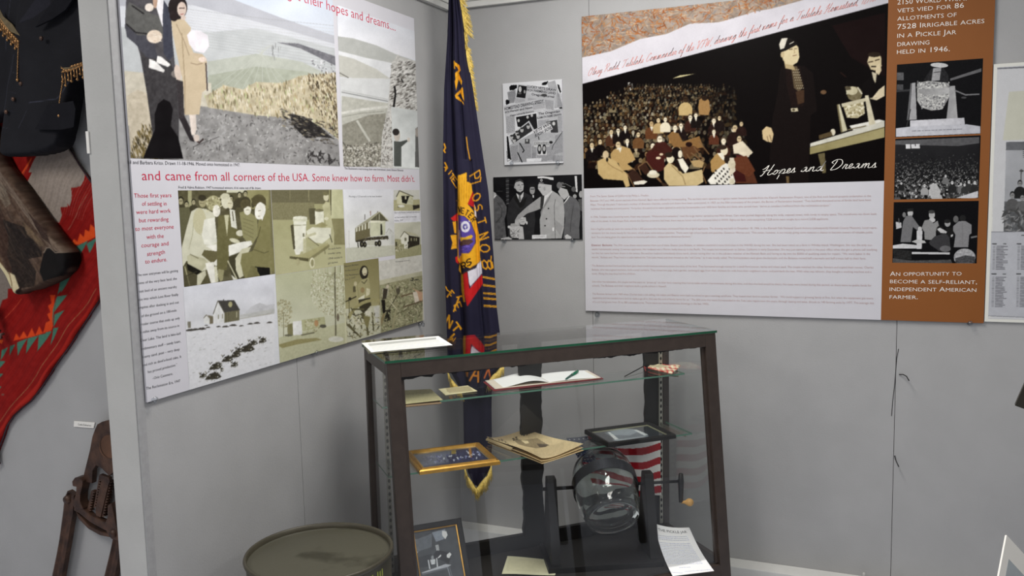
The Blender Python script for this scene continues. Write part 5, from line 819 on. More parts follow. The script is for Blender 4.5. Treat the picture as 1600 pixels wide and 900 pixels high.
cv.ell(1035, 210, 30, 34, (90,) * 3); cv.ell(1050, 285, 36, 44, (30,) * 3); cv.ell(1048, 300, 24, 26, (160,) * 3); cv.ell(1128, 275, 26, 44, (170,) * 3); cv.poly([(1090, 340), (1150, 330), (1150, 500), (1120, 480)], (86,) * 3, n=20)
cv.poly([(215, 700), (230, 650), (340, 640), (350, 700), (330, 830), (240, 830), (220, 790)], (176,) * 3, n=34, sc=10); cv.scatter([(225, 715), (340, 715), (325, 828), (235, 825)], 160, 5, 12, [(226,) * 3, (110,) * 3, (196,) * 3], .6); cv.poly([(220, 690), (345, 680), (345, 715), (222, 722)], (206,) * 3); cv.ell(208, 692, 18, 18, (222,) * 3); cv.poly([(345, 680), (385, 690), (402, 848), (330, 848)], (200,) * 3); cv.poly([(285, 610), (340, 590), (345, 640), (320, 665), (280, 650)], (190,) * 3); cv.poly([(335, 600), (370, 565), (420, 570), (430, 630), (400, 665), (350, 660)], (206,) * 3); cv.line([(345, 605), (400, 590)], 4, (110,) * 3); cv.line([(350, 630), (405, 625)], 4, (110,) * 3); cv.ell(435, 640, 10, 20, (228,) * 3); cv.poly([(100, 840), (200, 818), (250, 845), (240, 852), (110, 852)], (200,) * 3)
cv.poly([(500, 795), (686, 790), (688, 838), (502, 845)], (228, 228, 230)); cv.texty(520, 810, 665, 822, 12, (130,) * 3, 0, .4)
a0, b0, a1, b1 = bounds(BACK, (771.5, 277), (911, 374))
MB().box((a0, YB - .006, b0), (a1, YB - .001, b1)).build('board', M['board'], hp); picture('photo_print', hp, BACK.up(.0065), a0, b0, a1, b1, cv, pitch=.0014)

# ---------------------------------------------------------------- partly visible display at the right edge
wl = empty('honor_roll_board', BACK.px(1580, 300), 'off-white board with farmer photo and list of names at the right edge of the frame', 'poster')
ax0 = BACK.ab(1539, 501)[0]; az1 = BACK.ab(1551, 101)[1]; az0 = BACK.ab(1537, 502)[1]; ax1 = ax0 + .62; ax0 = RX1 + .003
MB().box((ax0, YB - .009, az0), (ax1, YB - .001, az1)).build('board', nmat('cream_board', (226, 226, 218), .5), wl, bevel=.001)
cv = Canvas(1530, 90, 1760, 520, (214, 215, 217), 2.6); cv.at(1535, 80, 4.09)
cv.rect(0, 0, 1200, 2200, (216, 217, 219), n=4, sc=60); cv.poly([(170, 260), (420, 240), (500, 560), (130, 570)], (212, 212, 196), n=4, sc=60)
cv.poly([(74, 108), (700, 75), (700, 88), (78, 116), (50, 1600), (40, 1600)], (120, 122, 128)); cv.poly([(64, 90), (74, 90), (60, 1700), (40, 1700)], (232, 232, 226))
cv.poly([(152, 580), (700, 570), (700, 1190), (135, 1190)], (176, 178, 182)); cv.poly([(152, 580), (700, 570), (700, 630), (150, 632)], (110, 112, 116)); cv.poly([(140, 960), (700, 960), (700, 1170), (135, 1170)], (106, 108, 110), n=30, sc=20); cv.line([(248, 755), (246, 860)], 7, (90,) * 3); cv.ell(250, 765, 14, 7, (80,) * 3); cv.texty(258, 628, 330, 680, 12, (60,) * 3, 0, .35)
for x, y, r, s_ in ((240, 845, 18, 40), (192, 920, 20, 96), (255, 935, 20, 110), (310, 850, 18, 60), (330, 930, 20, 90)): cv.person(x, y, r, (150,) * 3, (s_,) * 3, None, (44,) * 3, 0, 3.6)
cv.scatter([(140, 1010), (600, 1010), (600, 1160), (140, 1160)], 160, 10, 30, [(80,) * 3, (150,) * 3], .3)
cv.at(1535, 290, 4.09); cv.poly([(50, 296), (700, 292), (700, 860), (20, 832)], (196, 198, 204), n=6, sc=40); cv.line([(50, 296), (22, 832), (700, 858)], 3, (110, 112, 118)); cv.line([(50, 296), (700, 292)], 3, (110, 112, 118))
for x0 in (62, 220, 370, 520):
    cv.line([(x0, 372), (x0 + 28, 373)], 6, (50,) * 3); cv.line([(x0 + 72, 372), (x0 + 90, 373)], 5, (70,) * 3); cv.line([(x0 - 4, 564), (x0 + 26, 565)], 6, (50,) * 3); cv.line([(x0 + 68, 565), (x0 + 88, 566)], 5, (70,) * 3)
    rr = random.Random(x0)
    for i in range(38):
        y = 388 + i * 10.4
        if 540 < y < 578: continue
        o = -(y - 388) * .025
        if y < 790: cv.line([(x0 + 6 + o, y), (x0 + 20 + o, y)], 3.4, (120, 120, 126)); cv.line([(x0 + 28 + o, y), (x0 + 66 + rr.uniform(0, 36) + o, y + 1)], 5, (92, 92, 98), a=.8)
cv.line([(250, 318), (500, 318)], 6, (90,) * 3)
picture('board_print', wl, BACK.up(.0095), ax0 + .012, az0 + .012, ax1 - .012, az1 - .012, cv, pitch=.0017)

# ---------------------------------------------------------------- clear push pins under the boards
def pin(p, plane, lab):
    n = plane.n; t = empty('push_pin', p, lab, 'push pin', 'clear push pins holding the boards'); m = MB()
    m.lathe(p, n, [(.0001, -.001), (.010, 0), (.011, .003), (.006, .006), (.0055, .015), (.0095, .019), (.009, .022), (.0001, .023)], 18); m.build('cap', M['clear'], t, smooth=True)
    MB().tube([p - n * .002, p + n * .003], .0006, 6).build('needle', M['steel'], t)
def clipat(x, y, plane, lab): pin(plane.px(x, y, 0.001) if False else plane.P(*plane.ab(x, y), 0.001), plane, lab)
clipat(234, 624, LEFT, 'clear push pin at the bottom left corner of the collage poster'); clipat(488, 551, LEFT, 'clear push pin midway along the bottom edge of the collage poster'); clipat(655, 507, LEFT, 'clear push pin at the bottom right corner of the collage poster')
clipat(934, 491, BACK, 'clear push pin at the bottom left of the crowd poster'); clipat(1515, 504, BACK, 'clear push pin under the orange column of the crowd poster')
clipat(802, 255, BACK, 'clear push pin under the left of the clippings board'); clipat(873, 254, BACK, 'clear push pin under the right of the clippings board')
clipat(789, 376, BACK, 'clear push pin under the left of the handshake photo'); clipat(896, 375, BACK, 'clear push pin under the right of the handshake photo')
for x, lab in ((1350, 'short grey peg standing on the back wall ledge left of the panel joint'), (1407, 'short grey peg standing on the back wall ledge right of the panel joint')):
    p = BACK.px(x, 892); tag(MB().lathe((p[0], YB - .03, .078), (0, 0, 1), [(.0001, 0), (.006, 0), (.006, .022), (.004, .027), (.0001, .028)], 14).build('peg', M['post'], smooth=True), lab, 'peg', 'pegs on the back wall ledge')
# ---------------------------------------------------------------- veterans' flag hanging in the corner
fl = empty('draped_flag', (-1.66, 3.5, 0.4), 'tall navy veterans post flag with gold fringe hanging in the corner behind the display case', 'flag')
fd = np.array([-1.66, 3.5, 0.0]); fn = np.array([1.66, -3.5, 0]); fn /= np.linalg.norm(fn); FP = Plane(fd, (-fn[1], fn[0], 0), (0, 0, 1))
NV = (36, 34, 54); NV2 = (58, 54, 92); GO = (226, 158, 34); RD = (196, 34, 34); WH = (222, 218, 228)
CAPS = {'A': [[(0, 0), (.5, 1), (1, 0)], [(.2, .38), (.8, .38)]], 'E': [[(1, 0), (0, 0), (0, 1), (1, 1)], [(0, .5), (.8, .5)]], 'F': [[(0, 0), (0, 1), (1, 1)], [(0, .5), (.8, .5)]], 'I': [[(.5, 0), (.5, 1)]], 'N': [[(0, 0), (0, 1), (1, 0), (1, 1)]], 'O': [[(.3, 0), (0, .3), (0, .7), (.3, 1), (.7, 1), (1, .7), (1, .3), (.7, 0), (.3, 0)]], 'R': [[(0, 0), (0, 1), (.7, 1), (1, .8), (.9, .5), (0, .5)], [(.5, .5), (1, 0)]], 'S': [[(0, .1), (.6, 0), (1, .25), (.7, .5), (.2, .55), (0, .8), (.4, 1), (1, .9)]], 'T': [[(.5, 0), (.5, 1)], [(0, 1), (1, 1)]], 'V': [[(0, 1), (.5, 0), (1, 1)]], 'P': [[(0, 0), (0, 1), (.8, 1), (1, .75), (.8, .48), (0, .48)]], '8': [[(.3, .5), (0, .7), (.2, 1), (.8, 1), (1, .7), (.7, .5), (.3, .5), (0, .25), (.2, 0), (.8, 0), (1, .25), (.7, .5)]], 'H': [[(0, 0), (0, 1)], [(1, 0), (1, 1)], [(0, .5), (1, .5)]]}
def cap(cv, ch, o, ex, ey, w, col):
    for s_ in CAPS[ch]: cv.line([(o[0] + ex[0] * a + ey[0] * b, o[1] + ex[1] * a + ey[1] * b) for a, b in s_], w, col)
cv = Canvas(685, -60, 800, 790, NV, 3.0)
cv.poly([(685, -60), (800, -60), (800, 790), (685, 790)], NV, n=4, sc=20)
cv.at(660, 0, 3.4641)                        # THE
cv.line([(172, 330), (174, 372)], 7, GO); cv.poly([(168, 330), (200, 352), (207, 380), (196, 380), (186, 362), (170, 350)], GO); cv.poly([(176, 396), (205, 372), (205, 382), (182, 420), (178, 430)], GO); cv.poly([(174, 440), (196, 392), (215, 440), (212, 462), (196, 430), (182, 490)], GO); cv.poly([(175, 515), (205, 486), (216, 470), (216, 490), (190, 520)], GO); cv.poly([(175, 516), (196, 522), (222, 555), (226, 570), (212, 552), (180, 532)], GO); cv.poly([(206, 505), (218, 470), (224, 520), (226, 550)], GO)
cv.line([(118, 778), (125, 800), (116, 815), (124, 826)], 8, GO); cv.line([(122, 880), (132, 900), (126, 920)], 8, GO); cv.line([(238, 742), (245, 800), (258, 868)], 6, (206, 146, 40))
cv.at(690, 260, 5.62)                        # UNITED, star and emblem
cv.poly([(20, 5), (50, 0), (58, 12), (34, 46), (26, 40), (42, 18), (28, 14)], GO)
cap(cv, 'T', (64, 92), (22, 30), (30, -34), 10, GO); cap(cv, 'E', (86, 122), (22, 32), (30, -32), 9, GO); cap(cv, 'I', (50, 60), (20, 20), (30, -34), 9, GO); cv.line([(104, 150), (130, 190)], 9, GO)
cv.poly([(140, 80), (170, 72), (222, 52), (218, 130), (262, 150), (272, 230), (228, 330), (140, 300)], (232, 170, 40)); 
for x in (160, 180, 200, 222, 245): cv.line([(x, 90 + (x - 160) * .1), (x - 6, 300)], 3, (184, 124, 30))
cv.poly([(228, 330), (262, 250), (275, 215), (285, 270), (286, 360), (262, 350)], (184, 30, 36)); cv.poly([(80, 455), (140, 410), (150, 480), (100, 480)], RD); cv.poly([(96, 488), (128, 480), (130, 590), (112, 585)], GO); cv.poly([(76, 605), (132, 600), (134, 720), (82, 728), (96, 670)], (232, 166, 40)); cv.line([(80, 640), (132, 640)], 3, (170, 110, 30)); cv.line([(84, 700), (132, 690)], 3, (170, 110, 30)); cv.poly([(120, 800), (150, 780), (150, 860), (126, 840)], RD); cv.poly([(286, 330), (300, 360), (310, 460), (290, 430)], (216, 206, 206))
cv.poly([(120, 302), (170, 308), (228, 330), (280, 390), (305, 480), (335, 640), (338, 790), (325, 850), (250, 890), (180, 890), (140, 820), (140, 300)], (234, 170, 38)); cv.poly([(145, 430), (200, 440), (255, 490), (295, 600), (296, 670), (255, 740), (200, 800), (165, 822), (150, 800)], (90, 72, 160)); cv.line([(145, 428), (200, 438), (258, 490), (298, 600), (299, 672), (255, 744), (166, 826)], 4, (60, 40, 40))
for ch, o, a in (('V', (150, 405), -.05), ('E', (172, 412), .15), ('T', (202, 425), .45), ('E', (232, 440), .75), ('R', (256, 470), .95)):
    c, s_ = math.cos(a), math.sin(a); cap(cv, ch, o, (22 * c, 22 * s_), (48 * s_, -48 * c), 8, (40, 24, 24))
cv.ell(208, 530, 42, 50, (226, 224, 236)); cv.ell(208, 530, 22, 28, (70, 60, 150)); cv.ell(208, 530, 10, 12, (214, 210, 226)); cv.scatter([(166, 480), (250, 480), (250, 580), (166, 580)], 20, 5, 9, [(226, 224, 236)], .6); cv.poly([(158, 620), (200, 625), (262, 600), (275, 612), (262, 635), (200, 645), (165, 660)], (226, 176, 52)); cv.line([(156, 560), (160, 640)], 10, (196, 190, 196)); cv.poly([(155, 680), (190, 640), (262, 640), (280, 660), (240, 690), (170, 700)], (86, 60, 56), n=14); cv.scatter([(165, 700), (280, 680), (240, 760), (170, 800)], 60, 10, 26, [(120, 96, 190), (70, 50, 130)], .2, rot=-.4)
cap(cv, 'R', (184, 895), (28, -6), (-14, -44), 9, (30, 20, 22)); cap(cv, 'S', (226, 890), (30, -20), (-12, -46), 9, (30, 20, 22)); cv.poly([(318, 850), (345, 820), (352, 900), (300, 900)], WH)
cv.at(690, 260, 5.62)                        # vertical post lettering on the right fold
cap(cv, 'P', (246, 88), (8, 56), (88, -56), 10, GO); cv.line([(240, 160), (340, 130), (345, 90)], 9, GO); cap(cv, 'O', (268, 262), (14, 52), (62, -36), 11, GO); cap(cv, 'S', (282, 350), (14, 44), (66, -20), 10, GO); cap(cv, 'T', (312, 470), (12, 50), (68, -24), 11, GO); cap(cv, 'N', (318, 610), (6, 44), (90, -34), 12, GO); cap(cv, 'O', (334, 692), (10, 60), (80, -6), 12, GO)
cv.at(690, 400, 4.505)
cap(cv, '8', (282, 30), (12, 62), (70, 2), 10, GO)
for y, y2 in ((148, 164), (205, 216), (262, 268), (297, 305), (350, 356)): cv.line([(288 + y * .03, y), (374 + y * .04, y2)], 14, (214, 156, 44)); cv.line([(288 + y * .03, y), (374 + y * .04, y2)], 3, (150, 104, 40))
cv.line([(350, 0), (346, 36), (352, 84)], 8, GO)
cv.poly([(130, 60), (140, 70), (215, 70), (275, 20), (280, 60), (270, 0), (250, -20), (140, -20), (120, 100), (140, 128)], (234, 170, 38)); cv.poly([(128, 60), (200, 86), (270, 36), (272, 0), (128, 0)], (234, 170, 38)); cv.line([(134, 130), (205, 95), (274, 36)], 3, (110, 70, 30)); cap(cv, 'R', (146, 98), (30, -14), (-12, -44), 9, (30, 20, 22)); cap(cv, 'S', (182, 74), (30, -18), (-10, -42), 9, (30, 20, 22))
cv.poly([(182, 110), (240, 86), (276, 36), (285, 120), (205, 222), (182, 160)], WH); cv.poly([(145, 130), (182, 112), (196, 232), (285, 128), (290, 196), (180, 356), (158, 260)], (200, 32, 36)); cv.poly([(136, 130), (150, 128), (160, 280), (166, 326), (152, 322), (140, 240)], (224, 158, 40)); cv.line([(182, 112), (196, 225), (282, 130)], 4, (70, 30, 60))
cv.line([(28, 214), (40, 240), (70, 262)], 9, GO); cap(cv, 'F', (38, 290), (16, 22), (34, -50), 9, GO); cap(cv, 'T', (66, 396), (36, -10), (40, -104), 10, GO); cap(cv, 'E', (88, 350), (12, 36), (40, -30), 8, GO); cap(cv, 'N', (30, 470), (24, 40), (24, -54), 11, GO); cap(cv, 'T', (64, 500), (36, 50), (40, -36), 12, GO); cv.line([(50, 590), (90, 548)], 12, GO); cv.line([(112, 470), (135, 520)], 8, GO); cv.line([(84, 596), (70, 560)], 9, (206, 140, 36))
cap(cv, 'V', (170, 850), (20, -4), (-4, -80), 11, (222, 140, 44)); cap(cv, 'A', (196, 880), (62, 10), (30, -110), 13, (222, 140, 44)); cv.line([(300, 860), (330, 790), (345, 870)], 12, (196, 104, 50))
cv.poly([(140, 560), (160, 545), (160, 700), (140, 690)], (140, 120, 50), a=.0)
cv.at(0, 0, 1)
def edge(tab, y):
    ys = [t[0] for t in tab]; return np.interp(y, ys, [t[1] for t in tab])
LE = [(-60, 703), (0, 701), (60, 699), (140, 694), (250, 692), (400, 694), (480, 697), (540, 699), (580, 704), (604, 718)]
RE = [(-60, 716), (0, 719), (40, 726), (90, 731), (140, 739), (220, 751), (300, 763), (400, 771), (480, 776), (520, 781), (570, 788), (604, 760)]
def flagsheet(name, LE, RE, y0, y1, ny, nx, fold, base):
    ys = np.linspace(y0, y1, ny); s_ = np.linspace(0, 1, nx); P = np.zeros((ny, nx, 3)); PX = np.zeros((ny, nx)); PY = np.zeros((ny, nx))
    for i, y in enumerate(ys):
        xl, xr = edge(LE, y), edge(RE, y); a0, b0 = FP.ab(xl, y); a1, b1 = FP.ab(xr, y); b = (b0 + b1) / 2
        for j, s in enumerate(s_):
            p = FP.P(a0 + (a1 - a0) * s, b0 + (b1 - b0) * s); P[i, j] = p + fn * (base + fold(s, (y - y0) / (y1 - y0), y))
    PX, PY = proj(P - fn * 0.0); c = lin(np.clip(cv.sample(PX, PY), 0, 255)) / 1.0
    return gridmesh(name, P, c, M['cloth'], fl, back=P - fn * .003)
def crease(s, y):
    k1 = .30 - .02 * math.sin(y * .01); k2 = .68 if y > 250 else .55 + (y > 0) * .0
    g = lambda c, w: math.exp(-((s - c) / w) ** 2)
    d = .020 * math.sin(math.pi * s) - .040 * g(k1, .035) - .012 * g(k2, .03) + .010 * g(.45, .10) + .008 * g(.12, .05) + .012 * g(.85, .07)
    d += .004 * math.sin(s * 17 + y * .012) + .003 * math.sin(y * .035 + s * 9) - (.02 if s < k1 else 0) * min(1, max(0, (k1 - s) / .06))
    return d
NF = fl
flagsheet('cloth', LE, RE, -60, 603, 560, 90, lambda s, t, y: crease(s, y), .03)
LE2 = [(560, 722), (600, 723), (700, 725), (738, 731), (762, 742)]; RE2 = [(560, 770), (640, 768), (700, 769), (738, 766), (762, 746)]
cv.rect(715, 604, 790, 790, (46, 45, 78), n=4, sc=20)
flagsheet('tail_fold', LE2, RE2, 560, 760, 160, 44, lambda s, t, y: .012 * math.sin(s * 9 + y * .01) + .01 * math.sin(math.pi * s), -.015)
# gold fringe: twisted strands
def fringe(pts, length, step, dirn, base, name='fringe', w=.0016):
    mb = MB(); P = [FP.px(*p) + fn * base for p in pts]; rr = random.Random(5)
    for a, b in zip(P[:-1], P[1:]):
        n = max(1, int(np.linalg.norm(b - a) / step))
        for i in range(n):
            o = a + (b - a) * (i + rr.random() * .5) / n; d = FP.ex * dirn[0] + FP.ey * dirn[1]; d = d / np.linalg.norm(d); L = length * rr.uniform(.8, 1.1); j = FP.ex * rr.uniform(-.15, .15) + fn * rr.uniform(-.1, .25)
            mb.tube([o, o + (d + j * .5) * L * .5, o + (d + j) * L], [w, w * .9, w * .5], 5)
        mb.tube([a, b], .0022, 6)
    mb.build(name, M['goldfringe'], fl, smooth=True)
fringe([(714, -40), (716, 2), (722, 20), (726, 50)], .055, .0016, (.7, -.8), .035); fringe([(724, 22), (726, 48), (725, 66)], .05, .0016, (.2, -1), .03)
fringe([(727, 72), (732, 110), (739, 168)], .032, .0016, (.75, -.7), .028)
fringe([(698, 572), (704, 588), (720, 606)], .060, .0016, (.25, -1), .045); fringe([(762, 590), (774, 580), (787, 566)], .055, .0016, (-.05, -1), .045)
fringe([(725, 728), (731, 745), (744, 763)], .060, .0016, (.15, -1), .0); fringe([(744, 763), (760, 745), (768, 728)], .060, .0016, (.0, -1), .0)
# upper pole, held by a bracket on the corner trim
pt = FP.px(712, 60) - fn * .03; MB().tube([(pt[0], pt[1], 2.2), (pt[0] - .01, pt[1] + .01, 2.95)], .013, 12).build('pole', M['wood'], fl, smooth=True)
MB().box((XL - .05, pt[1] - .02, 2.70), (pt[0], pt[1] + .02, 2.72)).build('pole_bracket', M['iron'], fl)
M['bullion_cloth'] = nmat('dull_bullion_cloth', (96, 82, 54), .6, noise=.2, nscale=90)
# ---------------------------------------------------------------- left alcove: rug, hide, jacket, iron tool
def relief(name, parent, plane, outline, cv, hfun, pitch, gain, mat, off=.004, puff=.02, pr=9, back=True):
    """solid cloth-like thing from an outline (photo points), rounded towards its rim, front coloured by the painter"""
    pts = np.array(outline, float); x0, y0 = pts.min(0); x1, y1 = pts.max(0); ab = np.array([plane.ab(*p) for p in outline])
    a0, b0 = ab.min(0); a1, b1 = ab.max(0); nx, ny = int((a1 - a0) / pitch) + 3, int((b1 - b0) / pitch) + 3
    A = a0 - pitch + np.arange(nx) * pitch; B = b0 - pitch + np.arange(ny) * pitch; AA, BB = np.meshgrid(A, B)
    def inside(q):
        m = np.zeros(AA.shape, bool)
        for i in range(len(q)):
            ax, ay = q[i]; bx, by = q[i - 1]
            if ay == by: continue
            m ^= ((ay > BB) != (by > BB)) & (AA < (bx - ax) * (BB - ay) / (by - ay) + ax)
        return m
    m = inside(ab); d = m.astype(float)
    for _ in range(pr):
        p = np.pad(d, 1, 'edge'); d = (p[1:-1, 1:-1] * 2 + p[:-2, 1:-1] + p[2:, 1:-1] + p[1:-1, :-2] + p[1:-1, 2:]) / 6 * m
    H = off + puff * np.sqrt(np.clip(d, 0, 1))
    P0 = plane.O + plane.ex * AA[..., None] + plane.ey * BB[..., None]; X, Y = proj(P0); H = H + hfun(X, Y) * np.sqrt(np.clip(d, 0, 1))
    P = P0 + plane.n * H[..., None]; c = lin(np.clip(cv.sample(X, Y), 0, 255)) / gain
    idx = -np.ones(AA.shape, int); cell = m[:-1, :-1] & m[1:, :-1] & m[:-1, 1:] & m[1:, 1:]; use = np.zeros(AA.shape, bool)
    use[:-1, :-1] |= cell; use[1:, :-1] |= cell; use[:-1, 1:] |= cell; use[1:, 1:] |= cell; idx[use] = np.arange(use.sum()); n = int(use.sum())
    # pull rim points onto the true outline so the edge is smooth
    V = P[use]; F = np.stack([idx[:-1, :-1][cell], idx[:-1, 1:][cell], idx[1:, 1:][cell], idx[1:, :-1][cell]], 1); VB = P0[use] + plane.n * .001
    e = {}
    for a, b, c_, d_ in F:
        for u, v in ((a, b), (b, c_), (c_, d_), (d_, a)):
            if (v, u) in e: del e[(v, u)]
            else: e[(u, v)] = 1
    rim = {}
    E2 = list(e); nb = {}
    for u, v in E2: nb.setdefault(u, []).append(v); nb.setdefault(v, []).append(u)
    VV_ = V.copy(); VB_ = VB.copy()
    for _ in range(4):
        Vn = VV_.copy(); Bn = VB_.copy()
        for u, l in nb.items(): Vn[u] = VV_[u] * .5 + VV_[l].mean(0) * .5; Bn[u] = VB_[u] * .5 + VB_[l].mean(0) * .5
        VV_, VB_ = Vn, Bn
    Fs = np.array([(v, u, u + n, v + n) for u, v in E2]); Vall = np.concatenate([VV_, VB_]); Q = np.concatenate([F, F[:, ::-1] + n, Fs])
    me = bpy.data.meshes.new(name); me.from_pydata(Vall.tolist(), [], Q.tolist()); colour_mesh(me, np.concatenate([c[use]] * 2)); o = link(name, me, mat, parent, smooth=True); return o
AG = .95
# rug
rug = empty('woven_rug', ALC.px(40, 420), 'red woven rug with grey stepped band and green triangles hung on the left wall', 'rug')
cv = Canvas(-260, -80, 210, 740, (128, 14, 10), 2.2)
cv.rect(-260, -80, 210, 740, (130, 13, 9), n=10, sc=6)
for i in range(150): cv.line([(-660 + i * 8, 740), (-120 + i * 8, -80)], 1.2, (98, 8, 8) if i % 2 else (150, 26, 16), a=.45)
cv.at(0, 220, 3.4625)
cv.poly([(-60, -700), (420, -60), (300, -40), (180, 170), (210, 170), (205, 215), (175, 215), (150, 300), (240, 360), (305, 440), (330, 440), (340, 400), (345, 390), (345, 360), (385, 355), (385, 310), (415, 300), (412, 255), (440, 250), (455, 245), (470, 200), (475, 180), (400, 40)], (142, 130, 120))
cv.poly([(240, 60), (400, 20), (440, 80), (475, 180), (470, 215), (455, 248), (440, 222), (412, 250), (412, 300), (410, 322), (395, 355), (378, 322), (345, 330), (345, 380), (350, 400), (335, 445), (320, 430), (300, 430), (180, 300), (190, 260), (175, 215), (205, 165), (220, 165)], (146, 134, 124), n=16, sc=6)
for i in range(26): cv.line([(180 + i * 11, 330 + i * 4), (270 + i * 11, 30 + i * 8)], 2, (176, 164, 152) if i % 3 else (108, 98, 92), a=.5)
cv.poly([(120, 210), (205, 100), (200, 92), (115, 200)], (200, 70, 30)); cv.line([(125, 215), (200, 105)], 2, (190, 110, 70)); cv.poly([(80, 0), (40, 30), (50, 100), (80, 60)], (206, 70, 24)); cv.poly([(40, 0), (84, 10), (70, 40), (50, 20)], (100, 104, 84)); cv.line([(380, 480), (490, 290)], 2.5, (150, 110, 90))
cv.poly([(440, 560), (530, 520), (530, 470), (505, 450), (495, 490), (470, 480), (462, 520), (440, 500), (430, 545), (410, 530), (400, 560)], (214, 74, 24)); 
for x, y in ((440, 560), (492, 545), (540, 520)): cv.poly([(x - 14, y + 10), (x + 46, y - 22), (x + 8, y + 62)], (64, 112, 96))
cv.poly([(-60, 560), (30, 640), (105, 760), (110, 790), (60, 800), (55, 850), (30, 860), (20, 900), (-60, 900)], (122, 112, 104), n=14, sc=6); cv.poly([(340, 760), (400, 730), (345, 820)], (64, 104, 88)); cv.poly([(330, 850), (380, 830), (330, 900)], (64, 104, 88))
cv.at(0, 440, 3)
cv.poly([(100, 270), (170, 255), (260, 225), (270, 205), (275, 60), (250, 60), (262, 100), (245, 110), (258, 140), (240, 150), (254, 180), (230, 190), (215, 240), (195, 205), (180, 250), (160, 215), (145, 258), (125, 230), (110, 262), (92, 240), (80, 275)], (206, 66, 22))
for (a, b, c) in (((270, 215), (300, 210), (255, 295)), ((230, 235), (262, 228), (195, 328)), ((195, 248), (232, 240), (200, 320)), ((148, 262), (195, 250), (145, 335)), ((98, 282), (148, 262), (100, 345)), ((280, 150), (326, 130), (272, 210)), ((284, 68), (330, 60), (278, 140)), ((290, 0), (330, -10), (284, 60)), ((270, 130), (285, 60), (268, 210)), ((15, 320), (50, 305), (10, 370)), ((0, 370), (35, 372), (-10, 430)), ((-10, 432), (30, 428), (-8, 480)), ((-6, 492), (30, 486), (-4, 535)), ((-10, 560), (10, 550), (-10, 590)), ((60, 300), (90, 290), (55, 345)), ((0, 650), (16, 655), (-6, 690))): cv.poly([a, b, c], (66, 112, 94), n=8, sc=5)
cv.line([(-10, 265), (20, 280)], 18, (206, 80, 26)); cv.line([(-30, 720), (20, 650), (120, 530), (200, 430), (262, 330), (350, 200), (440, 90), (480, 30)], 2.5, (150, 116, 80)); cv.line([(40, 170), (110, 80)], 2, (196, 90, 60)); cv.poly([(0, 740), (60, 650), (160, 560), (210, 480), (260, 400), (340, 300), (420, 190), (480, 90), (480, 60), (330, 280), (200, 470), (50, 640), (-10, 730)], (158, 30, 20)); cv.ell(38, 524, 8, 5, (120, 70, 60))
cv.at(0, 0, 1)
O = [(-230, -60), (60, -60), (92, 150), (114, 231), (122, 246), (128, 256), (136, 268), (144, 280), (160, 300), (186, 330), (192, 420), (176, 450), (159, 470), (145, 492), (130, 515), (113, 541), (92, 570), (71, 603), (54, 625), (40, 636), (27, 648), (16, 664), (10, 682), (0, 708), (-30, 740), (-230, 640)]
relief('rug_cloth', rug, ALC, O, cv, lambda X, Y: .006 * np.sin(X * .03 + Y * .02) + .004 * np.sin((X - Y) * .06), .0035, AG, M['cloth'], .008, .008, 4)
mb = MB(); ed = [(114, 231), (128, 256), (144, 280)]; P = [ALC.px(*p, .012) for p in O[3:24]]; mb.tube(P, .003, 6); mb.build('edge_binding', M['purple_yarn'], rug, smooth=True)
mb = MB()
for i in range(9):
    o = ALC.px(2 - i * 1.2, 700 + (i % 3) * 2, .014); mb.tube([o, o + np.array([.004 * math.sin(i), -.003, -.03]), o + np.array([.006 * math.cos(i * 2), 0, -.055])], .0028, 5)
mb.build('corner_tassel', M['purple_yarn'], rug, smooth=True)
# fur hide roll
hide = empty('fur_chaps', ALC.px(60, 330), 'brown hair-on hide chaps leg with cream edge strip hanging over the rug', 'chaps')
cv = Canvas(-140, 150, 150, 490, (70, 54, 44), 2.4); cv.at(0, 220, 3.4625)
cv.poly([(-500, -100), (0, -60), (40, 60), (80, 130), (330, 470), (440, 600), (440, 680), (150, 830), (-500, 300)], (84, 66, 54), n=26, sc=14)
for pl_, c in (([(0, 100), (40, 120), (80, 170), (180, 300), (280, 430), (330, 500), (430, 590), (400, 600), (330, 560), (240, 440), (150, 320), (60, 210)], (118, 102, 88)), ([(0, 250), (40, 260), (90, 370), (150, 480), (200, 600), (180, 800), (100, 640), (40, 500), (0, 460)], (58, 40, 32)), ([(40, 200), (100, 250), (130, 340), (110, 360), (60, 280)], (116, 104, 90)), ([(100, 420), (200, 460), (290, 540), (300, 620), (200, 640), (140, 560)], (30, 24, 22)), ([(190, 430), (280, 520), (310, 560), (290, 570), (220, 500)], (108, 90, 70)), ([(130, 450), (280, 700), (250, 780), (180, 790), (110, 600)], (38, 30, 26)), ([(0, 480), (60, 560), (110, 680), (160, 760), (140, 800), (60, 700), (0, 560)], (92, 70, 52)), ([(0, 0), (30, 20), (70, 130), (40, 180), (0, 120)], (70, 56, 48)), ([(230, 380), (330, 480), (360, 560), (300, 520)], (56, 40, 34))): cv.poly(pl_, c, n=16, sc=8)
for i in range(3200):
    rr = random; x = rr.uniform(-300, 430); y = rr.uniform(-60, 800); L = rr.uniform(20, 60); th = .95 + rr.uniform(-.22, .22); cv.line([(x, y), (x + L * math.cos(th), y + L * math.sin(th))], 3, rr.choice([(110, 92, 76), (44, 32, 28), (60, 45, 37), (30, 24, 22), (84, 66, 52), (50, 38, 32)]), a=.38)
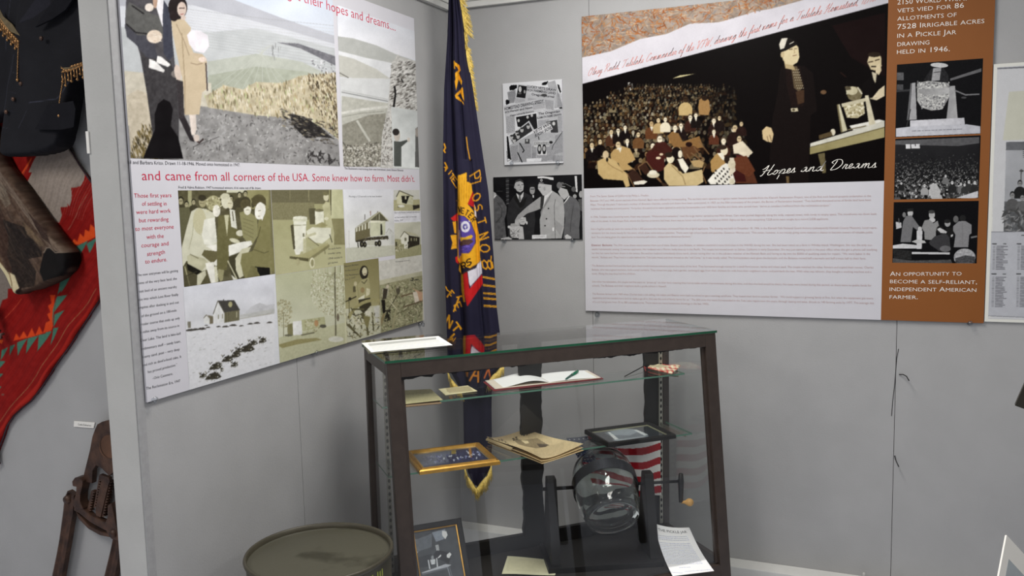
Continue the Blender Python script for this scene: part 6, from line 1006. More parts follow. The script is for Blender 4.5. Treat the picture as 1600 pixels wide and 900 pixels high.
cv.poly([(305, 590), (330, 570), (380, 590), (440, 602), (445, 660), (400, 720), (320, 750), (300, 700)], (16, 13, 13)); cv.line([(305, 600), (320, 575), (345, 572), (380, 598), (430, 596)], 7, (120, 106, 92)); cv.poly([(-300, 200), (0, 480), (40, 590), (110, 680), (190, 790), (150, 832), (100, 720), (0, 590), (-300, 380)], (202, 190, 152), n=10, sc=14); cv.poly([(130, 700), (160, 720), (190, 790), (165, 790)], (206, 192, 156)); cv.line([(135, 705), (150, 760), (145, 830)], 4, (110, 84, 56)); cv.poly([(150, 830), (170, 800), (200, 780), (195, 800), (165, 820)], (40, 28, 22))
cv.at(0, 0, 1)
O = [(-120, 170), (0, 196), (9, 215), (14, 240), (24, 258), (40, 278), (60, 304), (80, 334), (97, 358), (112, 376), (126, 392), (128, 406), (124, 420), (110, 434), (90, 444), (70, 452), (56, 454), (45, 460), (41, 457), (30, 430), (15, 408), (0, 389), (-120, 260)]
relief('hide', hide, ALC.up(.022), O, cv, lambda X, Y: .006 * np.sin(X * .12 - Y * .08) , .003, AG, M['cloth'], .004, .05, 12)
# braided grey tie
mb = MB()
for i in range(14):
    o = ALC.px(-3 + i * 1.75 + 3 * math.sin(i * 1.3), 462 + i * 5.2, .045 + .012 * math.sin(i)); q = ALC.px(9 + i * 1.1 + 3 * math.cos(i * 1.7), 470 + i * 5.0, .06)
    mb.tube([o, (o + q) / 2 + np.array([0, -.008, .004]), q], [.005, .007, .004], 8)
    o = ALC.px(-9 + i * 1.2, 466 + i * 4.5, .05); mb.tube([o, o + np.array([.01, -.006, -.014])], [.006, .005], 8)
tag(mb.build('braided_tie', M['grey_yarn'], smooth=True), 'grey-brown braided yarn tie end hanging below the hide over the red rug', 'tie')
# jacket
jk = empty('uniform_jacket', ALC.px(70, 100, .1), 'dark navy wool uniform jacket with brass bullion chains hanging at the upper left', 'jacket')
cv = Canvas(-160, -140, 200, 270, (22, 22, 27), 2.4); cv.rect(-160, -140, 200, 270, (23, 23, 28), n=4, sc=20); cv.at(0, 0, 6.92)
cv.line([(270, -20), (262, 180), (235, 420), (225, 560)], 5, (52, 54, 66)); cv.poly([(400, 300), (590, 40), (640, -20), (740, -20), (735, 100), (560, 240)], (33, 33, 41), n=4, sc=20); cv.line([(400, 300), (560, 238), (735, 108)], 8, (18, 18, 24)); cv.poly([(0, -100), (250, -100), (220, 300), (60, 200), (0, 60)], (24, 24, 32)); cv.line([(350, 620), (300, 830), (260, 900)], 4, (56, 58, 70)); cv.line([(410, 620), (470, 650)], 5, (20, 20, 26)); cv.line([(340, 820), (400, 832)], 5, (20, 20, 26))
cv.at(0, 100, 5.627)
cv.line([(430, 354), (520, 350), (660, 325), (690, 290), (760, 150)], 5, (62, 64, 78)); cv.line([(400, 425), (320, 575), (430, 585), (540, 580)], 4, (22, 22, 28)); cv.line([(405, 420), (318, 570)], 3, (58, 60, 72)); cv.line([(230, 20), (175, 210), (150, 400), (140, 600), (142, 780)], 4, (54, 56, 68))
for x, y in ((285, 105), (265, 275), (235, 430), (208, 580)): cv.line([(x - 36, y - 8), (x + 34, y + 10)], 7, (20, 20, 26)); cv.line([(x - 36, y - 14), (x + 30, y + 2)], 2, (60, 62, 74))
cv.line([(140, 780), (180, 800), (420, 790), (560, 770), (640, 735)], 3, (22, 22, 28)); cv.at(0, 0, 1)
O = [(-150, -130), (190, -130), (188, 60), (160, 120), (137, 128), (130, 165), (124, 199), (118, 222), (114, 231), (100, 238), (85, 242), (69, 244), (50, 246), (32, 247), (27, 244), (25, 237), (25, 210), (26, 190), (24, 180), (14, 190), (0, 194), (-40, 200), (-150, 190)]
JP = ALC.up(.05)
O = [(x, y) for x, y in O]
def jh(X, Y):
    front = 1 / (1 + np.exp(-(X - (34 + (150 - Y) * .17)) / 1.5)); return .014 * front + .006 * np.sin(X * .05) * np.sin(Y * .03) + .008 * np.exp(-((X - (80 - (Y - 40) * -.1)) / 30) ** 2)
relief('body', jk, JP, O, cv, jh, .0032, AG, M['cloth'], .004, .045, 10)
LPn = JP.up(.078)
def flat(name, pts, mat, h=.006, base=0.0, pl=LPn): return MB().prism(pl, [pl.ab(*p) for p in pts], base, base + h).build(name, mat, jk, bevel=.0015)
flat('lapel', [(58, 43), (72, 20), (85, 3), (95, -20), (118, -22), (118, -2), (106, 16), (86, 30)], M['navy'], .008)
flat('collar_lining', [(82, -6), (91, -8), (89, 1), (83, 11)], M['lining'], .004, -.004)
flat('pocket_flap', [(76, 164), (92, 162), (117, 158), (121, 170), (118, 199), (98, 203), (72, 203), (57, 202), (66, 186)], M['navy'], .005, .002)
for i, (x, y) in enumerate(((33, 131), (21, 155), (10, 175), (65, 60))):
    p = JP.up(.066 if i < 3 else .080).px(x, y); MB().lathe(p, JP.n, [(.0001, .005), (.006, .004), (.0075, 0), (.0001, -.002)], 16).build('button', M['iron'], jk, smooth=True)
def chain(pl, pts, r=.0022):
    mb = MB(); P = [pl.px(*p) for p in pts]
    for a, b in zip(P[:-1], P[1:]):
        n = max(1, int(np.linalg.norm(b - a) / .0042))
        for i in range(n):
            o = a + (b - a) * i / n; d = np.array([.0012 * (1 if i % 2 else -1), 0, 0]); mb.tube([o + d, o + (b - a) / n * 1.1 - d], r, 5)
    return mb
def bead(mb, p, r=.0045): mb.lathe(p, (0, 0, 1), [(.0001, r), (r * .6, r * .8), (r, 0), (r * .6, -r * .8), (.0001, -r)], 12)
pl = JP.up(.082)
mb = chain(pl, [(96, 106), (104, 112), (118, 107), (126, 103), (136, 98)], .0028); chain(pl, [(100, 115), (116, 112), (136, 103)], .0028); 
for i in range(9):
    x, y = 97 + i * 4.6, 112 - i * 1.4 + (4 if i < 3 else 0); p = pl.px(x, y); q = pl.px(x + 1, y + 12 + (i % 2) * 7); mb.tube([p, q], .0022, 6); bead(mb, q)
    mb.tube([pl.px(x, y - 3), pl.px(x + 4, y - 5)], .004, 6)
c2 = chain(pl, [(99, 122), (95, 145), (92, 165), (92, 180)], .0018); mb.add(c2.v, c2.f); bead(mb, pl.px(92.5, 181), .0055); mb.build('bullion', M['brass'], jk, smooth=True)
flat('epaulette', [(96, 103), (100, 106), (113, 105), (119, 103), (128, 100), (136, 94), (136, 99), (118, 109), (101, 110)], M['bullion_cloth'], .002, .003)
pl = JP.up(.068); mb = chain(pl, [(0, 28), (8, 40), (16, 50), (25, 60), (29, 66)], .003); c2 = chain(pl, [(29, 66), (28, 90), (27, 122)], .0018); mb.add(c2.v, c2.f); bead(mb, pl.px(27.5, 125), .0055)
for i in range(11):
    x, y = -4 + i * 3.1, 27 + i * 3.3; p = pl.px(x, y); q = pl.px(x, y + 13 + (i % 2) * 6); mb.tube([p, q], .0024, 6); bead(mb, q); mb.tube([pl.px(x, y + 3), pl.px(x + 3, y + 6)], .0045, 6)
mb.build('bullion', M['brass'], jk, smooth=True); MB().prism(pl, [pl.ab(*p) for p in [(0, 14), (6, 26), (20, 38), (32, 56), (18, 50), (8, 40), (0, 34)]], 0, .002).build('epaulette', M['bullion_cloth'], jk)
MB().tube([ALC.px(60, -150, .02), ALC.px(60, -135, .08)], .004, 8).build('hanger_peg', M['iron'], jk)

# cattle dehorner
dh = empty('cattle_dehorner', ALC.px(150, 780), 'rusty cast iron two-handled cattle dehorner leaning on the alcove wall', 'tool')
DP = ALC.up(.015); q5 = lambda x, y: DP.ab(80 + x / 3.464, 640 + y / 3.464)
def prism(name, pts, h0, h1, mat=None, bevel=.002): return MB().prism(DP, [q5(*p) for p in pts], h0, h1).build(name, mat or M['iron'], dh, bevel=bevel)
prism('head_plate', [(262, 100), (275, 72), (300, 58), (335, 50), (420, 60), (455, 110), (465, 300), (420, 330), (360, 330), (340, 350), (300, 310), (268, 292), (250, 320), (246, 390), (205, 380), (200, 350), (235, 210), (248, 140)], .0, .02)
pc = DP.P(*q5(345, 190), .02); MB().lathe(pc, DP.n, [(.036, -.004), (.042, .004), (.047, -.002)], 40).build('recess_ring', M['iron'], dh, smooth=True)
prism('recess', [(345 + 58 * math.cos(t * .3), 190 + 66 * math.sin(t * .3)) for t in range(21)], .0195, .0215, M['rust'], 0)
prism('side_rail', [(196, 352), (216, 372), (212, 400), (202, 440), (200, 480), (218, 520), (172, 522), (158, 490), (178, 440), (180, 402), (160, 398), (157, 372), (172, 352)], .0, .034, bevel=.003)
def teeth(name, p0, p1, w, n, side):
    a, b = np.array(p0, float), np.array(p1, float); d = (b - a) / n; L = np.linalg.norm(b - a); nrm = np.array([-(b - a)[1], (b - a)[0]]) / L * side; pts = [tuple(a - nrm * w), ]
    for i in range(n): pts += [tuple(a + d * i), tuple(a + d * (i + .5) + nrm * 13)]
    pts += [tuple(b), tuple(b - nrm * w)]; prism(name, pts, .006, .022, bevel=0)
teeth('toothed_rack', (255, 430), (232, 540), 10, 8, -1); teeth('toothed_rack', (345, 375), (305, 570), 20, 13, -1); teeth('toothed_rack', (292, 350), (262, 520), 4, 12, -1)
prism('blade_bar', [(296, 338), (345, 355), (350, 378), (342, 395), (300, 570), (276, 560), (272, 530), (296, 400), (304, 375), (290, 350)], .012, .026)
prism('hinge_arm', [(165, 500), (200, 508), (250, 555), (335, 595), (372, 632), (368, 652), (320, 632), (245, 590), (190, 545), (160, 530)], .008, .030, bevel=.004)
prism('lower_arc', [(158, 540), (175, 556), (232, 618), (300, 652), (370, 664), (360, 684), (290, 670), (225, 634), (172, 580)], .0, .02, bevel=.003)
prism('hinge_lug', [(350, 500), (372, 485), (380, 520), (400, 620), (410, 690), (370, 680), (345, 640), (335, 600), (350, 560)], .0, .036, bevel=.004)
def handle(name, pts, w):
    P = [DP.P(*q5(x, y), .018) for x, y in pts]; mb = MB()
    n = len(P); vs = []; fs = []
    for i, p in enumerate(P):
        d = P[min(i + 1, n - 1)] - P[max(i - 1, 0)]; d /= np.linalg.norm(d); s_ = np.cross(d, DP.n); ww = w[i] * .00066
        for a, h in ((-.5, -.5), (-.5, .3), (-.3, .5), (-.12, .22), (.12, .22), (.3, .5), (.5, .3), (.5, -.5)): vs.append(p + s_ * a * ww + DP.n * h * .026)
    for i in range(n - 1):
        for k in range(8): fs.append((i * 8 + k, i * 8 + (k + 1) % 8, (i + 1) * 8 + (k + 1) % 8, (i + 1) * 8 + k))
    fs += [tuple(range(8))[::-1], tuple(range(8 * (n - 1), 8 * n))]; mb.add(vs, fs); return mb.build(name, M['iron'], dh, smooth=False)
handle('handle', [(140, 440), (130, 480), (125, 540), (112, 620), (100, 700), (85, 780), (62, 900), (30, 1060), (-10, 1250)], [50, 66, 68, 62, 60, 60, 66, 66, 60])
handle('handle', [(385, 640), (385, 700), (372, 780), (345, 900), (305, 1060), (260, 1250)], [40, 50, 60, 66, 66, 60])
MB().lathe(DP.P(*q5(130, 470), .03), DP.n, [(.0001, .012), (.012, .01), (.016, 0), (.016, -.02)], 20).build('pivot_bolt', M['iron'], dh, smooth=True)
MB().lathe(DP.P(*q5(382, 650), .034), DP.n, [(.0001, .012), (.012, .01), (.016, 0), (.016, -.02)], 20).build('pivot_bolt', M['iron'], dh, smooth=True)
# name tags
tg = empty('name_tag', ALC.px(132, 664), 'small white typed tag on the alcove wall just left of the iron tool', 'tag')
cs = [(116.5, 657.5), (149, 660), (147, 669), (116, 666.5)]; TP = ALC.up(.001)
MB().prism(TP, [TP.ab(*p) for p in cs], 0, .0025).build('card', M['mat_w'], tg, bevel=.0006); T = Text(ALC.up(.0036), .0003); T.line('Cattle Dehorner', (122, 664.5), (143, 666.5), 3.2); T.build('typing', M['black_ink'], tg)
tp = LEFT
tag(MB().box((XL - .108, 1.7548 - .0035, 1.84), (XL - .098, 1.7548 - .0003, 1.90)).build('paper_tag', M['mat_w'], bevel=.0004), 'thin white paper strip stuck on the edge of the left wall end post', 'tag')
# ---------------------------------------------------------------- display case
dc = empty('display_case', CO + UU * LC / 2 + VV * .2, 'dark brown framed glass display case with sloping front standing across the corner', 'display case')
DZ, SZ1, SZ2 = .285, .97, .735
def cbox(mb, u0, u1, v0, v1, z0, z1, mi=0): return mb.box((u0, v0, z0), (u1, v1, z1), mi, loc)
def slopebar(mb, u0, u1, vo, vi, z0, z1):     # bar that follows the sloping front: outer face vf(z)-vo, inner vf(z)-vi
    return mb.hexa([loc(u0, vf(z0) - vi, z0), loc(u1, vf(z0) - vi, z0), loc(u1, vf(z0) - vo, z0), loc(u0, vf(z0) - vo, z0), loc(u0, vf(z1) - vi, z1), loc(u1, vf(z1) - vi, z1), loc(u1, vf(z1) - vo, z1), loc(u0, vf(z1) - vo, z1)])
for u0, u1, nm in ((0, .046, 'corner_post'), (LC - .046, LC, 'corner_post')):
    slopebar(MB(), u0, u1, 0, .03, DZ - .06, ZT - .012).build(nm, M['brown'], dc, bevel=.002)
    ui = u0 + .046 if u0 == 0 else u0 - .012
    slopebar(MB(), ui, ui + .012, .012, .024, DZ, ZT - .06).build('glazing_bead', M['brown'], dc)
slopebar(MB(), .046, LC - .046, 0, .03, ZT - .062, ZT - .012).build('front_rail', M['brown'], dc, bevel=.002)
slopebar(MB(), .046, LC - .046, 0, .03, DZ - .06, DZ - .005).build('front_rail', M['brown'], dc, bevel=.002)
for u0 in (0, LC - .025):
    cbox(MB(), u0, u0 + .025, .03, D0 - .026, ZT - .055, ZT - .012).build('side_rail', M['brown'], dc, bevel=.002)
    MB().hexa([loc(u0, .03, DZ - .06), loc(u0 + .025, .03, DZ - .06), loc(u0 + .025, vf(DZ) - .03, DZ - .06), loc(u0, vf(DZ) - .03, DZ - .06), loc(u0, .03, DZ - .005), loc(u0 + .025, .03, DZ - .005), loc(u0 + .025, vf(DZ) - .03, DZ - .005), loc(u0, vf(DZ) - .03, DZ - .005)]).build('side_rail', M['brown'], dc)
rr = random.Random(2)
def ragged(u0, u1, z0, z1, v, name, n=60, amp=.006):
    """board with a brushy, uneven painted edge"""
    zs = np.linspace(z0, z1, n); L = []; R = []; a = b = 0
    for i in range(n): a = a * .8 + rr.uniform(-amp, amp) * .5; b = b * .8 + rr.uniform(-amp, amp) * .5; L.append(u0 + a); R.append(u1 + b)
    pts = [(u, z) for u, z in zip(L, zs)] + [(u, z) for u, z in zip(R[::-1], zs[::-1])]; n2 = len(pts)
    vs = [loc(u, v, z) for u, z in pts] + [loc(u, v + .018, z) for u, z in pts]; fs = [(i, i + 1, n2 - 2 - i, n2 - 1 - i) for i in range(n - 1)]; fs += [tuple(k + n2 for k in f[::-1]) for f in fs]; fs += [(i, (i + 1) % n2, n2 + (i + 1) % n2, n2 + i) for i in range(n2)]
    return MB().add(vs, fs).build(name, M['black'], dc)
cbox(MB(), 0.0, .032, 0, .03, DZ - .06, ZT - .012).build('corner_post', M['brown'], dc, bevel=.002)
cbox(MB(), LC - .03, LC, 0, .03, DZ - .06, ZT - .012).build('corner_post', M['brown'], dc, bevel=.002)
ragged(LC - .112, LC - .028, DZ + .05, ZT - .012, .005, 'back_stile'); ragged(.612, .700, DZ + .05, ZT - .012, .005, 'back_stile')
cbox(MB(), 0.03, LC - .03, 0, .02, ZT - .05, ZT - .012).build('back_rail', M['brown'], dc); cbox(MB(), 0.03, LC - .03, 0, .02, DZ - .05, DZ + .058).build('back_rail', M['black'], dc)
zs = np.linspace(.05, LC - .05, 160); a = 0; top = ZT - .060; pts = []
for u in zs: a = a * .85 + rr.uniform(-.0025, .0025); pts.append((u, top - .006 + a + (-.006 if u < .16 else 0)))
n = len(pts); vs = [loc(u, vf(z) - .010, z) for u, z in pts] + [loc(u, vf(top + .01) - .010, top + .01) for u, z in pts] + [loc(u, vf(z) - .016, z) for u, z in pts] + [loc(u, vf(top + .01) - .016, top + .01) for u, z in pts]
fs = [(i, i + 1, n + i + 1, n + i) for i in range(n - 1)] + [(2 * n + i, 3 * n + i, 3 * n + i + 1, 2 * n + i + 1) for i in range(n - 1)] + [(i, 2 * n + i, 2 * n + i + 1, i + 1) for i in range(n - 1)]
MB().add(vs, fs).build('paint_edge', M['black'], dc)
def deckslab(z0, z1, v0, inset, name, mat): return MB().hexa([loc(.0 + inset, v0, z0), loc(LC - inset, v0, z0), loc(LC - inset, vf(z0) - .03, z0), loc(inset, vf(z0) - .03, z0), loc(inset, v0, z1), loc(LC - inset, v0, z1), loc(LC - inset, vf(z1) - .03, z1), loc(inset, vf(z1) - .03, z1)]).build(name, mat, dc)
deckslab(DZ - .02, DZ, .02, .026, 'deck', M['deckm'])
MB().hexa([loc(.0, 0, 0), loc(LC, 0, 0), loc(LC, vf(0) - .04, 0), loc(0, vf(0) - .04, 0), loc(0, 0, DZ - .06), loc(LC, 0, DZ - .06), loc(LC, vf(DZ) - .002, DZ - .06), loc(0, vf(DZ) - .002, DZ - .06)]).build('base_cabinet', M['brown'], dc, bevel=.004)
# panes
def pane(name, c, mats, edge=None):
    mb = MB().hexa(c); o = mb.build(name, mats, dc); return o
t = .006; mb = MB(); c = [loc(-.006, -.004, ZT - .012 + .0005), loc(LC + .006, -.004, ZT - .0115), loc(LC + .006, D0 + .004, ZT - .0115), loc(-.006, D0 + .004, ZT - .0115)]; c2 = [p + ZZ * .0085 for p in c]
mb.add(c + c2, [(3, 2, 1, 0), (4, 5, 6, 7), (0, 1, 5, 4)], 0); mb.add(c + c2, [(1, 2, 6, 5), (2, 3, 7, 6), (3, 0, 4, 7)], 1)
o = mb.build('glass_top', [M['topglass'], M['glassedge']], dc); TOPZ = ZT - .0115 + .0085
slopebar(MB(), .04, LC - .04, .016, .020, DZ - .01, ZT - .05).build('glass_pane', M['glass'], dc)
for u0 in (.010, LC - .014): MB().hexa([loc(u0, .028, DZ - .01), loc(u0 + .004, .028, DZ - .01), loc(u0 + .004, vf(DZ) - .028, DZ - .01), loc(u0, vf(DZ) - .028, DZ - .01), loc(u0, .028, ZT - .05), loc(u0 + .004, .028, ZT - .05), loc(u0 + .004, D0 - .014, ZT - .05), loc(u0, D0 - .014, ZT - .05)]).build('glass_pane', M['sideglass'], dc)
# slotted standards and shelf brackets
for u0 in (.060, LC - .048):
    mb = MB(); cbox(mb, u0, u0 + .015, .0235, .031, DZ + .005, ZT - .075)
    z = ZT - .095
    while z > DZ + .02: cbox(mb, u0 + .0045, u0 + .0105, .031, .0313, z, z + .014, 1); cbox(mb, u0 + .003, u0 + .012, .031, .0313, z + .004, z + .010, 1); z -= .0255
    mb.build('slotted_standard', [M['steel'], M['slot']], dc)
    for zz, vv in ((SZ1, .18), (SZ2, .232)):
        MB().hexa([loc(u0 + .006, .03, zz - .034), loc(u0 + .009, .03, zz - .034), loc(u0 + .009, vv - .01, zz - .018), loc(u0 + .006, vv - .01, zz - .018), loc(u0 + .006, .03, zz - .0075), loc(u0 + .009, .03, zz - .0075), loc(u0 + .009, vv - .01, zz - .0075), loc(u0 + .006, vv - .01, zz - .0075)]).build('shelf_bracket', M['steel'], dc)
for zz, v1 in ((SZ1, .180), (SZ2, .234)):
    mb = MB(); c = [loc(.02, .034, zz - .007), loc(LC - .02, .034, zz - .007), loc(LC - .02, v1, zz - .007), loc(.02, v1, zz - .007)]; c2 = [p + ZZ * .0065 for p in c]
    mb.add(c + c2, [(3, 2, 1, 0), (4, 5, 6, 7), (0, 1, 5, 4)], 0); mb.add(c + c2, [(1, 2, 6, 5), (2, 3, 7, 6), (3, 0, 4, 7)], 1); mb.build('glass_shelf', [M['shelfglass'], M['shelfedge']], dc)

# ---------------------------------------------------------------- things on and in the case
IG = .62
def sheet(name, parent, plane, px4, thick, cv, lift=lambda s, t: 0 * s, nx=120, ny=60, gain=IG, mat=None, off=.0008):
    """sheet on a plane through four photo points (left-near, right-near, right-far, left-far); lift raises it"""
    q = [plane.px(*p, off) for p in px4]; S, T_ = np.meshgrid(np.linspace(0, 1, nx), np.linspace(0, 1, ny)); S3, T3 = S[..., None], T_[..., None]
    P = (q[0] * (1 - S3) + q[1] * S3) * (1 - T3) + (q[3] * (1 - S3) + q[2] * S3) * T3; X, Y = proj(P)
    B = P + plane.n * np.maximum(lift(S, T_), 0)[..., None]; P = B + plane.n * thick
    c = lin(np.clip(cv.sample(X, Y), 0, 255)) / gain
    return gridmesh(name, P, c, mat or M['print'], parent, back=B)
TP_ = shelfplane(TOPZ)
# laminated sheet on the top
ls = empty('laminated_sheet', TP_.px(640, 540), 'clear laminated white information sheet lying on the left end of the case top', 'sheet')
lam = [(576, 554), (716, 541), (688, 521.5), (564, 533)]; q = [TP_.px(*p, .0012) for p in lam]
MB().hexa([p for p in q] + [p + ZZ * .0008 for p in q]).build('lamination', M['clear'], ls)
cv = Canvas(555, 515, 725, 560, (238, 240, 236), 4); rr = random.Random(3)
for i in range(8): 
    a = .12 + i * .1; x0, y0, x1, y1 = 566 + 10 * a * 1.4, 536 + 17 * a, 688 + 26 * a, 526 + 15 * a
    cv.line([(x0 + 8, y0), (x1 - 8 - rr.uniform(0, 8), y1 + .3)], .7 if i > 1 else 1.0, (190, 192, 190) if i > 1 else (120, 122, 120), a=.9)
sheet('printed_page', ls, TP_, [(580, 551.5), (707, 540), (685, 526), (565, 537)], .0003, cv, off=.0025, gain=.85)
# shelf 1
S1 = shelfplane(SZ1)
cv = Canvas(610, 600, 700, 645, (128, 122, 92), 4)
cv.poly([(610, 600), (700, 600), (700, 645), (610, 645)], (150, 144, 110), n=8, sc=4); cv.texty(623, 612, 676, 621, 1.6, (104, 98, 74), -.06, .5); cv.texty(623, 623, 684, 631, 1.4, (122, 116, 90), -.03, .4)
pp = empty('paper_booklet', S1.px(655, 625), 'old olive tan printed booklet at the left end of the upper glass shelf', 'booklet')
sheet('cover', pp, S1, [(622, 636), (692, 630), (673, 611), (617, 614)], .0015, cv, lambda s, t: .006 + .004 * s * (1 - t), gain=.62)
cv2 = Canvas(600, 600, 700, 650, (120, 100, 78), 2); sheet('inner_pages', pp, S1, [(624, 638), (690, 631.5), (672, 612), (618, 615)], .004, cv2, gain=.62)
cv = Canvas(680, 598, 752, 624, (196, 188, 152), 4); cv.poly([(695, 606.5), (733, 604), (740, 612), (702, 615)], (168, 158, 124), n=8, sc=3); cv.texty(698, 606, 736, 613, 1.5, (140, 128, 98), -.05, .5)
sheet('paper_card', None, S1, [(696, 618), (746, 612.5), (731, 603), (685, 608.5)], .0012, cv, lambda s, t: .002 * (1 - t) * s, gain=.66)
tag(bpy.context.scene.collection.objects[-1], 'small cream bordered printed card on the upper shelf between booklet and open book', 'card')
# open book
bk = empty('open_book', S1.px(850, 598), 'open blank guest book with dark red cover on the upper glass shelf', 'book')
cover = [(771, 612), (943, 593), (921, 581), (755, 598)]
q = [S1.px(*p, .0008) for p in cover]; MB().hexa(q + [p + ZZ * .0035 for p in q]).build('cover', nmat('maroon_cover', (126, 40, 46), .5, noise=.1), bk, bevel=.0008)
cvp = Canvas(745, 570, 950, 620, (236, 236, 238), 2)
sheet('left_pages', bk, S1, [(773, 610), (858, 601), (838, 589), (758, 597)], .0012, cvp, lambda s, t: .0045 + .016 * np.sin(np.clip(s, 0, 1) ** 1.6 * math.pi * .93) ** 1.2, gain=.80)
sheet('right_pages', bk, S1, [(859, 601), (939, 592.5), (918, 581), (839, 589)], .0012, cvp, lambda s, t: .0045 + .004 * np.sin(np.clip(s, 0, 1) * math.pi) ** .8 + .003 * (1 - s), gain=.80)
cvq = Canvas(745, 570, 950, 620, (200, 190, 176), 2); sheet('page_block', bk, S1, [(774, 610.5), (938, 593), (918, 582), (759, 597.5)], .003, cvq, lambda s, t: .0043 + 0 * s, gain=.7)
pn = empty('fountain_pen', S1.px(893, 586), 'dark green pen lying on the right page of the open book', 'pen')
pa, pb = S1.up(.013).px(884, 593), S1.up(.018).px(903, 579.5); d = (pb - pa)
MB().tube([pa, pa + d * .06, pa + d * .5], [.0025, .0048, .0055], 12).build('barrel', M['greenpen'], pn, smooth=True); MB().tube([pa + d * .5, pa + d * .95, pb], [.0062, .0062, .004], 12).build('pen_cap', nmat('green_cap', (26, 110, 84), .25), pn, smooth=True)
MB().tube([pa + d * .55 + ZZ * .006, pa + d * .9 + ZZ * .006], .001, 6).build('clip', M['steel'], pn)
# knitted scrap and stick
kn = empty('cloth_patch', S1.px(1032, 578), 'small red and cream braided cloth patch at the right end of the upper shelf', 'cloth')
cv = Canvas(1000, 560, 1070, 595, (178, 150, 124), 4); rr = random.Random(8)
for i in range(16): x = 1006 + i * 4; cv.line([(x, 568), (x + 12, 590)], 1.6, (176, 60, 58) if i % 2 else (206, 190, 160))
for i in range(12): y = 569 + i * 1.9; cv.line([(1005, y), (1066, y + 5)], .6, (140, 50, 48) if i % 3 == 0 else (226, 214, 190))
cv.poly([(1008, 570), (1040, 572), (1044, 578), (1012, 578)], (170, 160, 132), n=26, sc=2); cv.line([(1004, 576), (1050, 588)], 2, (176, 52, 52)); cv.line([(1020, 571), (1063, 574)], 1.6, (186, 56, 54))
sheet('patch', kn, S1, [(1012, 577.5), (1050, 587), (1063, 575), (1020, 570.5)], .006, cv, lambda s, t: .004 + .003 * np.sin(s * 9) * np.sin(t * 8), gain=.6)
MB().tube([S1.px(1010, 577, .004), S1.px(1006, 576, .01), S1.px(1009, 581, .004)], .002, 6).build('loose_thread', nmat('red_thread', (150, 54, 50), .9), kn); MB().tube([S1.px(1020, 571, .004), S1.px(1023, 568, .006), S1.px(1026, 572, .004)], .0018, 6).build('loose_thread', nmat('tan_thread', (170, 146, 110), .9), kn)
tag(MB().tube([S1.px(976, 589, .002), S1.px(1005, 577, .012), S1.px(1017, 571.5, .014)], .0022, 8).build('thin_stick', M['black'], smooth=True), 'thin dark stick sticking out from the red and cream patch on the upper shelf', 'stick')
# shelf 2: frames and newspaper
S2 = shelfplane(SZ2)
def pframe(root, R, w, h, bar, thick, mat, steps, name='frame_moulding'):
    """mitred picture frame lying in plane R (origin at corner), profile steps = [(inset, height), ...]"""
    mb = MB(); rings = []
    for ins, ht in steps: rings.append([R.P(ins, ins, ht), R.P(w - ins, ins, ht), R.P(w - ins, h - ins, ht), R.P(ins, h - ins, ht)])
    vs = [p for r in rings for p in r]; fs = []
    m = len(rings)
    for i in range(m):
        j = (i + 1) % m
        for k in range(4): fs.append((i * 4 + k, i * 4 + (k + 1) % 4, j * 4 + (k + 1) % 4, j * 4 + k))
    return mb.add(vs, fs).build(name, mat, root)
def framed(name, label, plane, px4, thick, bar, mat, cv, steps, gain=.5, inner=None, cat='picture frame', matw=0):
    R, w, h = rectfit(plane, px4); R = Plane(R.O - plane.n * thick, R.ex, R.ey); root = empty(name, R.P(w / 2, h / 2), label, cat)
    pframe(root, R, w, h, bar, thick, mat, steps)
    MB().prism(R, [(bar * .6, bar * .6), (w - bar * .6, bar * .6), (w - bar * .6, h - bar * .6), (bar * .6, h - bar * .6)], .001, .004).build('backing', M['black'], root)
    if inner is not None: pframe(root, R, w - 0, h - 0, bar, thick, inner, [(bar * .9, .004), (bar * .9, thick * .5), (bar * 1.06, thick * .48), (bar * 1.06, .004)], 'inner_slip')
    picture('photo_print', root, R.up(.0045), bar * .9, bar * .9, w - bar * .9, h - bar * .9, cv, pitch=.0013, gain=gain, thick=.0003)
    MB().prism(R, [(bar * .9, bar * .9), (w - bar * .9, bar * .9), (w - bar * .9, h - bar * .9), (bar * .9, h - bar * .9)], thick * .5, thick * .5 + .002).build('glazing', M['glass'], root)
    return R, w, h
cv = Canvas(615, 670, 800, 745, (60, 62, 82), 3); cv.at(600, 640, 5.333)
cv.poly([(200, 300), (900, 200), (960, 420), (300, 500)], (56, 58, 80), n=10, sc=16); cv.poly([(240, 360), (560, 330), (540, 440), (320, 470)], (88, 92, 108), n=8, sc=20)
cv.poly([(560, 330), (600, 320), (600, 370), (562, 370)], (130, 112, 60)); cv.poly([(705, 320), (725, 320), (735, 400), (712, 400)], (150, 106, 56)); cv.scatter([(420, 380), (620, 350), (860, 340), (900, 395), (420, 440)], 130, 5, 15, [(190, 194, 210), (130, 136, 170), (60, 60, 110), (30, 30, 60)], .5); cv.scatter([(330, 390), (480, 380), (480, 440), (340, 455)], 60, 5, 12, [(120, 124, 150), (60, 62, 90)], .5)
framed('picture_frame', 'gold framed colour picture lying at the left of the lower glass shelf', S2.up(.020), [(655, 734), (783, 717), (748, 689.5), (632, 703)], .020, .027, M['gold'], cv, [(0, 0), (0, .012), (.004, .016), (.010, .015), (.013, .020), (.020, .019), (.026, .010), (.026, 0)], inner=nmat('grey_slip', (150, 146, 136), .5))
cv = Canvas(895, 645, 1075, 705, (44, 48, 54), 3); cv.at(840, 640, 3.4625)
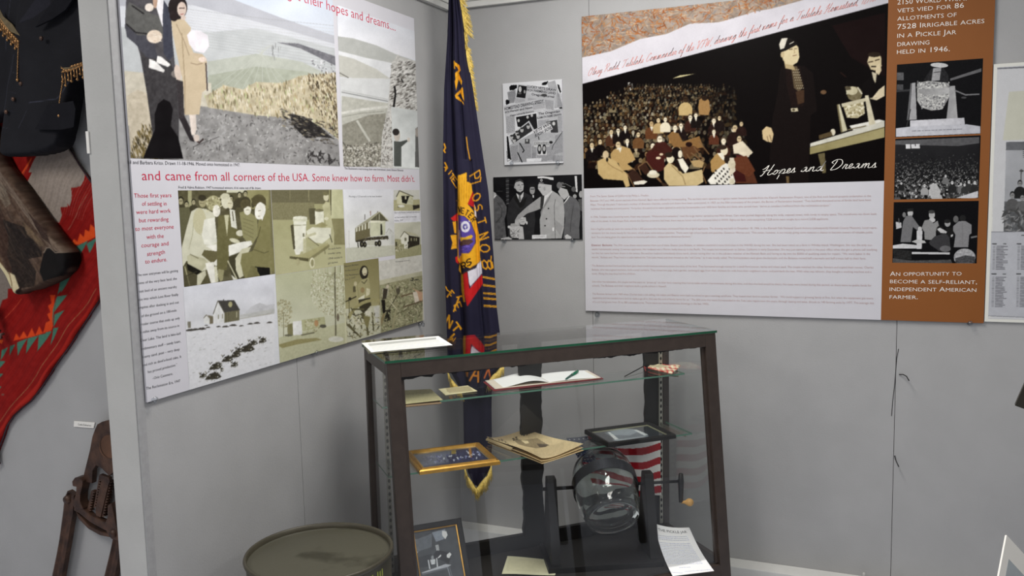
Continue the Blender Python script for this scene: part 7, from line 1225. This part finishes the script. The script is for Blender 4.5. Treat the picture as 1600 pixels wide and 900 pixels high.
cv.poly([(240, 110), (580, 60), (850, 130), (400, 200)], (40, 44, 50), n=8, sc=14); cv.poly([(360, 125), (440, 105), (540, 110), (600, 135), (560, 150), (430, 165)], (84, 92, 100)); cv.poly([(395, 118), (440, 100), (520, 106), (540, 122), (500, 140), (410, 138)], (120, 128, 136), n=8); cv.poly([(378, 122), (392, 122), (440, 160), (420, 166)], (186, 192, 196)); cv.poly([(515, 108), (535, 108), (600, 136), (580, 142)], (186, 192, 196)); cv.poly([(400, 165), (600, 140), (600, 146), (440, 172)], (130, 138, 144)); cv.poly([(430, 98), (452, 96), (460, 106), (438, 108)], (150, 156, 160))
R, w, h = framed('picture_frame', 'black framed photo of the drawing jar lying at the right of the lower glass shelf', S2.up(.018), [(955.5, 692), (1062, 677), (1009, 659), (908, 671)], .018, .020, M['black'], cv, [(0, 0), (0, .014), (.003, .018), (.010, .018), (.018, .012), (.019, 0)], inner=M['lining'])
npx = [(846, 725), (911, 704), (822, 680.5), (761, 692)]
cv = Canvas(750, 670, 920, 735, (182, 164, 126), 4); cv.at(600, 640, 5.333)
cv.poly([(850, 200), (1700, 200), (1700, 500), (850, 500)], (186, 168, 130), n=9, sc=14)
cv.poly([(1070, 260), (1160, 275), (1280, 265), (1380, 330), (1270, 352), (1170, 330), (1120, 310)], (128, 114, 88), n=14, sc=8); cv.poly([(1140, 275), (1200, 280), (1210, 300), (1180, 305)], (196, 180, 144)); cv.poly([(1270, 305), (1370, 320), (1350, 340), (1300, 345)], (84, 74, 62)); 
def ink(*L, w=9): cv.line(L, w, (44, 36, 28))
for x, y in ((1075, 270), (1100, 262), (1160, 240), (1185, 236), (1205, 230), (1225, 226)): ink((x, y - 10), (x + 8, y + 8), w=5); ink((x - 6, y - 4), (x + 10, y - 8), w=5); ink((x + 2, y + 8), (x + 16, y + 2), w=4)
for x, y in ((1010, 300), (980, 280), (1030, 320), (955, 285)): ink((x, y - 12), (x + 6, y + 10), w=5); ink((x, y), (x + 14, y - 4), w=4)
ink((880, 270), (890, 305), w=8); ink((880, 270), (905, 276), w=7); ink((888, 288), (910, 292), w=7); ink((892, 305), (918, 306), w=7)
cv.texty(1200, 250, 1400, 290, 7, (140, 124, 96), .1, .3); cv.texty(1250, 360, 1500, 440, 9, (150, 134, 104), -.2, .3)
nw = empty('old_newspaper', S2.px(835, 703), 'folded yellowed newspaper with rolled edge in the middle of the lower shelf', 'newspaper')
def nlift(s, t): return .004 + .012 * (1 - s) ** 6 * 1.2 + .014 * s * s * (1 - .3 * t) + .004 * np.sin(t * 5 + s * 2) + .006 * t
sheet('front_page', nw, S2, npx, .002, cv, nlift, gain=.60, off=.003, nx=140, ny=110)
cvb = Canvas(740, 660, 930, 740, (170, 150, 112), 1)
for k in range(2): sheet('inner_fold', nw, S2, [(x + 1.2 * k, y + 1.0 + .6 * k) for x, y in npx], .0016, cvb, lambda s, t, k=k: nlift(s, t) * (.55 - .4 * k), gain=.60, off=.001)
P = [S2.px(761 + 42 * i, 692 + 1.0 * i + 16.5 * i, .010) for i in (0, .5, 1, 2)]
mb = MB(); a_, b_ = S2.px(762, 692, .012), S2.px(846, 725, .010)
prof = []
for i in range(13):
    t_ = i / 12 * 5.2; prof.append((math.cos(t_) * .009, math.sin(t_) * .009))
dd = (b_ - a_) / np.linalg.norm(b_ - a_); sd = np.cross(dd, ZZ); vs = []
for o in (a_, a_ + (b_ - a_) * .5): vs += [o + sd * x + ZZ * y for x, y in prof]
mb.add(vs, [(i, i + 1, 14 + i, 13 + i) for i in range(12)]); mb.build('rolled_edge', nmat('newsprint', (186, 166, 126), .8, noise=.06, nscale=60), nw, smooth=True)
# deck: leaning framed photo
def vp(x, y, v): a, b = vplane(v).ab(x, y); return a, b
cv = Canvas(600, 790, 760, 1000, (60, 62, 66), 3); cv.at(600, 780, 7.5)
cv.rect(-200, 0, 1200, 1700, (62, 64, 68), n=10, sc=60); cv.poly([(310, 440), (840, 310), (900, 600), (1000, 1500), (330, 1500)], (58, 60, 64), n=10, sc=50); cv.poly([(320, 490), (380, 470), (400, 620), (330, 700)], (140, 144, 150), n=20, sc=30); cv.poly([(360, 480), (560, 400), (560, 560), (380, 620)], (84, 88, 94), n=10, sc=40); cv.poly([(560, 390), (720, 350), (700, 470), (610, 500)], (112, 118, 128), n=10, sc=20); cv.poly([(680, 370), (730, 375), (745, 420), (718, 470), (680, 420)], (190, 192, 192)); cv.poly([(330, 700), (560, 640), (560, 780), (340, 820)], (44, 46, 50), n=8)
cv.poly([(600, 540), (640, 530), (650, 610), (615, 610)], (140, 142, 144)); cv.poly([(580, 650), (620, 600), (700, 610), (790, 640), (760, 760), (640, 700), (560, 700)], (34, 34, 38)); cv.poly([(625, 690), (665, 645), (672, 665), (640, 692)], (190, 192, 194)); cv.poly([(735, 650), (770, 622), (790, 645), (765, 692), (735, 680)], (200, 202, 204)); cv.poly([(512, 712), (524, 710), (545, 815), (530, 820)], (170, 172, 176)); cv.poly([(610, 690), (622, 688), (634, 790), (620, 795)], (176, 178, 182)); cv.poly([(540, 710), (600, 700), (600, 760), (555, 768)], (170, 172, 176), n=24, sc=6); cv.ell(568, 685, 16, 26, (120, 122, 126))
cv.poly([(440, 860), (720, 760), (790, 770), (740, 800), (460, 880)], (150, 152, 158)); cv.poly([(440, 870), (760, 790), (750, 812), (450, 890)], (84, 86, 92)); cv.line([(745, 800), (790, 950)], 9, (120, 124, 132)); cv.line([(768, 800), (812, 950)], 6, (100, 104, 112)); cv.ell(370, 735, 12, 7, (150, 154, 160))
a0, b0_ = vp(719, 809.5, .27); a1, b1_ = vp(736, 903, .30); 
zt = b0_; zb_ = DZ + .001; vt, vb = .20, .33
# real plane of the frame: leans back from vb at the deck to vt at its top
topR = loc(*(vp(719, 809.5, vt)[0], vt, vp(719, 809.5, vt)[1])); topL = loc(*(vp(622, 835, vt)[0], vt, vp(622, 835, vt)[1]))
hz = topR[2] - zb_
ex = np.array(UU); slant_dir = topR - (topR * 0); 
tr_u, tr_z = vp(719, 809.5, vt); L_ = .205
ey = VV * (vt - vb) + ZZ * (tr_z - zb_); hh = np.linalg.norm(ey)
LPl = Plane(loc(tr_u - L_, vb, zb_), UU, ey)
root = empty('picture_frame', LPl.P(L_ / 2, 0), 'black framed photo with thin gold line leaning inside the lower left of the case', 'picture frame')
pframe(root, LPl, L_, hh, .022, .012, M['black'], [(0, 0), (0, .012), (.004, .014), (.018, .014), (.021, .010), (.021, 0)]); pframe(root, LPl, L_, hh, .022, .012, M['gold'], [(.0205, .004), (.0205, .0115), (.0245, .0105), (.0245, .004)], 'gilt_slip')
MB().prism(LPl, [(.01, .01), (L_ - .01, .01), (L_ - .01, hh - .01), (.01, hh - .01)], .001, .004).build('backing', M['black'], root); picture('photo_print', root, LPl.up(.0048), .022, .022, L_ - .022, hh - .022, cv, pitch=.0013, gain=.45, thick=.0003)
MB().prism(LPl, [(.021, .021), (L_ - .021, .021), (L_ - .021, hh - .021), (.021, hh - .021)], .007, .009).build('glazing', M['glass'], root)
DK = shelfplane(DZ)
cv = Canvas(780, 860, 885, 905, (196, 194, 164), 3); cv.poly([(795, 873), (872, 880), (866, 896), (790, 893)], (190, 187, 156), n=6, sc=4)
o = sheet('note_card', None, DK, [(784, 898), (867, 900), (877, 877), (793, 870)], .0008, cv, lambda s, t: .002 + .001 * np.sin(s * 6), gain=.58); tag(o, 'cream blank-looking card lying flat on the case floor left of the jar stand', 'card')
# information sheet leaning at the right
def vpt(x, y, v): u, z = vp(x, y, v); return loc(u, v, z)
iu, iz = vp(1022, 818, .30); iu2, iz2 = vp(1077, 824, .30)
bl, br = DK.px(1051, 901, .002), DK.px(1116, 893, .002); tl, tr = loc(iu, .30, iz), loc(iu2, .30, iz2)
cv = Canvas(1010, 805, 1125, 910, (214, 218, 232), 4); cv.at(1020, 760, 6.4286)
for i in range(22):
    y0 = 452 + i * 16.5; x0 = 24 + i * 5.8; x1 = 352 + i * 9.3; yr = y0 + 16 + i * .0
    if i == 0: continue
    if i in (4,): continue
    if i < 19: cv.texty(x0 + 4, y0, x1 - 8, y0 + 7, 9, (112, 114, 130), .04 - i * .001, .55)
cv.texty(322, 845, 590, 852, 10, (110, 112, 126), -.05, .5); cv.texty(165, 848, 300, 856, 10, (110, 112, 126), .12, .5); cv.texty(270, 795, 385, 800, 10, (110, 112, 126), .0, .5)
S, T_ = np.meshgrid(np.linspace(0, 1, 90), np.linspace(0, 1, 110)); S3, T3 = S[..., None], T_[..., None]
P = (bl * (1 - S3) + br * S3) * (1 - T3) + (tl * (1 - S3) + tr * S3) * T3; X, Y = proj(P); n_ = np.cross(br - bl, tl - bl); n_ /= np.linalg.norm(n_); P = P - n_ * (.020 * np.sin(math.pi * T_) * (1 - .3 * S) + .012 * np.sin(math.pi * S) * T_)[..., None]
P[..., 2] = np.maximum(P[..., 2], DZ + .001)
isr = empty('information_sheet', (bl + br) / 2, 'white typed information sheet leaning in the lower right of the case', 'sheet')
sh = gridmesh('page', P, lin(np.clip(cv.sample(X, Y), 0, 255)) / .60, M['print'], isr, back=P - n_ * .0005)
v_, f_ = glyphs('THE PICKLE JAR'); xx = (v_[:, 0] - v_[:, 0].min()) / np.ptp(v_[:, 0]); yy = v_[:, 1] / .72
def onpage(s, t): i = t * 109; j = s * 89; i0, j0 = int(min(i, 108)), int(min(j, 88)); return P[i0, j0] * (1 - (j - j0)) + P[i0, j0 + 1] * (j - j0) + (P[i0 + 1, j0] - P[i0, j0]) * (i - i0) + n_ * .0009
frompy('title_lettering', [onpage(.08 + .80 * a, .885 + .05 * b) for a, b in zip(xx, yy)], f_, M['black_ink'], isr)
# jar on its crank stand
sa = math.radians(15.5); SE = UU * math.cos(sa) + VV * math.sin(sa); SN = -UU * math.sin(sa) + VV * math.cos(sa)   # along the axle / towards the viewer
JC = loc(.872, .225, .572); base = np.array([JC[0], JC[1], DZ])
st = empty('crank_stand', base, 'black wooden crank stand with tapered uprights and pale wood crank knob, holding the glass jar', 'stand')
def sb(a0, a1, n0, n1, z0, z1): return [base + SE * a + SN * n + ZZ * z for z in (z0, z1) for a, n in ((a0, n0), (a1, n0), (a1, n1), (a0, n1))]
MB().hexa(sb(-.245, .195, -.12, .125, .0, .022)).build('base_board', M['black'], st, bevel=.002)
AX = JC[2] - DZ
for a in (-.212, .168):
    w_ = .018
    vs = []
    for z, hn in ((.022, .105), (AX + .045, .024)): vs += [base + SE * x + SN * n + ZZ * z for x, n in ((a - w_, -hn), (a + w_, -hn), (a + w_, hn), (a - w_, hn))]
    MB().hexa(vs).build('upright', M['black'], st, bevel=.003)
MB().tube([JC + SE * -.245, JC + SE * -.125], .007, 12).build('axle', M['black'], st, smooth=True); MB().tube([JC + SE * .125, JC + SE * .305], .006, 12).build('axle', M['black'], st, smooth=True)
ce = JC + SE * .302; MB().tube([ce + ZZ * .03, ce, ce - ZZ * .085], [.008, .012, .008], 10).build('crank_arm', M['black'], st, smooth=True); kb = ce - ZZ * .085
MB().lathe(kb, SE + VV * .3, [(.0001, 0), (.006, .001), (.006, .014), (.010, .020), (.015, .028), (.0155, .036), (.012, .044), (.006, .048), (.0001, .049)], 24).build('crank_knob', M['knob'], st, smooth=True)
# jar
th = math.radians(60); JAX = ZZ * math.cos(th) - SN * math.sin(th)          # from the bottom towards the neck
jr = empty('glass_jar', JC, 'large empty barrel shaped glass pickle jar held tilted in the crank stand', 'jar')
prof = [(.0001, -.150), (.040, -.152), (.080, -.160), (.092, -.164), (.099, -.158), (.102, -.148), (.104, -.135), (.110, -.120), (.108, -.112), (.116, -.085), (.121, -.050), (.1235, -.02), (.1235, .02), (.121, .05), (.115, .08), (.104, .105), (.092, .12), (.080, .13), (.074, .138), (.074, .160), (.077, .162), (.077, .168), (.071, .170)]
inn = [(.068, .168), (.068, .136), (.076, .126), (.098, .102), (.110, .076), (.1165, .048), (.119, .0), (.1165, -.050), (.110, -.088), (.102, -.115), (.096, -.140), (.084, -.150), (.04, -.144), (.0001, -.142)]
jm = nmat('jar_glass', (238, 244, 242), 0.02, trans=1.0, ior=1.45, spec=.5)
MB().lathe(JC, JAX, prof + inn, 72).build('jar_body', jm, jr, smooth=True)
MB().lathe(JC, JAX, [(.1245, -.024), (.1275, -.024), (.1275, .024), (.1245, .024)], 72, close=True).build('steel_band', nmat('black_band', (58, 60, 66), .32, metal=.6, noise=.1, nscale=15), jr, smooth=False)
MB().lathe(JC, JAX, [(.0785, .150), (.083, .150), (.083, .176), (.0001, .178), (.0001, .176), (.079, .174)], 48).build('lid', M['clear'], jr, smooth=True)
# US flag behind the jar
us = empty('hand_flag', loc(1.0, .05, .7), 'small stars and stripes flag draped inside the case behind the jar', 'flag')
SP = vplane(.046); nY, nX = 120, 150; P = np.zeros((nY, nX, 3)); C_ = np.zeros((nY, nX, 3))
tl_, tr_, br_, bl_ = SP.ab(884, 684), SP.ab(1034, 671), SP.ab(1034, 770), SP.ab(925, 756); tr_ = (LC - .052, tr_[1]); br_ = (LC - .052, br_[1] - .01)
for i in range(nY):
    for j in range(nX):
        s, t = j / (nX - 1), i / (nY - 1)
        a = (tl_[0] * (1 - s) + tr_[0] * s) * (1 - t) + (bl_[0] * (1 - s) + br_[0] * s) * t; b = (tl_[1] * (1 - s) + tr_[1] * s) * (1 - t) + (bl_[1] * (1 - s) + br_[1] * s) * t - .022 * math.sin(math.pi * s) * t
        P[i, j] = SP.P(a, b, .008 * math.sin(s * 16 + t * 3) * (.3 + t) + .004); k = int((t + .035 * math.sin(s * 7)) * 9.2)
        C_[i, j] = (150, 18, 30) if k % 2 == 0 else (206, 204, 200)
        if s < .22 and t < .5:
            C_[i, j] = (40, 50, 84)
            if (j % 7 in (3, 4)) and (i % 9 in (4, 5)): C_[i, j] = (196, 196, 204)
gridmesh('cloth', P, lin(C_) / .62, M['cloth'], us, back=P - SP.n * .001)

# ---------------------------------------------------------------- drum
c_ = np.array([-1.515, 2.055, 0]); Rr = .2215; H = .652
c_[:2] = (shelfplane(H).px(499, 858.5))[:2]
dr = empty('steel_drum', c_, 'olive drab steel drum with dusty recessed lid standing left of the case', 'drum')
MB().lathe(c_, (0, 0, 1), [(.0001, .01), (Rr - .012, .01), (Rr - .004, 0), (Rr - .002, .012), (Rr - .008, .02), (Rr - .008, .2), (Rr - .002, .21), (Rr - .008, .22), (Rr - .008, .42), (Rr - .002, .43), (Rr - .008, .44), (Rr - .008, H - .012)], 96).build('body', M['drum'], dr, smooth=True)
MB().lathe(c_, (0, 0, 1), [(Rr - .008, H - .016), (Rr - .002, H - .014), (Rr, H - .007), (Rr - .002, H - .001), (Rr - .006, H), (Rr - .010, H - .002), (Rr - .011, H - .018)], 96).build('rim', M['drum'], dr, smooth=True)
lm = nmat('dusty_lid', (72, 70, 58), .5, col2=(50, 48, 36), nscale=5, bump=.3, bscale=40); lm.node_tree.nodes['Color Ramp'].color_ramp.elements[0].position = .40; lm.node_tree.nodes['Color Ramp'].color_ramp.elements[1].position = .47
MB().lathe(c_, (0, 0, 1), [(Rr - .0095, H - .016), (Rr - .014, H - .019), (Rr - .03, H - .018), (.10, H - .0165), (.0001, H - .016)], 96).build('lid', lm, dr, smooth=True)
ym = nmat('yellow_stencil', (150, 160, 70), .6); mb = MB()
vd = CAM[:2] - c_[:2]; a0 = math.atan2(vd[1], vd[0])
for i, hgt in enumerate((1, .8, 1, .6, 1, .9, 1)):
    a = a0 + .62 + i * .055
    for z0, z1 in ((H - .052, H - .052 + .022 * hgt),):
        p = [c_ + np.array([math.cos(x) * (Rr - .0072), math.sin(x) * (Rr - .0072), z]) for z in (z0, z1) for x in (a, a + .028)]; mb.add(p, [(0, 1, 3, 2)])
mb.build('stencil_mark', ym, dr)

# ---------------------------------------------------------------- right edge: corner of a matted photo, corner of a dark frame
tb = empty('side_table', (0.72, 2.0, 0), 'table just outside the lower right of the frame', 'table')
yw, tl2 = math.radians(58), math.radians(20)
A_ = Plane((.35, 2.15, .85), (math.cos(yw), math.sin(yw), 0), (-math.sin(yw) * math.sin(tl2), math.cos(yw) * math.sin(tl2), math.cos(tl2)))
c0, cA, cB = (np.array(A_.ab(*p)) for p in ((1573, 836), (1561, 899), (1600, 864)))
m0 = empty('matted_photo', A_.P(*c0), 'white matted grey photo whose corner shows at the bottom right', 'photo')
v = (cA - c0) / np.linalg.norm(cA - c0); w_ = cB - c0; w_ = w_ - v * (w_ @ v); w_ = w_ / np.linalg.norm(w_); pts = [c0, c0 + v * .26, c0 + v * .26 + w_ * .2, c0 + w_ * .2]
MB().prism(A_, [tuple(p) for p in pts], -.004, .0).build('mat_board', M['mat_w'], m0); i1, i2 = .047, .021; pts2 = [c0 + v * i1 + w_ * i2, c0 + v * (.26 - i1) + w_ * i2, c0 + v * (.26 - i1) + w_ * (.2 - i2), c0 + v * i1 + w_ * (.2 - i2)]
MB().prism(A_, [tuple(p) for p in pts2], .0, .0005).build('print', nmat('grey_print', (168, 176, 180), .5, noise=.05), m0)
zlow = min(A_.P(*p)[2] for p in pts); MB().box((.15, 1.8, zlow - .03), (1.3, 2.4, zlow - .001)).build('tabletop', M['brown'], tb, bevel=.002)
for x, y in ((.19, 1.84), (1.26, 1.84), (.19, 2.36), (1.26, 2.36)): MB().box((x - .02, y - .02, 0), (x + .02, y + .02, zlow - .03)).build('leg', M['brown'], tb, bevel=.002)
B_ = Plane((0, 2.35, 0), (1, -.1, 0), (0, 0, 1)); c0 = np.array(B_.ab(1585, 631)); cA = np.array(B_.ab(1603, 590)); cB = np.array(B_.ab(1620, 646)); v = (cA - c0) / np.linalg.norm(cA - c0); w_ = np.array([v[1], -v[0]])
f0 = empty('dark_frame', B_.P(*c0), 'dark brown frame corner poking in at the right edge of the view', 'picture frame')
pts = [c0, c0 + v * .3, c0 + v * .3 + w_ * .22, c0 + w_ * .22]; MB().prism(B_, [tuple(p) for p in pts], 0, .02).build('moulding', M['darkedge'], f0, bevel=.002)
bs = B_.P(*(c0 + w_ * .2)); MB().tube([(bs[0], bs[1] + .03, zlow), (bs[0] , bs[1] + .03, bs[2] + .1)], .008, 8).build('stand_rod', M['darkedge'], f0)
rebase()
